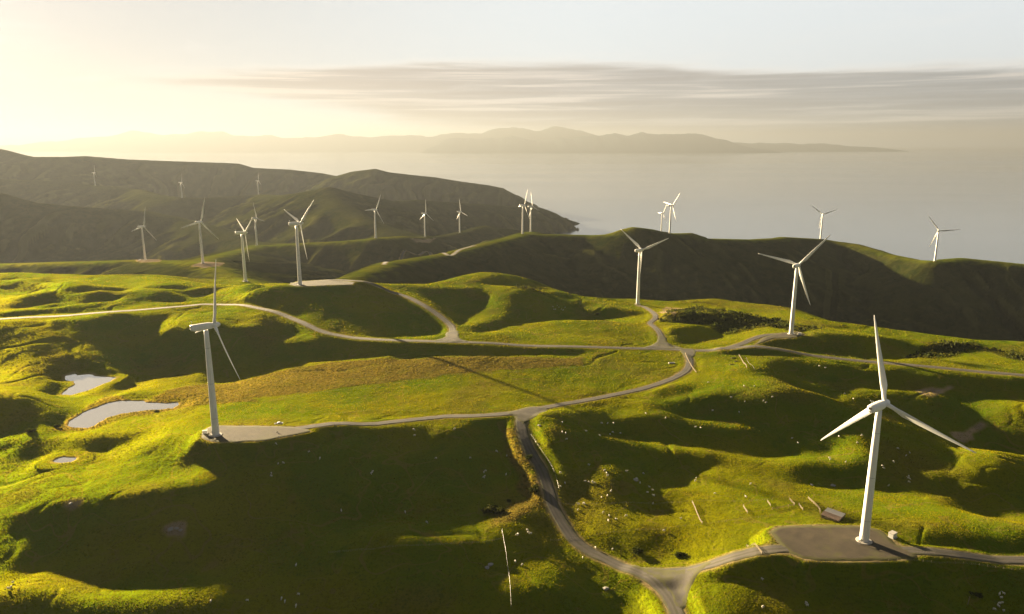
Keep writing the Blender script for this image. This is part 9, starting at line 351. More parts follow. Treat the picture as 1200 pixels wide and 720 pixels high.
[0,0,0,0,0,0,0,0,0,0,0,0,0,0,0,0,0,0,0,0,0,0,0,0,0,0,0,0,0,0,0,0,0,0,0,0,0,0,0,0,0,0,0,0,0,0,0,0,0,0,0,0,0,0,0,0,0,0,0,0,0,0,0,0,0,0,0,0,0,0,0,0,0,0,0,0,0,0,0,0,0,0,0,0,0,0,0,0,0,0,0,0,0,0,0,0,0,0,0,0,0,0,0,0,0,0,0,0,0,0,0,0,0,0,0,0,0,0,0,0,0,0,0,0,0,0,0,0,0,0,0,0,0,0,0,0,0,0,0,0,0,0,0,0,0,0,0,0,0,0,0,0,0,0,0,0,0,0,0,0,0,0,0,0,0,0,0,0,0,0,0,0,0,0,0,0,0,0,0,0,0,0,0,0,0,0,0,0,0,0,0,0,0,0,0,0,0,0,0,0,0,0,0,0,0,0,0,0,0,0,0,0,0,0,0,0,0,0,0,0,0,0,0,0,0,0,0,0,0,0,0,0,0,0,0,0,0,0,0,0,0,0,0,0,0,0,0,0,0,0,0,0,0,0,0,0,0,0,0,0,0,0,0,0,0,0],
[0,0,0,0,0,0,0,0,0,0,0,0,0,0,0,0,0,0,0,0,0,0,0,0,0,0,0,0,0,0,0,0,0,0,0,0,0,0,0,0,0,0,0,0,0,0,0,0,0,0,0,0,0,0,0,0,0,0,0,0,0,0,0,0,0,0,0,0,0,0,0,0,0,0,0,0,0,0,0,0,0,0,0,0,0,0,0,0,0,0,0,0,0,0,0,0,0,0,0,0,0,0,0,0,0,0,0,0,0,0,0,0,0,0,0,0,0,0,0,0,0,0,0,0,0,0,0,0,0,0,0,0,0,0,0,0,0,0,0,0,0,0,0,0,0,0,0,0,0,0,0,0,0,0,0,0,0,0,0,0,0,0,0,0,0,0,0,0,0,0,0,0,0,0,0,0,0,0,0,0,0,0,0,0,0,0,0,0,0,0,0,0,0,0,0,0,0,0,0,0,0,0,0,0,0,0,0,0,0,0,0,0,0,0,0,0,0,0,0,0,0,0,0,0,0,0,0,0,0,0,0,0,0,0,0,0,0,0,0,0,0,0,0,0,0,0,0,0,0,0,0,0,0,0,0,0,0,0,0,0,0,0,0,0,0,0],
[0,0,0,0,0,0,0,0,0,0,0,0,0,0,0,0,0,0,0,0,0,0,0,0,0,0,0,0,0,0,0,0,0,0,0,0,0,0,0,0,0,0,0,0,0,0,0,0,0,0,0,0,0,0,0,0,0,0,0,0,0,0,0,0,0,0,0,0,0,0,0,0,0,0,0,0,0,0,0,0,0,0,0,0,0,0,0,0,0,0,0,0,0,0,0,0,0,0,0,0,0,0,0,0,0,0,0,0,0,0,0,0,0,0,0,0,0,0,0,0,0,0,0,0,0,0,0,0,0,0,0,0,0,0,0,0,0,0,0,0,0,0,0,0,0,0,0,0,0,0,0,0,0,0,0,0,0,0,0,0,0,0,0,0,0,0,0,0,0,0,0,0,0,0,0,0,0,0,0,0,0,0,0,0,0,0,0,0,0,0,0,0,0,0,0,0,0,0,0,0,0,0,0,0,0,0,0,0,0,0,0,0,0,0,0,0,0,0,0,0,0,0,0,0,0,0,0,0,0,0,0,0,0,0,0,0,0,0,0,0,0,0,0,0,0,0,0,0,0,0,0,0,0,0,0,0,0,0,0,0,0,0,0,0,0,0],
[0,0,0,0,0,0,0,0,0,0,0,0,0,0,0,0,0,0,0,0,0,0,0,0,0,0,0,0,0,0,0,0,0,0,0,0,0,0,0,0,0,0,0,0,0,0,0,0,0,0,0,0,0,0,0,0,0,0,0,0,0,0,0,0,0,0,0,0,0,0,0,0,0,0,0,0,0,0,0,0,0,0,0,0,0,0,0,0,0,0,0,0,0,0,0,0,0,0,0,0,0,0,0,0,0,0,0,0,0,0,0,0,0,0,0,0,0,0,0,0,0,0,0,0,0,0,0,0,0,0,0,0,0,0,0,0,0,0,0,0,0,0,0,0,0,0,0,0,0,0,0,0,0,0,0,0,0,0,0,0,0,0,0,0,0,0,0,0,0,0,0,0,0,0,0,0,0,0,0,0,0,0,0,0,0,0,0,0,0,0,0,0,0,0,0,0,0,0,0,0,0,0,0,0,0,0,0,0,0,0,0,0,0,0,0,0,0,0,0,0,0,0,0,0,0,0,0,0,0,0,0,0,0,0,0,0,0,0,0,0,0,0,0,0,0,0,0,0,0,0,0,0,0,0,0,0,0,0,0,0,0,0,0,0,0,0]]
RELIEF_X0 = -800; RELIEF_Y0 = 120; RELIEF_STEP = 6


# ------------------------------------------------------------------ terrain
def _hash(ix, iy, seed):
    n = (ix.astype(np.int64) * 374761393 + iy.astype(np.int64) * 668265263 + seed * 974711) & 0xffffffff
    n = ((n ^ (n >> 13)) * 1274126177) & 0xffffffff
    return ((n ^ (n >> 16)) & 0xffff).astype(np.float32) / 65535.0

def vnoise(x, y, seed=0):
    """smooth gradient noise in about -1..1"""
    ix = np.floor(x); iy = np.floor(y)
    fx = (x - ix).astype(np.float32); fy = (y - iy).astype(np.float32)
    u = fx * fx * fx * (fx * (fx * 6 - 15) + 10); v = fy * fy * fy * (fy * (fy * 6 - 15) + 10)
    def g(ox, oy):
        a = _hash(ix + ox, iy + oy, seed) * 6.2831853
        return np.cos(a) * (fx - ox) + np.sin(a) * (fy - oy)
    n0 = g(0, 0) * (1 - u) + g(1, 0) * u
    n1 = g(0, 1) * (1 - u) + g(1, 1) * u
    return (n0 * (1 - v) + n1 * v) * 1.5

def fbm(x, y, scale, octaves, seed=0, gain=0.5):
    r = 0; a = 1.0
    for o in range(octaves):
        f = 2.03 ** o / scale
        r = r + a * vnoise(x * f + 17.3 * o, y * f - 9.1 * o, seed + o)
        a *= gain
    return r

def ridged(x, y, scale, octaves, seed=0):
    r = 0; a = 1.0
    for o in range(octaves):
        f = 2.1 ** o / scale
        r = r + a * (1 - 2 * np.abs(vnoise(x * f + 5.1 * o, y * f + 3.7 * o, seed + o)))
        a *= 0.5
    return r

def seg_dist(x, y, pts, closed=False):
    """distance to a polyline and the parameter (segment index + t) of the nearest point"""
    P = np.asarray(pts, np.float32)
    n = len(P) if closed else len(P) - 1
    best = np.full(x.shape, 1e12, np.float32); par = np.zeros(x.shape, np.float32)
    for i in range(n):
        a = P[i]; b = P[(i + 1) % len(P)]
        d = b - a; L = float(d[0] * d[0] + d[1] * d[1]) + 1e-9
        t = np.clip(((x - a[0]) * d[0] + (y - a[1]) * d[1]) / L, 0, 1)
        q = (x - a[0] - t * d[0]) ** 2 + (y - a[1] - t * d[1]) ** 2
        m = q < best
        best = np.where(m, q, best); par = np.where(m, i + t, par)
    return np.sqrt(best), par

def inside(x, y, pts):
    P = np.asarray(pts, np.float32); c = np.zeros(x.shape, bool); j = len(P) - 1
    for i in range(len(P)):
        (xi, yi), (xj, yj) = P[i], P[j]
        if yi != yj:
            c ^= ((yi > y) != (yj > y)) & (x < (xj - xi) * (y - yi) / (yj - yi) + xi)
        j = i
    return c

def signed(x, y, pts):
    """signed distance to a polygon, negative inside; far points are skipped"""
    P = np.asarray(pts, np.float32); m = 60.0
    out = np.full(x.shape, 1e4, np.float32)
    k = (x > P[:, 0].min() - m) & (x < P[:, 0].max() + m) & (y > P[:, 1].min() - m) & (y < P[:, 1].max() + m)
    if k.any():
        d, _ = seg_dist(x[k], y[k], P, True)
        out[k] = np.where(inside(x[k], y[k], P), -d, d)
    return out

def sstep(a, b, v):
    t = np.clip((v - a) / (b - a), 0, 1)
    return t * t * (3 - 2 * t)

def smax(a, b, k):
    d = np.abs(a - b)
    return np.maximum(a, b) + np.where(d < k, (k - d) ** 2 / (4 * k), 0)

def base_height(x, y):
    """the large relief: plateau, valleys, ridges, sea bed"""
    C = np.asarray(CONTROL, np.float32)
    num = 0; den = 0
    for cx, cy, cz in C:
        w = 1.0 / ((x - cx) ** 2 + (y - cy) ** 2 + 28.0 ** 2) ** 1.6
        num = num + w * cz; den = den + w
    zp = num / den
    d, par = seg_dist(x, y, [p[:2] for p in PLATEAU], True)
    ins = inside(x, y, [p[:2] for p in PLATEAU])
    sd = np.where(ins, -d, d)
    e = np.maximum(sd, 0)
    zp = zp - np.where(e < 60, e * e * 0.0042, 60 * 60 * 0.0042 + (e - 60) * 0.504)
    wx = x + 60 * vnoise(x / 260, y / 260, 71); wy = y + 60 * vnoise(x / 260, y / 260, 72)
    far = np.full(x.shape, -60.0, np.float32)
    for slope, pts in RIDGES:
        P = np.asarray(pts, np.float32)
        d0, par = seg_dist(x, y, P[:, :2])
        d1, _ = seg_dist(wx, wy, P[:, :2])
        dd = d0 + (d1 - d0) * sstep(60, 300, d0)
        zc = np.interp(par, np.arange(len(P)), P[:, 2]).astype(np.float32)
        r = 45.0
        f = np.where(dd < r, dd * dd / (2 * r), dd - r / 2) * slope
        # folded spurs and gullies running down from the crest
        run = np.r_[0, np.cumsum(np.hypot(*np.diff(P[:, :2], axis=0).T))].astype(np.float32)
        s = np.interp(par, np.arange(len(P)), run).astype(np.float32)
        big = 1.0 + 0.5 * (P[:, 1].mean() > 2500)
        s2 = s + 0.55 * d0 * vnoise(x / 340, y / 340, 77) + 40 * vnoise(x / 95, y / 95, 78) + 90 * vnoise(s / 400, s * 0 + 2.2, 79)
        fold = 1 - 2.6 * np.abs(vnoise(s2 / (150 * big), d0 / 900 + 3.1 * slope, 61))
        fold2 = 1 - 2.4 * np.abs(vnoise(s2 / (62 * big), d0 / 420 + 9.7, 62))
        A = sstep(8, 150 * big, d0) * big
        far = smax(far, zc - f + A * (fold * 17.0 - 5.0) + A * fold2 * 4.5 * sstep(-.4, .4, vnoise(x / 260, y / 260, 80)), 9.0)
    # spurs and gullies grow with the distance below the crests
    g = ridged(x + 40 * vnoise(x / 120, y / 120, 5), y, 330.0, 4, 31)
    drop = sstep(8, 90, smax(far, zp, 10) * 0 + np.abs(sd)) 
    crest = np.zeros(x.shape, np.float32) + 1e6
    for slope, pts in RIDGES:
        crest = np.minimum(crest, seg_dist(x, y, np.asarray(pts)[:, :2])[0])
    amp = sstep(15, 260, crest) * sstep(20, 160, sd)
    far = far + amp * (g * 7.0 - 3.0) + amp * fbm(x, y, 45.0, 4, 9) * 3.2
    left = 1 - sstep(-420, -120, x)
    valley = 12.0 + 84.0 * left - np.maximum(y - 900, 0) * (0.02 + 0.035 * left) + fbm(x, y, 400, 3, 12) * (6 + 8 * left)
    valley = np.maximum(valley, -60)
    h = smax(smax(zp, far, 16.0), valley, 30.0)
    return h, sd, crest

def bspline(grid, x, y, x0, y0, step):
    gx = (x - x0) / step; gy = (y - y0) / step
    ny, nx = grid.shape
    ok = (gx > 2) & (gx < nx - 4) & (gy > 2) & (gy < ny - 4)
    gx = np.clip(gx, 2, nx - 4); gy = np.clip(gy, 2, ny - 4)
    ix = np.floor(gx).astype(int); iy = np.floor(gy).astype(int)
    fx = gx - ix; fy = gy - iy
    def w(t):
        return [(1 - t) ** 3 / 6, (3 * t ** 3 - 6 * t * t + 4) / 6, (-3 * t ** 3 + 3 * t * t + 3 * t + 1) / 6, t ** 3 / 6]
    WX = w(fx); WY = w(fy); r = 0
    for j in range(4):
        for i in range(4):
            r = r + WX[i] * WY[j] * grid[iy + j - 1, ix + i - 1]
    return np.where(ok, r, 0)


# relief of the paddocks in decimetres, stored as second differences
RELIEF_GRID = (np.cumsum(np.cumsum(np.array(RELIEF, np.int32), 0), 1) / 10.0).astype(np.float32)

def ground0(x, y):
    h, sd, crest = base_height(x, y)
    return h + bspline(RELIEF_GRID, x, y, RELIEF_X0, RELIEF_Y0, RELIEF_STEP), sd, crest

def smooth_line(pts, step):
    """Catmull-Rom curve through the points, resampled at an even step"""
    P = np.asarray(pts, float); P = np.vstack([2 * P[0] - P[1], P, 2 * P[-1] - P[-2]])
    out = []
    for i in range(1, len(P) - 2):
        p0, p1, p2, p3 = P[i - 1:i + 3]
        for t in np.linspace(0, 1, 24, endpoint=False):
            out.append(.5 * ((2 * p1) + (p2 - p0) * t + (2 * p0 - 5 * p1 + 4 * p2 - p3) * t * t + (3 * p1 - p0 - 3 * p2 + p3) * t ** 3))
    out.append(P[-2]); out = np.array(out)
    s = np.r_[0, np.cumsum(np.hypot(*np.diff(out, axis=0).T))]
    q = np.linspace(0, s[-1], max(2, int(s[-1] / step)))
    return np.stack([np.interp(q, s, out[:, 0]), np.interp(q, s, out[:, 1])], -1)

def box_smooth(z, k):
    zz = np.pad(z, k, 'edge'); w = np.hanning(2 * k + 3)[1:-1]; w /= w.sum()
    return np.convolve(zz, w, 'valid')

ROAD_LINES = []
for name, width, pts in ROADS:
    L = smooth_line(pts, 5.0)
    z = ground0(L[:, 0].astype(np.float32), L[:, 1].astype(np.float32))[0]
    ROAD_LINES.append([name, width, L, box_smooth(z, 5)])
# roads meet the pads at the pad's level
for r in ROAD_LINES:
    for poly, lv in zip(PADS, PAD_LEVEL):
        sdp = signed(r[2][:, 0].astype(np.float32), r[2][:, 1].astype(np.float32), poly)
        w = 1 - sstep(2, 45, sdp)
        r[3] = r[3] * (1 - w) + lv * w
def crease(x, y):
    """narrow runnels and slumps in the paddocks"""
    wx = x + 14 * vnoise(x / 33, y / 33, 91); wy = y + 14 * vnoise(x / 33, y / 33, 92)
    a = np.maximum(0, 1 - np.abs(vnoise(wx / 78, wy / 78, 93)) * 14)
    b = np.maximum(0, 1 - np.abs(vnoise(wx / 41, wy / 41, 94)) * 11) * 0.5
    return a * sstep(-.2, .4, vnoise(x / 120, y / 120, 95)) + b * sstep(0.0, .5, vnoise(x / 90, y / 90, 96))

def ground(x, y, full=True):
    """final ground height, with roads, pads and ponds cut into the hills"""
    x = np.asarray(x, np.float32); y = np.asarray(y, np.float32)
    h, sd, crest = ground0(x, y)
    near = 1 - sstep(900, 1500, y)
    h = h + near * (fbm(x, y, 38.0, 2, 41) * 0.55 + fbm(x, y, 9.0, 2, 47) * 0.16 - crease(x, y) * 0.9)
    road_d = np.full(x.shape, 1e4, np.float32)
    for (name, width, L, z) in ROAD_LINES:
        k = (x > L[:, 0].min() - 30) & (x < L[:, 0].max() + 30) & (y > L[:, 1].min() - 30) & (y < L[:, 1].max() + 30)
        if not k.any(): continue
        xs, ys = x[k], y[k]
        dd, par = seg_dist(xs, ys, L[::2] if len(L) % 2 else np.vstack([L[::2], L[-1:]]))
        zz = z[::2] if len(L) % 2 else np.r_[z[::2], z[-1:]]
        zr = np.interp(par, np.arange(len(zz)), zz)
        w = 1 - sstep(width / 2 + 1.0, width / 2 + 9.0, dd)
        hk = h[k]; h[k] = hk * (1 - w) + zr * w
        road_d[k] = np.minimum(road_d[k], dd - width / 2)
    for poly, lv in zip(PADS, PAD_LEVEL):
        sdp = signed(x, y, poly)
        w = 1 - sstep(1.0, 10.0, sdp)
        h = h * (1 - w) + lv * w
        road_d = np.minimum(road_d, sdp)
    pond_d = np.full(x.shape, 1e4, np.float32)
    for poly, lv in zip(PONDS, POND_LEVEL):
        sdp = signed(x, y, poly) + 0.9 * vnoise(x / 5.0, y / 5.0, 88)
        w = 1 - sstep(0.5, 16.0, sdp)
        h = h * (1 - w) + (lv + 0.35) * w - 1.5 * (1 - sstep(-3.0, 0.8, sdp))
        h = np.where((sdp > 0.4) & (sdp < 9), np.maximum(h, lv + 0.3 * sstep(0.4, 1.6, sdp)), h)
        pond_d = np.minimum(pond_d, sdp)
    return h, sd, crest, road_d, pond_d

def gz(x, y):
    return float(ground(np.array([x], np.float32), np.array([y], np.float32))[0][0])

def gz_many(p):
    p = np.asarray(p, np.float32)
    return ground(p[:, 0], p[:, 1])[0]

# ------------------------------------------------------------------ object helpers
def new_mesh(name, verts, faces, mat=None, smooth=False):
    me = bpy.data.meshes.new(name)
    me.from_pydata([tuple(v) for v in verts], [], [tuple(f) for f in faces])
    if mat: me.materials.append(mat)
    if smooth: me.polygons.foreach_set('use_smooth', [True] * len(me.polygons))
    me.update()
    return me

def quads_mesh(name, V, F, mat, smooth=False):
    """fast mesh from arrays; F is (n,4)"""
    me = bpy.data.meshes.new(name)
    V = np.ascontiguousarray(V, np.float32); F = np.ascontiguousarray(F, np.int32)
    me.vertices.add(len(V)); me.vertices.foreach_set('co', V.ravel())
    me.loops.add(F.size); me.loops.foreach_set('vertex_index', F.ravel())
    me.polygons.add(len(F)); me.polygons.foreach_set('loop_start', np.arange(len(F), dtype=np.int32) * F.shape[1])
    if smooth: me.polygons.foreach_set('use_smooth', np.ones(len(F), bool))
    me.update(calc_edges=True)
    if mat: me.materials.append(mat)
    return me

def link(name, me, parent=None, loc=None, **props):
    o = bpy.data.objects.new(name, me); COL.objects.link(o)
    if parent: o.parent = parent
    if loc is not None: o.location = loc
    for k, v in props.items(): o[k] = v
    return o

def from_bm(name, bm, mat, smooth=False):
    me = bpy.data.meshes.new(name); bm.normal_update(); bm.to_mesh(me); bm.free()
    if mat: me.materials.append(mat)
    if smooth: me.polygons.foreach_set('use_smooth', [True] * len(me.polygons))
    return me

def bm_box(bm, size, loc=(0, 0, 0), rot=None, bevel=0.0):
    r = bmesh.ops.create_cube(bm, size=1.0)
    M = Matrix.Translation(loc) @ (rot.to_4x4() if rot else Matrix()) @ Matrix.Diagonal((*size, 1))
    bmesh.ops.transform(bm, matrix=M, verts=r['verts'])
    if bevel:
        es = list({e for v in r['verts'] for e in v.link_edges})
        bmesh.ops.bevel(bm, geom=es, offset=bevel, segments=2, affect='EDGES', profile=0.6)

def bm_tube(bm, a, b, r0, r1=None, seg=8):
    a = Vector(a); b = Vector(b); r1 = r0 if r1 is None else r1
    r = bmesh.ops.create_cone(bm, cap_ends=True, segments=seg, radius1=r0, radius2=r1, depth=(b - a).length)
    M = Matrix.Translation((a + b) / 2) @ (b - a).to_track_quat('Z', 'Y').to_matrix().to_4x4()
    bmesh.ops.transform(bm, matrix=M, verts=r['verts'])

def lathe(profile, seg=32):
    V = []; F = []
    for r, z in profile:
        for i in range(seg):
            a = 2 * math.pi * i / seg
            V.append((r * math.cos(a), r * math.sin(a), z))
    for k in range(len(profile) - 1):
        for i in range(seg):
            j = (i + 1) % seg
            F.append((k * seg + i, k * seg + j, (k + 1) * seg + j, (k + 1) * seg + i))
    V.append((0, 0, profile[-1][1])); c = len(V) - 1; k = (len(profile) - 1) * seg
    for i in range(seg): F.append((k + i, k + (i + 1) % seg, c))
    return V, F

# ------------------------------------------------------------------ materials
def mat_new(name):
    m = bpy.data.materials.new(name); m.use_nodes = True
    N = Nodes(m.node_tree)
    out = N.n('ShaderNodeOutputMaterial')
    return m, N, out

def simple(name, col, rough=0.5, spec=0.5, var=0.15, scale=1.5, metal=0.0):
    m, N, out = mat_new(name)
    g = N.n('ShaderNodeTexCoord')
    f = N.noise(g.outputs['Object'], scale, 4.0, 0.6)
    c = N.mix(f, tuple(v * (1 - var) for v in col) + (1,), tuple(min(1, v * (1 + var)) for v in col) + (1,))
    p = N.n('ShaderNodeBsdfPrincipled'); N.link(c, p.inputs['Base Color'])
    p.inputs['Roughness'].default_value = rough; p.inputs['Specular IOR Level'].default_value = spec; p.inputs['Metallic'].default_value = metal
    N.link(p.outputs[0], out.inputs[0])
    return m

def grass_material():
    m, N, out = mat_new('hill_ground')
    g = N.n('ShaderNodeNewGeometry'); P = g.outputs['Position']
    at = N.n('ShaderNodeAttribute', attribute_name='cover')
    sp = N.n('ShaderNodeSeparateColor'); N.link(at.outputs['Color'], sp.inputs[0])
    rush, bare, bush = sp.outputs
    big = N.noise(P, 0.012, 4.0, 0.6); midn = N.noise(P, 0.07, 4.0, 0.6); fine = N.noise(P, 0.55, 5.0, 0.65, 0.4); vf = N.noise(P, 2.2, 3.0, 0.6)
    past = N.mix(N.ramp(big, 0.35, 0.68), (0.064, 0.096, 0.004, 1), (0.110, 0.114, 0.004, 1))
    past = N.mix(N.math('MULTIPLY', N.ramp(midn, 0.5, 0.75), 0.5), past, (0.112, 0.100, 0.014, 1))
    past = N.mix(N.math('MULTIPLY', N.ramp(fine, 0.50, 0.72), 0.6), past, (0.038, 0.056, 0.005, 1))
    past = N.mix(N.math('MULTIPLY', N.ramp(N.noise(P, 1.1, 3.0, 0.7), 0.56, 0.68), 0.65), past, (0.030, 0.040, 0.006, 1))
    trk = N.math('ABSOLUTE', N.math('SUBTRACT', N.noise(P, 0.022, 2.0, 0.5, 0.5), 0.5))
    trk2 = N.math('ABSOLUTE', N.math('SUBTRACT', N.noise(P, 0.035, 2.0, 0.5, 0.3), 0.46))
    trk = N.math('MAXIMUM', N.ramp(trk, 0.0075, 0.003), N.math('MULTIPLY', N.ramp(trk2, 0.008, 0.003), 0.7))
    past = N.mix(N.math('MULTIPLY', trk, 0.55), past, (0.120, 0.098, 0.036, 1))
    worn = N.noise(P, 0.03, 5.0, 0.65, 0.6)
    past = N.mix(N.math('MULTIPLY', N.ramp(worn, 0.60, 0.72), 0.55), past, (0.105, 0.082, 0.026, 1))
    past = N.mix(N.math('MULTIPLY', N.ramp(worn, 0.40, 0.30), 0.5), past, (0.040, 0.072, 0.008, 1))
    rushc = N.mix(N.ramp(fine, 0.38, 0.66), (0.112, 0.086, 0.028, 1), (0.055, 0.052, 0.015, 1))
    rushc = N.mix(N.math('MULTIPLY', N.ramp(midn, 0.45, 0.7), 0.6), rushc, (0.085, 0.085, 0.020, 1))
    barec = N.mix(N.ramp(midn, 0.3, 0.7), (0.33, 0.25, 0.16, 1), (0.20, 0.16, 0.11, 1))
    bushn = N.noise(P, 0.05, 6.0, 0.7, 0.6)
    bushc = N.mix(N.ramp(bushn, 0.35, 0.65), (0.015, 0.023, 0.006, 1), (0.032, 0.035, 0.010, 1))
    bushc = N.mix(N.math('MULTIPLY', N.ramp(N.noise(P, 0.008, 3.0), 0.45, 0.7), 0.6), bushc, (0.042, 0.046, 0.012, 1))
    spur = at.outputs['Alpha']
    bushc = N.mix(N.math('MULTIPLY', N.ramp(spur, 0.55, 0.95), 0.65), bushc, (0.068, 0.066, 0.024, 1))
    bushc = N.mix(N.math('MULTIPLY', N.ramp(spur, 0.45, 0.12), 0.7), bushc, (0.010, 0.015, 0.005, 1))  # spurs paled and gullies darkened in colour so folds show in flat shade
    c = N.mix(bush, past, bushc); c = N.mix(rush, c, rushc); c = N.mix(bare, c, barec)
    bh = N.math('ADD', N.math('MULTIPLY', fine, 0.62), N.math('MULTIPLY', vf, 0.20))
    zc = N.n('ShaderNodeSeparateXYZ'); N.link(P, zc.inputs[0])
    terr = N.math('SINE', N.math('MULTIPLY', N.math('ADD', zc.outputs[2], N.math('MULTIPLY', midn, 5.0)), 4.6))
    bh = N.math('ADD', bh, N.math('MULTIPLY', terr, 0.07))
    bh = N.math('ADD', bh, N.math('MULTIPLY', N.math('MULTIPLY', bushn, bush), 9.0))
    bh = N.math('ADD', bh, N.math('MULTIPLY', N.math('MULTIPLY', N.noise(P, 0.30, 3.0), rush), 1.2))
    b = N.n('ShaderNodeBump'); b.inputs['Strength'].default_value = 0.6; b.inputs['Distance'].default_value = 1.0
    N.link(bh, b.inputs['Height'])
    p = N.n('ShaderNodeBsdfDiffuse'); N.link(c, p.inputs[0]); N.link(b.outputs[0], p.inputs['Normal']); p.inputs['Roughness'].default_value = 0.6
    gl = N.n('ShaderNodeBsdfGlossy'); gl.inputs['Roughness'].default_value = 0.72; N.link(N.mix(1.0, c, (4.3, 4.0, 0.8, 1), 'MULTIPLY'), gl.inputs[0]); N.link(b.outputs[0], gl.inputs['Normal'])
    ms = N.n('ShaderNodeMixShader'); N.put(ms.inputs[0], N.math('MULTIPLY', N.math('SUBTRACT', 1.0, N.math('MAXIMUM', bare, N.math('MULTIPLY', bush, 0.7))), 0.13))
    N.link(p.outputs[0], ms.inputs[1]); N.link(gl.outputs[0], ms.inputs[2])
    N.link(ms.outputs[0], out.inputs[0])
    return m

def blade_material(name, ca, cb, trans):
    m, N, out = mat_new(name)
    g = N.n('ShaderNodeNewGeometry'); P = g.outputs['Position']
    c = N.mix(N.ramp(N.noise(P, 0.03, 4.0), 0.35, 0.65), ca, cb)
    c = N.mix(N.math('MULTIPLY', N.ramp(N.noise(P, 0.9, 2.0), 0.4, 0.7), 0.5), c, tuple(v * .6 for v in cb[:3]) + (1,))
    dfu = N.n('ShaderNodeBsdfDiffuse'); N.link(c, dfu.inputs[0])
    tr = N.n('ShaderNodeBsdfTranslucent'); N.link(N.mix(1.0, c, (1.3, 1.2, 0.6, 1), 'MULTIPLY'), tr.inputs[0])
    mx = N.n('ShaderNodeMixShader'); mx.inputs[0].default_value = trans
    N.link(dfu.outputs[0], mx.inputs[1]); N.link(tr.outputs[0], mx.inputs[2]); N.link(mx.outputs[0], out.inputs[0])
    return m

def gravel_material(name='gravel', tint=(1, 1, 1), lanes=True):
    m, N, out = mat_new(name)
    g = N.n('ShaderNodeNewGeometry'); P = g.outputs['Position']
    a = N.noise(P, 0.12, 4.0, 0.6); b_ = N.noise(P, 1.6, 4.0, 0.7)
    c = N.mix(N.ramp(a, 0.3, 0.7), (0.052, 0.049, 0.045, 1), (0.080, 0.073, 0.064, 1))
    c = N.mix(N.math('MULTIPLY', N.ramp(b_, 0.45, 0.7), 0.5), c, (0.065, 0.058, 0.052, 1))
    c = N.mix(N.math('MULTIPLY', N.ramp(N.noise(P, 0.045, 4.0, 0.6), 0.52, 0.66), 0.55), c, (0.118, 0.104, 0.082, 1))
    c = N.mix(N.math('MULTIPLY', N.ramp(N.noise(P, 0.24, 5.0, 0.7), 0.60, 0.70), 0.6), c, (0.048, 0.055, 0.016, 1))
    c = N.mix(1.0, c, tint + (1,), 'MULTIPLY')
    la = N.n('ShaderNodeAttribute', attribute_name='lane')
    off = N.math('ADD', N.math('ABSOLUTE', N.math('ADD', la.outputs['Fac'], N.math('MULTIPLY', N.math('SUBTRACT', N.noise(P, 0.05, 2.0), 0.5), 2.2))), 0.0)
    rut = N.math('SUBTRACT', 1.0, N.ramp(N.math('ABSOLUTE', N.math('SUBTRACT', off, 1.15)), 0.25, 0.75))
    c = N.mix(N.math('MULTIPLY', rut, 0.7), c, (0.092, 0.084, 0.072, 1))
    crown = N.math('MULTIPLY', N.ramp(off, 0.75, 0.25), N.math('MULTIPLY', N.ramp(N.noise(P, 0.09, 3.0), 0.4, 0.6), 0.6))
    c = N.mix(crown, c, (0.052, 0.052, 0.026, 1))
    vergef = N.math('MULTIPLY', N.ramp(N.math('ADD', off, N.math('MULTIPLY', N.noise(P, 0.35, 4.0), 2.0)), 3.2, 4.3), 0.8)
    c = N.mix(vergef, c, (0.070, 0.070, 0.020, 1))
    bp = N.n('ShaderNodeBump'); bp.inputs['Strength'].default_value = 0.4; bp.inputs['Distance'].default_value = 0.25; N.link(b_, bp.inputs['Height'])
    p = N.n('ShaderNodeBsdfPrincipled'); N.link(c, p.inputs['Base Color']); N.link(bp.outputs[0], p.inputs['Normal'])
    p.inputs['Roughness'].default_value = 0.9; p.inputs['Specular IOR Level'].default_value = 0.2
    N.link(p.outputs[0], out.inputs[0])
    return m

def sea_material():
    m, N, out = mat_new('sea_water')
    g = N.n('ShaderNodeNewGeometry'); P = g.outputs['Position']
    mp = N.n('ShaderNodeMapping'); mp.inputs['Scale'].default_value = (0.00012, 0.00045, 1); mp.inputs['Rotation'].default_value = (0, 0, rad(12)); N.link(P, mp.inputs[0])
    slick = N.noise(mp.outputs[0], 1.0, 5.0, 0.6, 0.8)
    w = N.noise(P, 0.05, 4.0, 0.6)
    bp = N.n('ShaderNodeBump'); bp.inputs['Strength'].default_value = 0.12; bp.inputs['Distance'].default_value = 1.0; N.link(w, bp.inputs['Height'])
    p = N.n('ShaderNodeBsdfPrincipled'); p.inputs['Base Color'].default_value = (0.075, 0.085, 0.085, 1)
    N.put(p.inputs['Roughness'], N.math('ADD', N.math('MULTIPLY', N.ramp(slick, 0.2, 0.8), 0.07), 0.10))
    p.inputs['IOR'].default_value = 1.33
    N.link(bp.outputs[0], p.inputs['Normal'])
    N.link(p.outputs[0], out.inputs[0])
    return m

def pond_material():
    m, N, out = mat_new('pond_water')
    g = N.n('ShaderNodeNewGeometry')
    w = N.noise(g.outputs['Position'], 0.8, 3.0, 0.6)
    bp = N.n('ShaderNodeBump'); bp.inputs['Strength'].default_value = 0.03; bp.inputs['Distance'].default_value = 0.05; N.link(w, bp.inputs['Height'])
    p = N.n('ShaderNodeBsdfPrincipled'); p.inputs['Base Color'].default_value = (0.24, 0.225, 0.19, 1)
    p.inputs['Roughness'].default_value = 0.05; p.inputs['IOR'].default_value = 1.33; p.inputs['Coat Weight'].default_value = 1.0; p.inputs['Coat IOR'].default_value = 4.0; p.inputs['Coat Roughness'].default_value = 0.04
    N.link(bp.outputs[0], p.inputs['Normal']); N.link(bp.outputs[0], p.inputs['Coat Normal']); N.link(p.outputs[0], out.inputs[0])
    return m

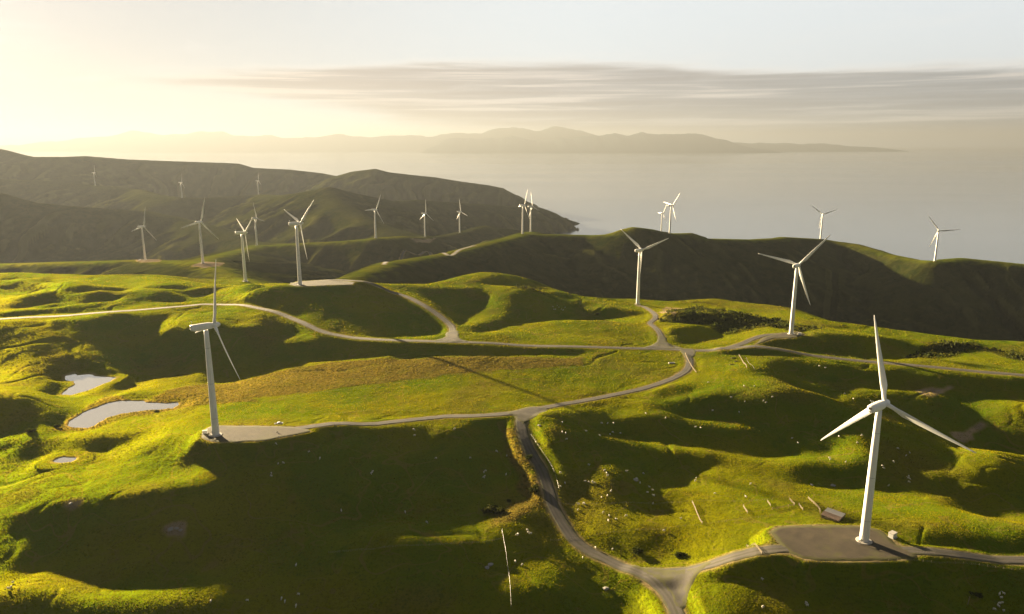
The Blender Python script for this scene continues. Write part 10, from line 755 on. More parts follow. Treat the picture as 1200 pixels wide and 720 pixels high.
M_GROUND = grass_material()
M_GRAVEL = gravel_material()
M_PAD = gravel_material('pad_gravel', (0.85, 0.76, 0.60))
M_SEA = sea_material()
M_POND = pond_material()
def paint(name, col, joints):
    m, N, out = mat_new(name)
    g = N.n('ShaderNodeTexCoord'); mp = N.n('ShaderNodeMapping'); mp.inputs['Scale'].default_value = (1.6, 1.6, 0.05); N.link(g.outputs['Object'], mp.inputs[0])
    st = N.noise(mp.outputs[0], 1.0, 5.0, 0.65); bl = N.noise(g.outputs['Object'], 0.22, 4.0, 0.6)
    c = N.mix(N.math('MULTIPLY', N.ramp(st, 0.5, 0.8), 0.5), col, tuple(v * k for v, k in zip(col, (.70, .66, .58))) + (1,))
    c = N.mix(N.math('MULTIPLY', N.ramp(bl, 0.35, 0.7), 0.25), c, tuple(v * .80 for v in col[:3]) + (1,))
    if joints:
        z = N.n('ShaderNodeSeparateXYZ'); N.link(g.outputs['Object'], z.inputs[0])
        fr = N.math('ABSOLUTE', N.math('SUBTRACT', N.math('FRACT', N.math('DIVIDE', z.outputs[2], 21.7)), 0.5))
        c = N.mix(N.math('MULTIPLY', N.ramp(fr, 0.008, 0.004), 0.6), c, (0.30, 0.30, 0.29, 1))
    p = N.n('ShaderNodeBsdfPrincipled'); N.link(c, p.inputs['Base Color']); p.inputs['Roughness'].default_value = 0.42
    N.link(p.outputs[0], out.inputs[0])
    return m
M_WHITE = paint('turbine_paint', (0.78, 0.78, 0.76, 1), True)
M_BLADE = paint('blade_gelcoat', (0.80, 0.80, 0.78, 1), False)
M_CONC = simple('concrete', (0.38, 0.36, 0.33), 0.9, 0.2, 0.2, 1.2)
M_DARK = simple('dark_metal', (0.05, 0.05, 0.05), 0.5, 0.5, 0.2, 2)
M_WOOD = simple('weathered_timber', (0.22, 0.18, 0.125), 0.85, 0.2, 0.3, 2.5)
M_WIRE = simple('fence_wire', (0.30, 0.28, 0.25), 0.5, 0.5, 0.1, 1)
M_ROOF = simple('rusty_sheet_roof', (0.20, 0.14, 0.10), 0.6, 0.4, 0.35, 0.5)
M_ROOF2 = simple('pale_sheet_roof', (0.42, 0.40, 0.37), 0.5, 0.4, 0.15, 0.6)
M_WOOL = simple('sheep_wool', (0.52, 0.49, 0.42), 0.95, 0.1, 0.15, 4)
M_FACE = simple('sheep_face', (0.20, 0.17, 0.14), 0.9, 0.1, 0.2, 4)
M_ROCK = simple('grey_rock', (0.25, 0.24, 0.22), 0.9, 0.2, 0.3, 0.8)
M_BOX = simple('kiosk_paint', (0.55, 0.56, 0.55), 0.5, 0.4, 0.06, 0.8)
M_CAR = simple('white_car_paint', (0.75, 0.75, 0.74), 0.25, 0.6, 0.02, 1)
M_GLASS = simple('car_glass', (0.02, 0.025, 0.03), 0.05, 0.8, 0.02, 1)
M_TYRE = simple('tyre_rubber', (0.02, 0.02, 0.02), 0.8, 0.2, 0.1, 2)
M_GRASS = blade_material('grass_blades', (0.092, 0.112, 0.004, 1), (0.140, 0.126, 0.004, 1), 0.62)
M_RUSH = blade_material('rush_blades', (0.125, 0.096, 0.028, 1), (0.078, 0.074, 0.018, 1), 0.4)
M_GORSE = blade_material('gorse_leaves', (0.028, 0.040, 0.012, 1), (0.045, 0.050, 0.016, 1), 0.25)

# ------------------------------------------------------------------ the hills (one sheet)
def near_rows(y0, y1, f):
    return y0 * np.exp(np.arange(0, math.log(y1 / y0), f))
rows = np.concatenate([near_rows(50, 130, 0.010), near_rows(130, 1350, 0.0028), near_rows(1352, 5900, 0.0055)])
cols = np.concatenate([np.linspace(-1.9, -0.86, 90, endpoint=False), np.linspace(-0.86, 0.82, 880), np.linspace(0.82, 1.8, 91)[1:]])
GX = (rows[:, None] * cols[None, :]).astype(np.float32)
GY = np.repeat(rows[:, None], len(cols), 1).astype(np.float32)
gh, gsd, gcrest, groad, gpond = ground(GX.ravel(), GY.ravel())
fx, fy = GX.ravel(), GY.ravel()
ny, nx = GX.shape
ii = np.arange(ny * nx).reshape(ny, nx)
F = np.stack([ii[:-1, :-1], ii[:-1, 1:], ii[1:, 1:], ii[1:, :-1]], -1).reshape(-1, 4)
keep = (gh[F] > -12).any(1)
me = quads_mesh('hills', np.stack([fx, fy, gh], -1), F[keep], M_GROUND, True)
wob = fbm(fx, fy, 18.0, 3, 60)
rush = np.zeros(len(fx), np.float32)
for poly in RUSH:
    rush = np.maximum(rush, 1 - sstep(-3, 3, signed(fx, fy, poly) + wob * 4))
bare = np.zeros(len(fx), np.float32)
for poly in BARE:
    bare = np.maximum(bare, 1 - sstep(-1, 2.5, signed(fx, fy, poly) + wob * 3))
bare = np.maximum(bare, 0.75 * (1 - sstep(0.3, 2.2, groad + wob * 0.8)))
bare = np.maximum(bare, 0.5 * (1 - sstep(0.0, 3.0, gpond + wob)))
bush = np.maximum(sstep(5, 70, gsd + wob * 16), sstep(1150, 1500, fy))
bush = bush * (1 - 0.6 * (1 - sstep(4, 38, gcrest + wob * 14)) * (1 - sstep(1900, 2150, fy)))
for poly in SCRUB:
    bush = np.maximum(bush, (1 - sstep(-4, 4, signed(fx, fy, poly) + wob * 5)) * 0.9)
# bush in gullies, dry grass on spurs; the tint also paints fold shading
Hg = gh.reshape(ny, nx); lapl = np.zeros_like(Hg)
K = 5
m_ = (Hg[:, :-2 * K] + Hg[:, 2 * K:]) / 2
lapl[:, K:-K] = (Hg[:, K:-K] - m_) / np.maximum((GX[:, 2 * K:] - GX[:, :-2 * K]) / 2, 1) ** 0.75
spur = np.clip(lapl.ravel() * 2.2, -1, 1) * sstep(900, 1300, fy)
dist_tuss = sstep(0.15, 0.75, fbm(fx, fy, 70.0, 3, 65)) * 0.45 * (1 - bush)
rush = np.maximum(rush, dist_tuss)
ca = me.color_attributes.new('cover', 'FLOAT_COLOR', 'POINT')
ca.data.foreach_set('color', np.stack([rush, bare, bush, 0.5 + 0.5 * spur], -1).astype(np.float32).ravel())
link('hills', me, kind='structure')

# sea, to the horizon
link('sea', new_mesh('sea', [(-69000, 300, 0), (69000, 300, 0), (69000, 69000, 0), (-69000, 69000, 0)], [(0, 1, 2, 3)], M_SEA), kind='structure')

# ponds
for poly, lv in zip(PONDS, POND_LEVEL):
    P = np.asarray(poly, np.float32)
    X, Y = np.meshgrid(np.arange(P[:, 0].min() - 4, P[:, 0].max() + 4, 1.0), np.arange(P[:, 1].min() - 4, P[:, 1].max() + 4, 1.0))
    s_ = signed(X.ravel().astype(np.float32), Y.ravel().astype(np.float32), P) + 0.9 * vnoise(X.ravel() / 5.0, Y.ravel() / 5.0, 88)
    ids = np.arange(X.size).reshape(X.shape)
    F_ = np.stack([ids[:-1, :-1], ids[:-1, 1:], ids[1:, 1:], ids[1:, :-1]], -1).reshape(-1, 4)
    link('pond', quads_mesh('pond', np.column_stack([X.ravel(), Y.ravel(), np.full(X.size, lv)]), F_[(s_[F_] < 1.6).any(1)], M_POND), kind='structure')

# roads and pads: thin gravel sheets laid on the ground
def road_mesh(name, L, width, lift):
    T = np.gradient(L, axis=0); T /= np.linalg.norm(T, axis=1)[:, None]
    Nn = np.stack([-T[:, 1], T[:, 0]], -1)
    k = 13; offs = np.linspace(-.5, .5, k)
    jit = np.array([vnoise(L[:, 0] / 6, L[:, 1] / 6, 3) * 0.5, vnoise(L[:, 0] / 6, L[:, 1] / 6, 4) * 0.5])
    V = []
    for j, o in enumerate(offs):
        e = jit[0] if j == 0 else jit[1] if j == k - 1 else 0
        q = L + Nn * (o * width + e)[:, None] if np.ndim(e) else L + Nn * (o * width)
        z = gz_many(q) + lift - (0.10 if j in (0, k - 1) else 0)
        V.append(np.column_stack([q, z]))
    V = np.stack(V, 1); n = len(L); ids = np.arange(n * k).reshape(n, k)
    F = np.stack([ids[:-1, :-1], ids[:-1, 1:], ids[1:, 1:], ids[1:, :-1]], -1).reshape(-1, 4)
    me = quads_mesh(name, V.reshape(-1, 3), F, M_GRAVEL, True)
    at = me.attributes.new('lane', 'FLOAT', 'POINT'); at.data.foreach_set('value', np.tile(offs * width, n).astype(np.float32))
    if me.polygons[0].normal.z < 0: me.flip_normals()
    return me
for i, (name, width, L, z) in enumerate(ROAD_LINES):
    link('gravel_road', road_mesh('gravel_road', smooth_line(ROADS[i][2], 1.5), width, 0.17 + 0.006 * i), kind='structure')

def sheet_mesh(name, poly, lift, step=1.6, mat=None):
    P = np.asarray(poly, np.float32)
    Lp = smooth_line(np.vstack([P, P[:1]]), 2.0)
    xs = np.arange(P[:, 0].min() - 2, P[:, 0].max() + 2, step); ys = np.arange(P[:, 1].min() - 2, P[:, 1].max() + 2, step)
    X, Y = np.meshgrid(xs, ys); sd_ = signed(X.ravel().astype(np.float32), Y.ravel().astype(np.float32), Lp)
    sd_ = sd_ + 0.9 * fbm(X.ravel() / 1.0, Y.ravel() / 1.0, 7.0, 2, 5)
    z = gz_many(np.column_stack([X.ravel(), Y.ravel()])) + lift - 0.5 * sstep(-0.6, 1.0, sd_)
    ids = np.arange(X.size).reshape(X.shape)
    F = np.stack([ids[:-1, :-1], ids[:-1, 1:], ids[1:, 1:], ids[1:, :-1]], -1).reshape(-1, 4)
    F = F[(sd_[F] < 0.9).any(1)]
    me = quads_mesh(name, np.column_stack([X.ravel(), Y.ravel(), z]), F, mat or M_GRAVEL, True)
    at = me.attributes.new('lane', 'FLOAT', 'POINT'); at.data.foreach_set('value', np.clip(4.3 + sd_ * 0.7, 2.4, 6).astype(np.float32))
    return me
for i, poly in enumerate(PADS):
    link('gravel_pad', sheet_mesh('gravel_pad', poly, 0.225 + 0.006 * i, 1.6, M_PAD), kind='structure')
for i, poly in enumerate(APRONS):
    link('gravel_road', sheet_mesh('gravel_road', poly, 0.225 + 0.006 * i, 1.2), kind='structure')

# far mountains across the strait
M_FAR = simple('far_mountain', (0.012, 0.022, 0.022), 0.95, 0.0, 0.3, 0.0008)
for k, (Yd, pts) in enumerate(ISLANDS):
    P = np.asarray(pts, float)
    xs = np.linspace(P[0, 0], P[-1, 0], 420)
    crest = np.interp(xs, P[:, 0], P[:, 1]).astype(np.float32)
    crest = np.maximum(crest + fbm(xs.astype(np.float32), xs * 0 + 3.3, 1900.0, 5, 20 + k) * 110 * np.clip(crest / 300, 0, 1), 0)
    dep = np.linspace(-1, 1, 41); V = []
    for v in dep:
        yy = Yd + v * 3800 + 500 * vnoise(xs / 5000, xs * 0 + 1.7, 5 + k)
        prof = (1 - np.abs(v)) ** 0.9
        z = crest * prof + (1 - prof) * np.minimum(crest, 300) * 0.25 * ridged(xs.astype(np.float32), yy.astype(np.float32), 2600.0, 3, 44) * prof - 6 * (np.abs(v) > .96)
        V.append(np.stack([xs, yy, z], -1))
    V = np.stack(V, 0); ids = np.arange(V.shape[0] * V.shape[1]).reshape(V.shape[:2])
    F = np.stack([ids[:-1, :-1], ids[:-1, 1:], ids[1:, 1:], ids[1:, :-1]], -1).reshape(-1, 4)
    link('mountains', quads_mesh('mountains', V.reshape(-1, 3), F, M_FAR, True), kind='structure')

# haze: one box of even air round the place
mh = bpy.data.materials.new('sea_haze'); mh.use_nodes = True
Nh = Nodes(mh.node_tree); oh = Nh.n('ShaderNodeOutputMaterial')
pv = Nh.n('ShaderNodeVolumePrincipled')
pv.inputs['Color'].default_value = (0.152, 0.168, 0.192, 1)
pv.inputs['Density'].default_value = 4.0e-5
pv.inputs['Anisotropy'].default_value = 0.35
Nh.link(pv.outputs[0], oh.inputs['Volume'])
bm = bmesh.new(); bm_box(bm, (142000, 76000, 1320), (0, 33000, 590))
link('haze', from_bm('haze', bm, mh), kind='stuff')

# ------------------------------------------------------------------ grass and rushes that catch the low sun
def tufts(name, n_try, region, dens, mat, hgt, wid, lab_seed):
    r = np.random.default_rng(lab_seed)
    y = 1 / r.uniform(1 / region[1], 1 / region[0], n_try)      # thins with distance
    u = r.uniform(-0.86, 0.80, n_try); x = y * u
    x = x.astype(np.float32); y = y.astype(np.float32)
    h, sd, crest, rd_, pd_ = ground(x, y)
    k = dens(x, y, sd, rd_, pd_) > r.uniform(0, 1, n_try)
    x, y, z = x[k], y[k], h[k]; n = len(x)
    sc = np.clip(y / 420.0, 0.75, 2.2)
    hh = hgt * r.uniform(0.55, 1.35, n) * sc ** 0.6; ww = wid * r.uniform(0.6, 1.4, n) * sc
    a = r.uniform(0, math.pi, n); lx = r.uniform(-.35, .35, n) * hh; ly = r.uniform(-.35, .35, n) * hh
    cx, cy = np.cos(a) * ww / 2, np.sin(a) * ww / 2; z0 = z - 0.12
    V = np.stack([np.stack([x - cx, y - cy, z0], -1), np.stack([x + cx, y + cy, z0], -1),
                  np.stack([x + cx * .55 + lx, y + cy * .55 + ly, z + hh * r.uniform(.7, 1, n)], -1), np.stack([x - cx * .6 + lx, y - cy * .6 + ly, z + hh], -1)], 1).reshape(-1, 3)
    F = np.arange(4 * n).reshape(n, 4)
    return link(name, quads_mesh(name, V, F, mat), kind='stuff')

def in_rush(x, y):
    m = np.zeros(x.shape, np.float32)
    for poly in RUSH: m = np.maximum(m, 1 - sstep(-3, 3, signed(x, y, poly)))
    return m
def pasture(x, y, sd, rd_, pd_):
    return (rd_ > 0.8) * (pd_ > 1.0) * (sd < 20) * (0.35 + 0.65 * sstep(-.4, .5, fbm(x, y, 25.0, 2, 70))) * (1 - in_rush(x, y))
def rushes(x, y, sd, rd_, pd_):
    return (rd_ > 0.8) * (pd_ > 0.5) * (sd < 30) * np.maximum(in_rush(x, y), 0.03 + 0.25 * sstep(0.2, 0.8, fbm(x, y, 70.0, 3, 65)))
g_ = tufts('pasture_grass', 800000, (215, 1250), pasture, M_GRASS, 0.20, 0.55, 11)
g_['label'] = 'short green pasture grass covering the rolling hills'; g_['category'] = 'grass'
g_ = tufts('rush_tussock', 260000, (215, 1250), rushes, M_RUSH, 0.38, 0.75, 12)
g_['label'] = 'brown rush and tussock clumps along the fields and verges'; g_['category'] = 'tussock'
def in_scrub(x, y, sd, rd_, pd_):
    m = np.zeros(x.shape, np.float32)
    for poly in SCRUB: m = np.maximum(m, 1 - sstep(-3, 3, signed(x, y, poly)))
    return m * (rd_ > 1) * sstep(-.3, .3, fbm(x, y, 16.0, 2, 72))
g_ = tufts('gorse_scrub', 160000, (330, 1100), in_scrub, M_GORSE, 1.5, 1.7, 13)
g_['label'] = 'dark low scrub matting the gullies at the plateau edge'; g_['category'] = 'scrub'

# ------------------------------------------------------------------ wind turbines
HUB = 67.0
def blade_mesh():
    R = 40.5; V = []; F = []; seg = 20; n = 34
    for k in range(n):
        s = k / (n - 1); r = 1.0 + (R - 1.0) * s
        if s < 0.2: ch = 1.9 + (3.1 - 1.9) * sstep(0.03, 0.2, s)
        else: ch = 3.1 * (1 - (s - 0.2) / 0.8) ** 0.85 * 0.86 + 0.43
        if s > 0.96: ch *= max(0.12, math.sqrt(max(0, 1 - ((s - 0.96) / 0.04) ** 2)))
        rd_ = 1 - sstep(0.02, 0.2, s)                      # 1 = round root
        th = 1.9 * rd_ + (1 - rd_) * ch * (0.30 - 0.16 * min(1, s * 1.3))
        tw = rad(13) * (1 - s) ** 2 * (1 - rd_ * .5) + rad(4)
        pre = 1.2 * s * s                                   # prebend away from the tower
        for i in range(seg):
            a = 2 * math.pi * i / seg
            cxx = math.cos(a); cyy = math.sin(a)
            x_air = (cxx * 0.5 + 0.18) * ch
            y_air = cyy * 0.5 * th * (1 - 0.55 * (1 - rd_) * max(0, cxx) - 0.1 * (1 - rd_))
            x_c = cxx * 0.95; x_ = x_c * rd_ + x_air * (1 - rd_)
            X = x_ * math.cos(tw) - y_air * math.sin(tw); Y = x_ * math.sin(tw) + y_air * math.cos(tw)
            V.append((X, Y + pre, r))
    for k in range(n - 1):
        for i in range(seg):
            j = (i + 1) % seg
            F.append((k * seg + i, k * seg + j, (k + 1) * seg + j, (k + 1) * seg + i))
    F.append(tuple(range(seg - 1, -1, -1))); F.append(tuple((n - 1) * seg + i for i in range(seg)))
    return new_mesh('blade', V, F, M_BLADE, True)

def nacelle_mesh():
    """long rounded body, nose towards +Y"""
    secs = [(-8.6, 1.15, 1.25, .35), (-8.3, 1.5, 1.65, .25), (-6.5, 1.72, 1.95, .05), (-2, 1.8, 2.05, 0), (1.5, 1.75, 1.95, 0), (3.0, 1.6, 1.75, 0), (3.6, 1.45, 1.5, 0)]
    seg = 28; V = []; F = []
    for y, w, h, dz_ in secs:
        for i in range(seg):
            a = 2 * math.pi * i / seg; c = math.cos(a); s = math.sin(a)
            e = 0.62
            V.append((w * math.copysign(abs(c) ** e, c), y, h * math.copysign(abs(s) ** e, s) + dz_))
    for k in range(len(secs) - 1):
        for i in range(seg):
            j = (i + 1) % seg
            F.append((k * seg + j, k * seg + i, (k + 1) * seg + i, (k + 1) * seg + j))
    F.append(tuple(range(seg))); F.append(tuple((len(secs) - 1) * seg + i for i in range(seg - 1, -1, -1)))
    return new_mesh('nacelle', V, F, M_WHITE, True)

def make_turbine():
    root = bpy.data.objects.new('wind_turbine', None); COL.objects.link(root); root['category'] = 'wind turbine'
    root['group'] = 'wind turbines of the hilltop wind farm'
    V, F = lathe([(2.1, 0.0), (2.08, 4), (1.98, 14), (1.82, 29), (1.62, 45), (1.38, 60), (1.25, HUB - 2.0)], 40)
    parts = [link('tower', new_mesh('tower', V, F, M_WHITE, True), root)]
    V, F = lathe([(3.6, -1.2), (3.6, 0.18), (3.45, 0.25), (2.35, 0.27), (2.35, 0.42), (2.12, 0.44)], 40)
    parts.append(link('foundation', new_mesh('foundation', V, F, M_CONC), root))
    bm = bmesh.new(); bm_box(bm, (1.0, 0.16, 2.1), (0, -2.07, 2.4), None, 0.04)
    parts.append(link('door', from_bm('door', bm, M_BOX), root))
    bm = bmesh.new(); bm_box(bm, (1.4, 1.6, 0.08), (0, -2.9, 1.3)); 
    for q in range(5): bm_box(bm, (1.2, 0.3, 0.06), (0, -3.85 - q * .28, 1.05 - q * .24))
    for sx in (-.66, .66): bm_tube(bm, (sx, -3.6, 1.3), (sx, -3.6, 2.3), .035); bm_tube(bm, (sx, -2.1, 2.3), (sx, -5.0, 1.1), .03)
    parts.append(link('stairs', from_bm('stairs', bm, M_DARK), root))
    nac = link('nacelle', nacelle_mesh(), root, (0, 0, HUB + 0.2)); 
    bm = bmesh.new(); bm_tube(bm, (0, -7.7, 2.1), (0, -7.7, 4.1), .09, .05); bm_tube(bm, (-.7, -7.7, 3.7), (.7, -7.7, 3.7), .05)
    bm_box(bm, (.25, .25, .3), (.7, -7.7, 3.85)); bm_box(bm, (.25, .25, .3), (-.7, -7.7, 3.85))
    link('wind_vane', from_bm('wind_vane', bm, M_WHITE), nac)
    bm = bmesh.new(); bm_box(bm, (1.5, .12, 1.1), (0, -8.62, .5), None, .03)
    link('vent', from_bm('vent', bm, M_DARK), nac)
    # spinner, nose towards +Y
    V, F = lathe([(1.55, -1.4), (1.72, -0.9), (1.75, 0.3), (1.6, 1.4), (1.25, 2.4), (0.75, 3.1), (0.3, 3.4)], 32)
    V = [(x, z, -y) for x, y, z in V]
    link('hub', new_mesh('hub', V, F, M_WHITE, True), root, (0, 5.0, HUB + 1.6 - 1.4))
    bmsh = blade_mesh()
    for q in range(3): link('blade', bmsh, root, (0, 5.0, HUB + 0.2))
    return root

def pose(root, x, y, z, yaw, phase, label):
    root.location = (x, y, z); root.rotation_euler = (0, 0, -rad(yaw)); root['label'] = label
    q = 0
    for c in root.children:
        if c.name.startswith('blade'):
            c.rotation_euler = (0, rad(phase + 120 * q), 0); q += 1

turbine = make_turbine()
bpy.context.view_layer.update()
def copy_thing(src):
    r = src.copy(); COL.objects.link(r)
    for ch in src.children:
        c = ch.copy(); COL.objects.link(c); c.parent = r
        for g in ch.children:
            d_ = g.copy(); COL.objects.link(d_); d_.parent = c
    return r
things = [turbine] + [copy_thing(turbine) for _ in TURBINES[1:]]
for t, (x, y, z, yaw, ph, lab) in zip(things, TURBINES):
    zg = gz(x, y)
    pose(t, x, y, zg + (0.2 if y < 1100 else 0.0), yaw, ph, lab)

# ------------------------------------------------------------------ kiosks, vehicles, yards
def kiosk(name, p, rz, size, label, roof=True):
    z = gz(*p)
    r = bpy.data.objects.new(name, None); COL.objects.link(r); r.location = (p[0], p[1], z); r.rotation_euler = (0, 0, rz)
    r['label'] = label; r['category'] = 'transformer kiosk'
    bm = bmesh.new(); bm_box(bm, size, (0, 0, size[2] / 2 + .2), None, .05); link('cabinet', from_bm('cabinet', bm, M_BOX), r)
    bm = bmesh.new(); bm_box(bm, (size[0] + .5, size[1] + .5, .5), (0, 0, 0)); link('plinth', from_bm('plinth', bm, M_CONC), r)
    bm = bmesh.new(); bm_box(bm, (size[0] + .24, size[1] + .24, .16), (0, 0, size[2] + .28), None, .04); link('roof', from_bm('roof', bm, M_ROOF2), r)
    for s in (-1, 1):
        bm = bmesh.new(); bm_box(bm, (size[0] * .42, .06, size[2] * .8), (s * size[0] * .23, -size[1] / 2 - .02, size[2] / 2 + .2), None, .01)
        link('door', from_bm('door', bm, M_BOX), r)
    return r
k = kiosk('transformer_kiosk', PLACES['kiosk_A'][0], rad(35), (3.4, 2.4, 2.2), 'pale transformer kiosk beside the biggest turbine, at the edge of its pad')
k = kiosk('transformer_kiosk', PLACES['kiosk_B'][0], rad(20), (2.6, 1.8, 1.7), 'white transformer kiosk left of the turbine by the ponds')
k = kiosk('transformer_kiosk', PLACES['kiosk_F'][0], rad(20), (3.4, 2.4, 2.0), 'white transformer kiosk beside the hilltop turbine')
k = kiosk('transformer_kiosk', PLACES['kiosk_P'][0], rad(-20), (3.0, 2.0, 1.8), 'white transformer kiosk right of the knoll pad turbine')

def wheel(parent, x, y, r=.36, w=.24):
    bm = bmesh.new(); bm_tube(bm, (x - w / 2, y, r), (x + w / 2, y, r), r, seg=20); t = link('wheel', from_bm('wheel', bm, M_TYRE), parent)
    bm = bmesh.new(); bm_tube(bm, (x - w / 2 - .01, y, r), (x + w / 2 + .01, y, r), r * .58, seg=16); link('rim', from_bm('rim', bm, M_ROOF2), t)
def vehicle(name, p, rz, kind, label, cat):
    r = bpy.data.objects.new(name, None); COL.objects.link(r); r.location = (p[0], p[1], gz(*p) + .22); r.rotation_euler = (0, 0, rz); r['label'] = label; r['category'] = cat
    prof = {'van': [(-2.4, .35), (2.4, .35), (2.45, .95), (2.2, 1.15), (1.45, 1.95), (1.2, 2.05), (-2.35, 2.05), (-2.45, 1.8)],
            'pickup': [(-2.6, .4), (2.55, .4), (2.6, 1.0), (1.5, 1.12), (.85, 1.75), (-.55, 1.78), (-.75, 1.1), (-2.6, 1.1)]}[kind]
    def extrude(pf, w, nm, mt, par):
        bm = bmesh.new(); a = [bm.verts.new((-w, y, z)) for y, z in pf]; b = [bm.verts.new((w, y, z)) for y, z in pf]
        bm.faces.new(a); bm.faces.new(b[::-1])
        for i in range(len(pf)): j = (i + 1) % len(pf); bm.faces.new((a[j], a[i], b[i], b[j]))
        bmesh.ops.bevel(bm, geom=bm.edges[:], offset=.06, segments=2, affect='EDGES'); bmesh.ops.recalc_face_normals(bm, faces=bm.faces[:])
        return link(nm, from_bm(nm, bm, mt), par)
    extrude(prof, .93, 'body', M_CAR, r)
    g = {'van': [(1.52, 1.3), (1.98, 1.3), (1.42, 1.86), (-2.2, 1.86), (-2.2, 1.3)], 'pickup': [(-.45, 1.18), (1.2, 1.18), (.75, 1.66), (-.4, 1.68)]}[kind]
    extrude(g, .945, 'window', M_GLASS, r)
    ws = {'van': ((2.2, 1.2), (1.5, 1.9)), 'pickup': ((1.48, 1.17), (.9, 1.7))}[kind]
    bm = bmesh.new(); (y0, z0), (y1, z1) = ws; v = [bm.verts.new(q) for q in ((-.8, y0 + .03, z0), (.8, y0 + .03, z0), (.72, y1 + .03, z1), (-.72, y1 + .03, z1))]; bm.faces.new(v)
    link('windscreen', from_bm('windscreen', bm, M_GLASS), r)
    for s in (-.85, .85):
        for y in (-1.55, 1.6): wheel(r, s, y)
    if kind == 'pickup':
        bm = bmesh.new(); bm_box(bm, (1.6, 1.65, .05), (0, -1.68, 1.14)); link('bed', from_bm('bed', bm, M_DARK), r)
    return r
v1 = vehicle('van', PLACES['van_C'][0], rad(150), 'van', 'white van parked beside the leftmost mid-distance turbine, its window glinting', 'van')
v2 = vehicle('pickup_truck', PLACES['truck_B'][0], rad(-70), 'pickup', 'white pickup parked at the far end of the pond turbine pad', 'pickup')

def shed(p):
    z = gz(*p); r = bpy.data.objects.new('stock_shed', None); COL.objects.link(r); r.location = (p[0], p[1], z); r.rotation_euler = (0, 0, rad(48))
    r['label'] = 'low open stock shed with a rusty brown and pale sheet roof above the gravel pad'; r['category'] = 'shed'
    def wall(name, size, loc): bm = bmesh.new(); bm_box(bm, size, loc); link(name, from_bm(name, bm, M_WOOD), r)
    wall('wall', (9.6, .16, 1.5), (0, -4.1, .75)); wall('wall', (9.6, .16, 1.7), (0, 4.1, .85)); wall('wall', (.16, 8.0, 1.4), (-4.8, 0, .7)); wall('wall', (.16, 8.0, 1.4), (4.8, 0, .7))
    bm = bmesh.new(); bm_box(bm, (5.3, 9.0, .12), (-2.55, 0, 1.86), Matrix.Rotation(rad(3), 3, 'X'), .02)
    for q in range(-6, 7): bm_box(bm, (.06, 9.0, .05), (-2.55 + q * .41, 0, 1.93), Matrix.Rotation(rad(3), 3, 'X'))
    link('roof', from_bm('roof', bm, M_ROOF), r, label='rusty brown roof half')
    bm = bmesh.new(); bm_box(bm, (4.9, 9.0, .12), (2.6, 0, 1.80), Matrix.Rotation(rad(3), 3, 'X'), .02)
    for q in range(-5, 6): bm_box(bm, (.06, 9.0, .05), (2.6 + q * .41, 0, 1.87), Matrix.Rotation(rad(3), 3, 'X'))
    link('roof', from_bm('roof', bm, M_ROOF2), r, label='pale grey roof half')
    for sx in (-5.0, 5.0):
        for sy in (-4.4, 4.4): bm = bmesh.new(); bm_box(bm, (.2, .2, 2.4), (sx, sy, 1.0)); link('post', from_bm('post', bm, M_WOOD), r)
shed(PLACES['shed'][0])

tp = PLACES['trough'][0]
r = bpy.data.objects.new('water_trough', None); COL.objects.link(r); r.location = (tp[0], tp[1], gz(*tp)); r.rotation_euler = (0, 0, rad(4))
r['label'] = 'long dark water trough on the bright field near the road bend'; r['category'] = 'trough'
bm = bmesh.new()
bm_box(bm, (5.2, .14, .8), (0, -.9, .4)); bm_box(bm, (5.2, .14, .8), (0, .9, .4)); bm_box(bm, (.14, 1.66, .8), (-2.53, 0, .4)); bm_box(bm, (.14, 1.66, .8), (2.53, 0, .4)); bm_box(bm, (4.9, 1.64, .1), (0, 0, .1))
link('basin', from_bm('basin', bm, M_CONC), r)
link('water', new_mesh('water', [(-2.45, -.82, .62), (2.45, -.82, .62), (2.45, .82, .62), (-2.45, .82, .62)], [(0, 1, 2, 3)], M_POND), r)

# fences: posts one by one, wires or rails as one part each
def fence(kind, label, spacing, pts):
    L = smooth_line(pts, spacing) if len(pts) > 2 else np.linspace(pts[0], pts[1], max(2, int(math.dist(*pts) / spacing)))
    if len(L) > 100: L = L[np.linspace(0, len(L) - 1, 100).astype(int)]
    Z = gz_many(L); nm = 'timber_fence' if kind == 'rail' else 'wire_fence'
    r = bpy.data.objects.new(nm, None); COL.objects.link(r); r.location = (L[0, 0], L[0, 1], Z[0]); r['label'] = label; r['category'] = 'fence'
    r['group'] = 'fences of the sheep pastures'
    o = np.array([L[0, 0], L[0, 1], Z[0]]); Q = np.column_stack([L, Z]) - o
    ph, pr = (1.45, .13) if kind == 'rail' else (1.2, .055)
    bm = bmesh.new(); bm_tube(bm, (0, 0, -.4), (0, 0, ph), pr, pr * .9, 6); pm = from_bm('post', bm, M_WOOD)
    for q in Q:
        p = link('post', pm, r, q); p.rotation_euler = (random.uniform(-.05, .05), random.uniform(-.05, .05), random.uniform(0, 3))
    bm = bmesh.new(); heights, rr = ((.45, .85, 1.25), .075) if kind == 'rail' else ((.35, .7, 1.05), .014)
    for h in heights:
        for a, b in zip(Q[:-1], Q[1:]): bm_tube(bm, (a[0], a[1], a[2] + h), (b[0], b[1], b[2] + h), rr, seg=4)
    link('rails' if kind == 'rail' else 'wire', from_bm('wire', bm, M_WOOD if kind == 'rail' else M_WIRE), r)
for kind, label, sp_, pts in FENCES: fence(kind, label, sp_, pts)

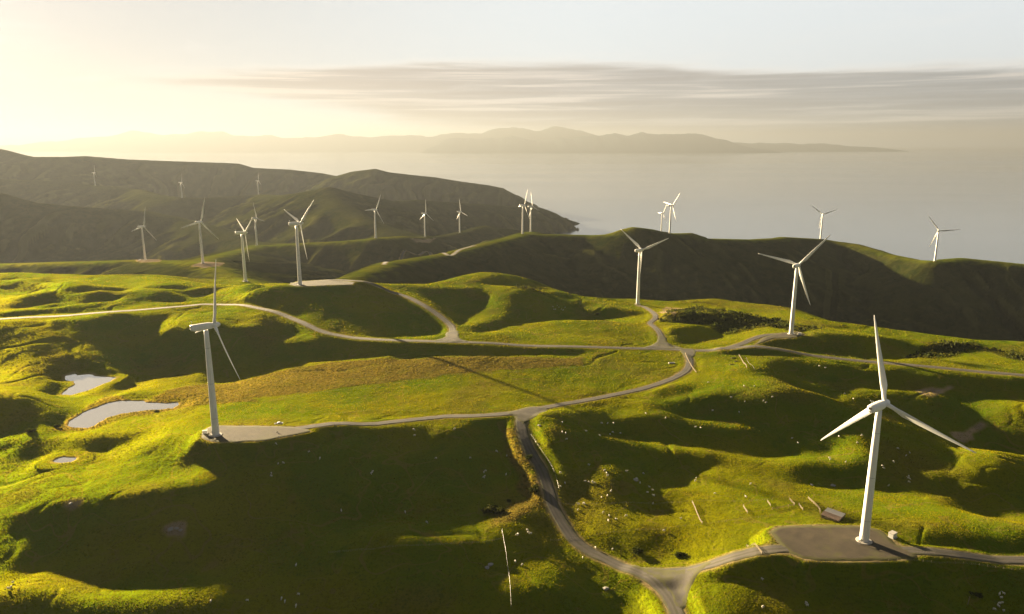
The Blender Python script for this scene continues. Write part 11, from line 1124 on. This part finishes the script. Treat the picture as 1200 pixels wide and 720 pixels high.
# sheep
def sheep_mesh(graze):
    bm = bmesh.new()
    def ell(c, s, seg=10):
        q = bmesh.ops.create_uvsphere(bm, u_segments=seg, v_segments=7, radius=1)
        bmesh.ops.transform(bm, matrix=Matrix.Translation(c) @ Matrix.Diagonal((*s, 1)), verts=q['verts'])
    prof = [(-.62, .10, .82), (-.55, .27, .80), (-.3, .34, .76), (0, .36, .74), (.3, .33, .77), (.5, .24, .84)]
    neck = [(.62, .15, .86), (.74, .12, .62), (.84, .11, .38), (.96, .085, .20), (1.04, .04, .12)] if graze else [(.64, .16, 1.0), (.74, .12, 1.16), (.86, .11, 1.2), (1.0, .08, 1.12), (1.07, .04, 1.08)]
    seg = 10; rings = []
    for y, r_, z in prof + neck:
        rings.append([bm.verts.new((r_ * math.cos(2 * math.pi * i / seg), y, z + r_ * 1.05 * math.sin(2 * math.pi * i / seg))) for i in range(seg)])
    for a, b in zip(rings[:-1], rings[1:]):
        for i in range(seg): j = (i + 1) % seg; bm.faces.new((a[j], a[i], b[i], b[j]))
    bm.faces.new(rings[0]); bm.faces.new(rings[-1][::-1])
    for sx in (-.17, .17):
        for y, b in ((-.42, -.06), (.36, .02)):
            bm_tube(bm, (sx, y, .62), (sx, y + b, .3), .085, .055, 6); bm_tube(bm, (sx, y + b, .32), (sx, y, 0), .05, .04, 6)
    hx = neck[2]
    for s in (-1, 1): bm_tube(bm, (s * .08, hx[0], hx[2] + .04), (s * .22, hx[0] - .02, hx[2] + .02), .05, .015, 5)
    bmesh.ops.recalc_face_normals(bm, faces=bm.faces[:])
    return from_bm('sheep', bm, M_WOOL, True)
sheep_meshes = [sheep_mesh(True), sheep_mesh(True), sheep_mesh(False)]
first = True
for label, pts in SHEEP:
    Z = gz_many(pts)
    for (x, y), z in zip(pts, Z):
        s = link('sheep', random.choice(sheep_meshes), None, (x, y, z - .02))
        s.rotation_euler = (0, 0, random.uniform(0, 6.28)); k = random.uniform(0.85, 1.1); s.scale = (k, k, k)
        s['label'] = label; s['category'] = 'sheep'; s['group'] = label.replace('white sheep', 'sheep')

# boulders and bare rock
ROCK_LABEL = ['pale boulder at the edge of the bright slope, left side', 'left one of three grey boulders on the dark left slope', 'middle one of three grey boulders on the dark left slope', 'right one of three grey boulders on the dark left slope',
 'grey boulder left of the bottom wire fence', 'smaller grey boulder close to the bottom wire fence', 'white marker rock beside the valley road bend', 'grey rock on the lit slope above the stock shed', 'second grey rock on the lit slope right above the stock shed',
 'pale flat rock in the dark ground left of the lower junction', 'pale rock among the sheep in the right pasture', 'pale rock at the bare earth scar on the right slope']
for lab, (x, y) in zip(ROCK_LABEL, PLACES['boulders']):
    bm = bmesh.new(); bmesh.ops.create_icosphere(bm, subdivisions=3, radius=1.0)
    sd_ = random.random() * 90
    for v in bm.verts:
        n_ = float(vnoise(np.array([v.co.x * 1.3 + sd_]), np.array([v.co.y * 1.3 + v.co.z * 2 + sd_]), 4)[0])
        v.co *= 1 + .35 * n_
        v.co.z *= .55
    k = random.uniform(0.8, 1.5)
    o = link('boulder', from_bm('boulder', bm, M_ROCK), None, (x, y, gz(x, y) + .1), label=lab, category='rock', group='boulders in the pasture')
    o.scale = (k * 1.3, k, k * .8); o.rotation_euler = (0, 0, random.uniform(0, 6))

# ragged sea stacks off the headland
STACK_LABEL = ['tallest ragged sea stack, closest to the headland point', 'middle sea stack off the headland point', 'low outer rock off the headland point', 'lowest rock seaward of the headland point']
for lab, (x, y), hgt_ in zip(STACK_LABEL, PLACES['stacks'], (22, 15, 11, 6)):
    bm = bmesh.new(); bmesh.ops.create_icosphere(bm, subdivisions=3, radius=1.0); sd_ = random.random() * 90
    for v in bm.verts:
        n_ = float(fbm(np.array([v.co.x * 1.4 + sd_]), np.array([v.co.y * 1.4 + v.co.z * 2.1 + sd_]), 1.0, 3, 4)[0]); v.co *= 1 + .45 * n_
    o = link('sea_stack', from_bm('sea_stack', bm, M_ROCK), None, (x, y, 0), label=lab, category='rock', group='sea stacks off the headland')
    o.scale = (hgt_ * 0.85, hgt_ * 0.7, hgt_); o.rotation_euler = (0, 0, random.uniform(0, 6))

# dark gorse bushes
BUSH_LABEL = ['big dark gorse bush left of the valley road verge', 'dark gorse bush against the left edge of the valley road, uppermost', 'dark gorse bush lower on the valley road verge', 'small dark gorse bush at the verge corner', 'dark gorse bush in the hollow left of the lower road', 'broad dark gorse bush at the end of the lower road bank',
 'dark gorse bush beside the biggest verge bush', 'dark gorse bush on the slope at the lower right corner', 'dark gorse bush in the gully behind the spur track', 'second dark gorse bush in the gully behind the spur track', 'dark gorse bush on the slope left of the plateau edge turbine', 'dark bush at the right end of the big pond bank', 'dark bush on the bank left of the lowest pond', 'second dark bush on the bank left of the lowest pond', 'dark gorse bush nearest the spur track turbine', 'dark gorse bush in the gully left of the knoll turbine', 'dark gorse bush in the gully right of the spur gully']
SIZES = [4.2, 2.6, 3.2, 1.6, 2.6, 2.6, 2.2, 1.8, 4.5, 4.5, 2.5, 1.8, 2.0, 2.4, 4.0, 3.5, 3.5]
for lab, (x, y), R_ in zip(BUSH_LABEL, PLACES['shrubs'], SIZES):
    n = int(650); z = gz(x, y); r_ = np.random.default_rng(int(abs(x) * 10))
    root = bpy.data.objects.new('gorse_bush', None); COL.objects.link(root); root.location = (x, y, z); root['label'] = lab; root['category'] = 'bush'; root['group'] = 'gorse bushes on the farm'
    cl = r_.normal(0, .42, (7, 3)) * [R_, R_ * .8, R_ * .25]; cl[:, 2] = np.abs(cl[:, 2]) + R_ * .28
    c = cl[r_.integers(0, 7, n)] + r_.normal(0, 1, (n, 3)) * [R_ * .26, R_ * .26, R_ * .16]
    a, b = r_.normal(0, 1, (n, 3)), r_.normal(0, 1, (n, 3)); a /= np.linalg.norm(a, axis=1)[:, None]; b -= a * (a * b).sum(1)[:, None]; b /= np.linalg.norm(b, axis=1)[:, None]
    s = R_ * .11 * r_.uniform(.6, 1.5, (n, 1)); c[:, 2] = np.maximum(c[:, 2], .1)
    V = np.stack([c - a * s - b * s * .5, c + a * s - b * s * .5, c + a * s + b * s * .5, c - a * s + b * s * .5], 1).reshape(-1, 3)
    link('foliage', quads_mesh('foliage', V, np.arange(4 * n).reshape(n, 4), M_GORSE), root)
    bm = bmesh.new()
    for q in range(6):
        e = cl[q]; bm_tube(bm, (0, 0, -.2), tuple(e), .07 * R_ / 2, .03, 6)
    link('stem', from_bm('stem', bm, M_WOOD), root)

# logs in the holding yard, lone marker post
for lab, (x, y) in zip(['pale log lying in the holding yard, rightmost', 'curved pale log in the middle of the holding yard', 'pale log lying at the left of the holding yard'], PLACES['logs']):
    bm = bmesh.new(); bm_tube(bm, (-2.6, 0, .3), (0, .3, .35), .32, .3, 10); bm_tube(bm, (0, .3, .35), (2.4, -.2, .3), .3, .24, 10)
    o = link('log', from_bm('log', bm, M_WOOD), None, (x, y, gz(x, y)), label=lab, category='log', group='logs in the holding yard'); o.rotation_euler = (0, 0, random.uniform(-1, 1))
x, y = PLACES['posts'][0]
bm = bmesh.new(); bm_tube(bm, (0, 0, -.5), (.35, 0, 3.6), .16, .14, 8); bm_box(bm, (.5, .3, .12), (.36, 0, 3.62))
link('marker_post', from_bm('marker_post', bm, M_WOOD), None, (x, y, gz(x, y)), label='single leaning wooden post on the dark slope at the lower right', category='post')
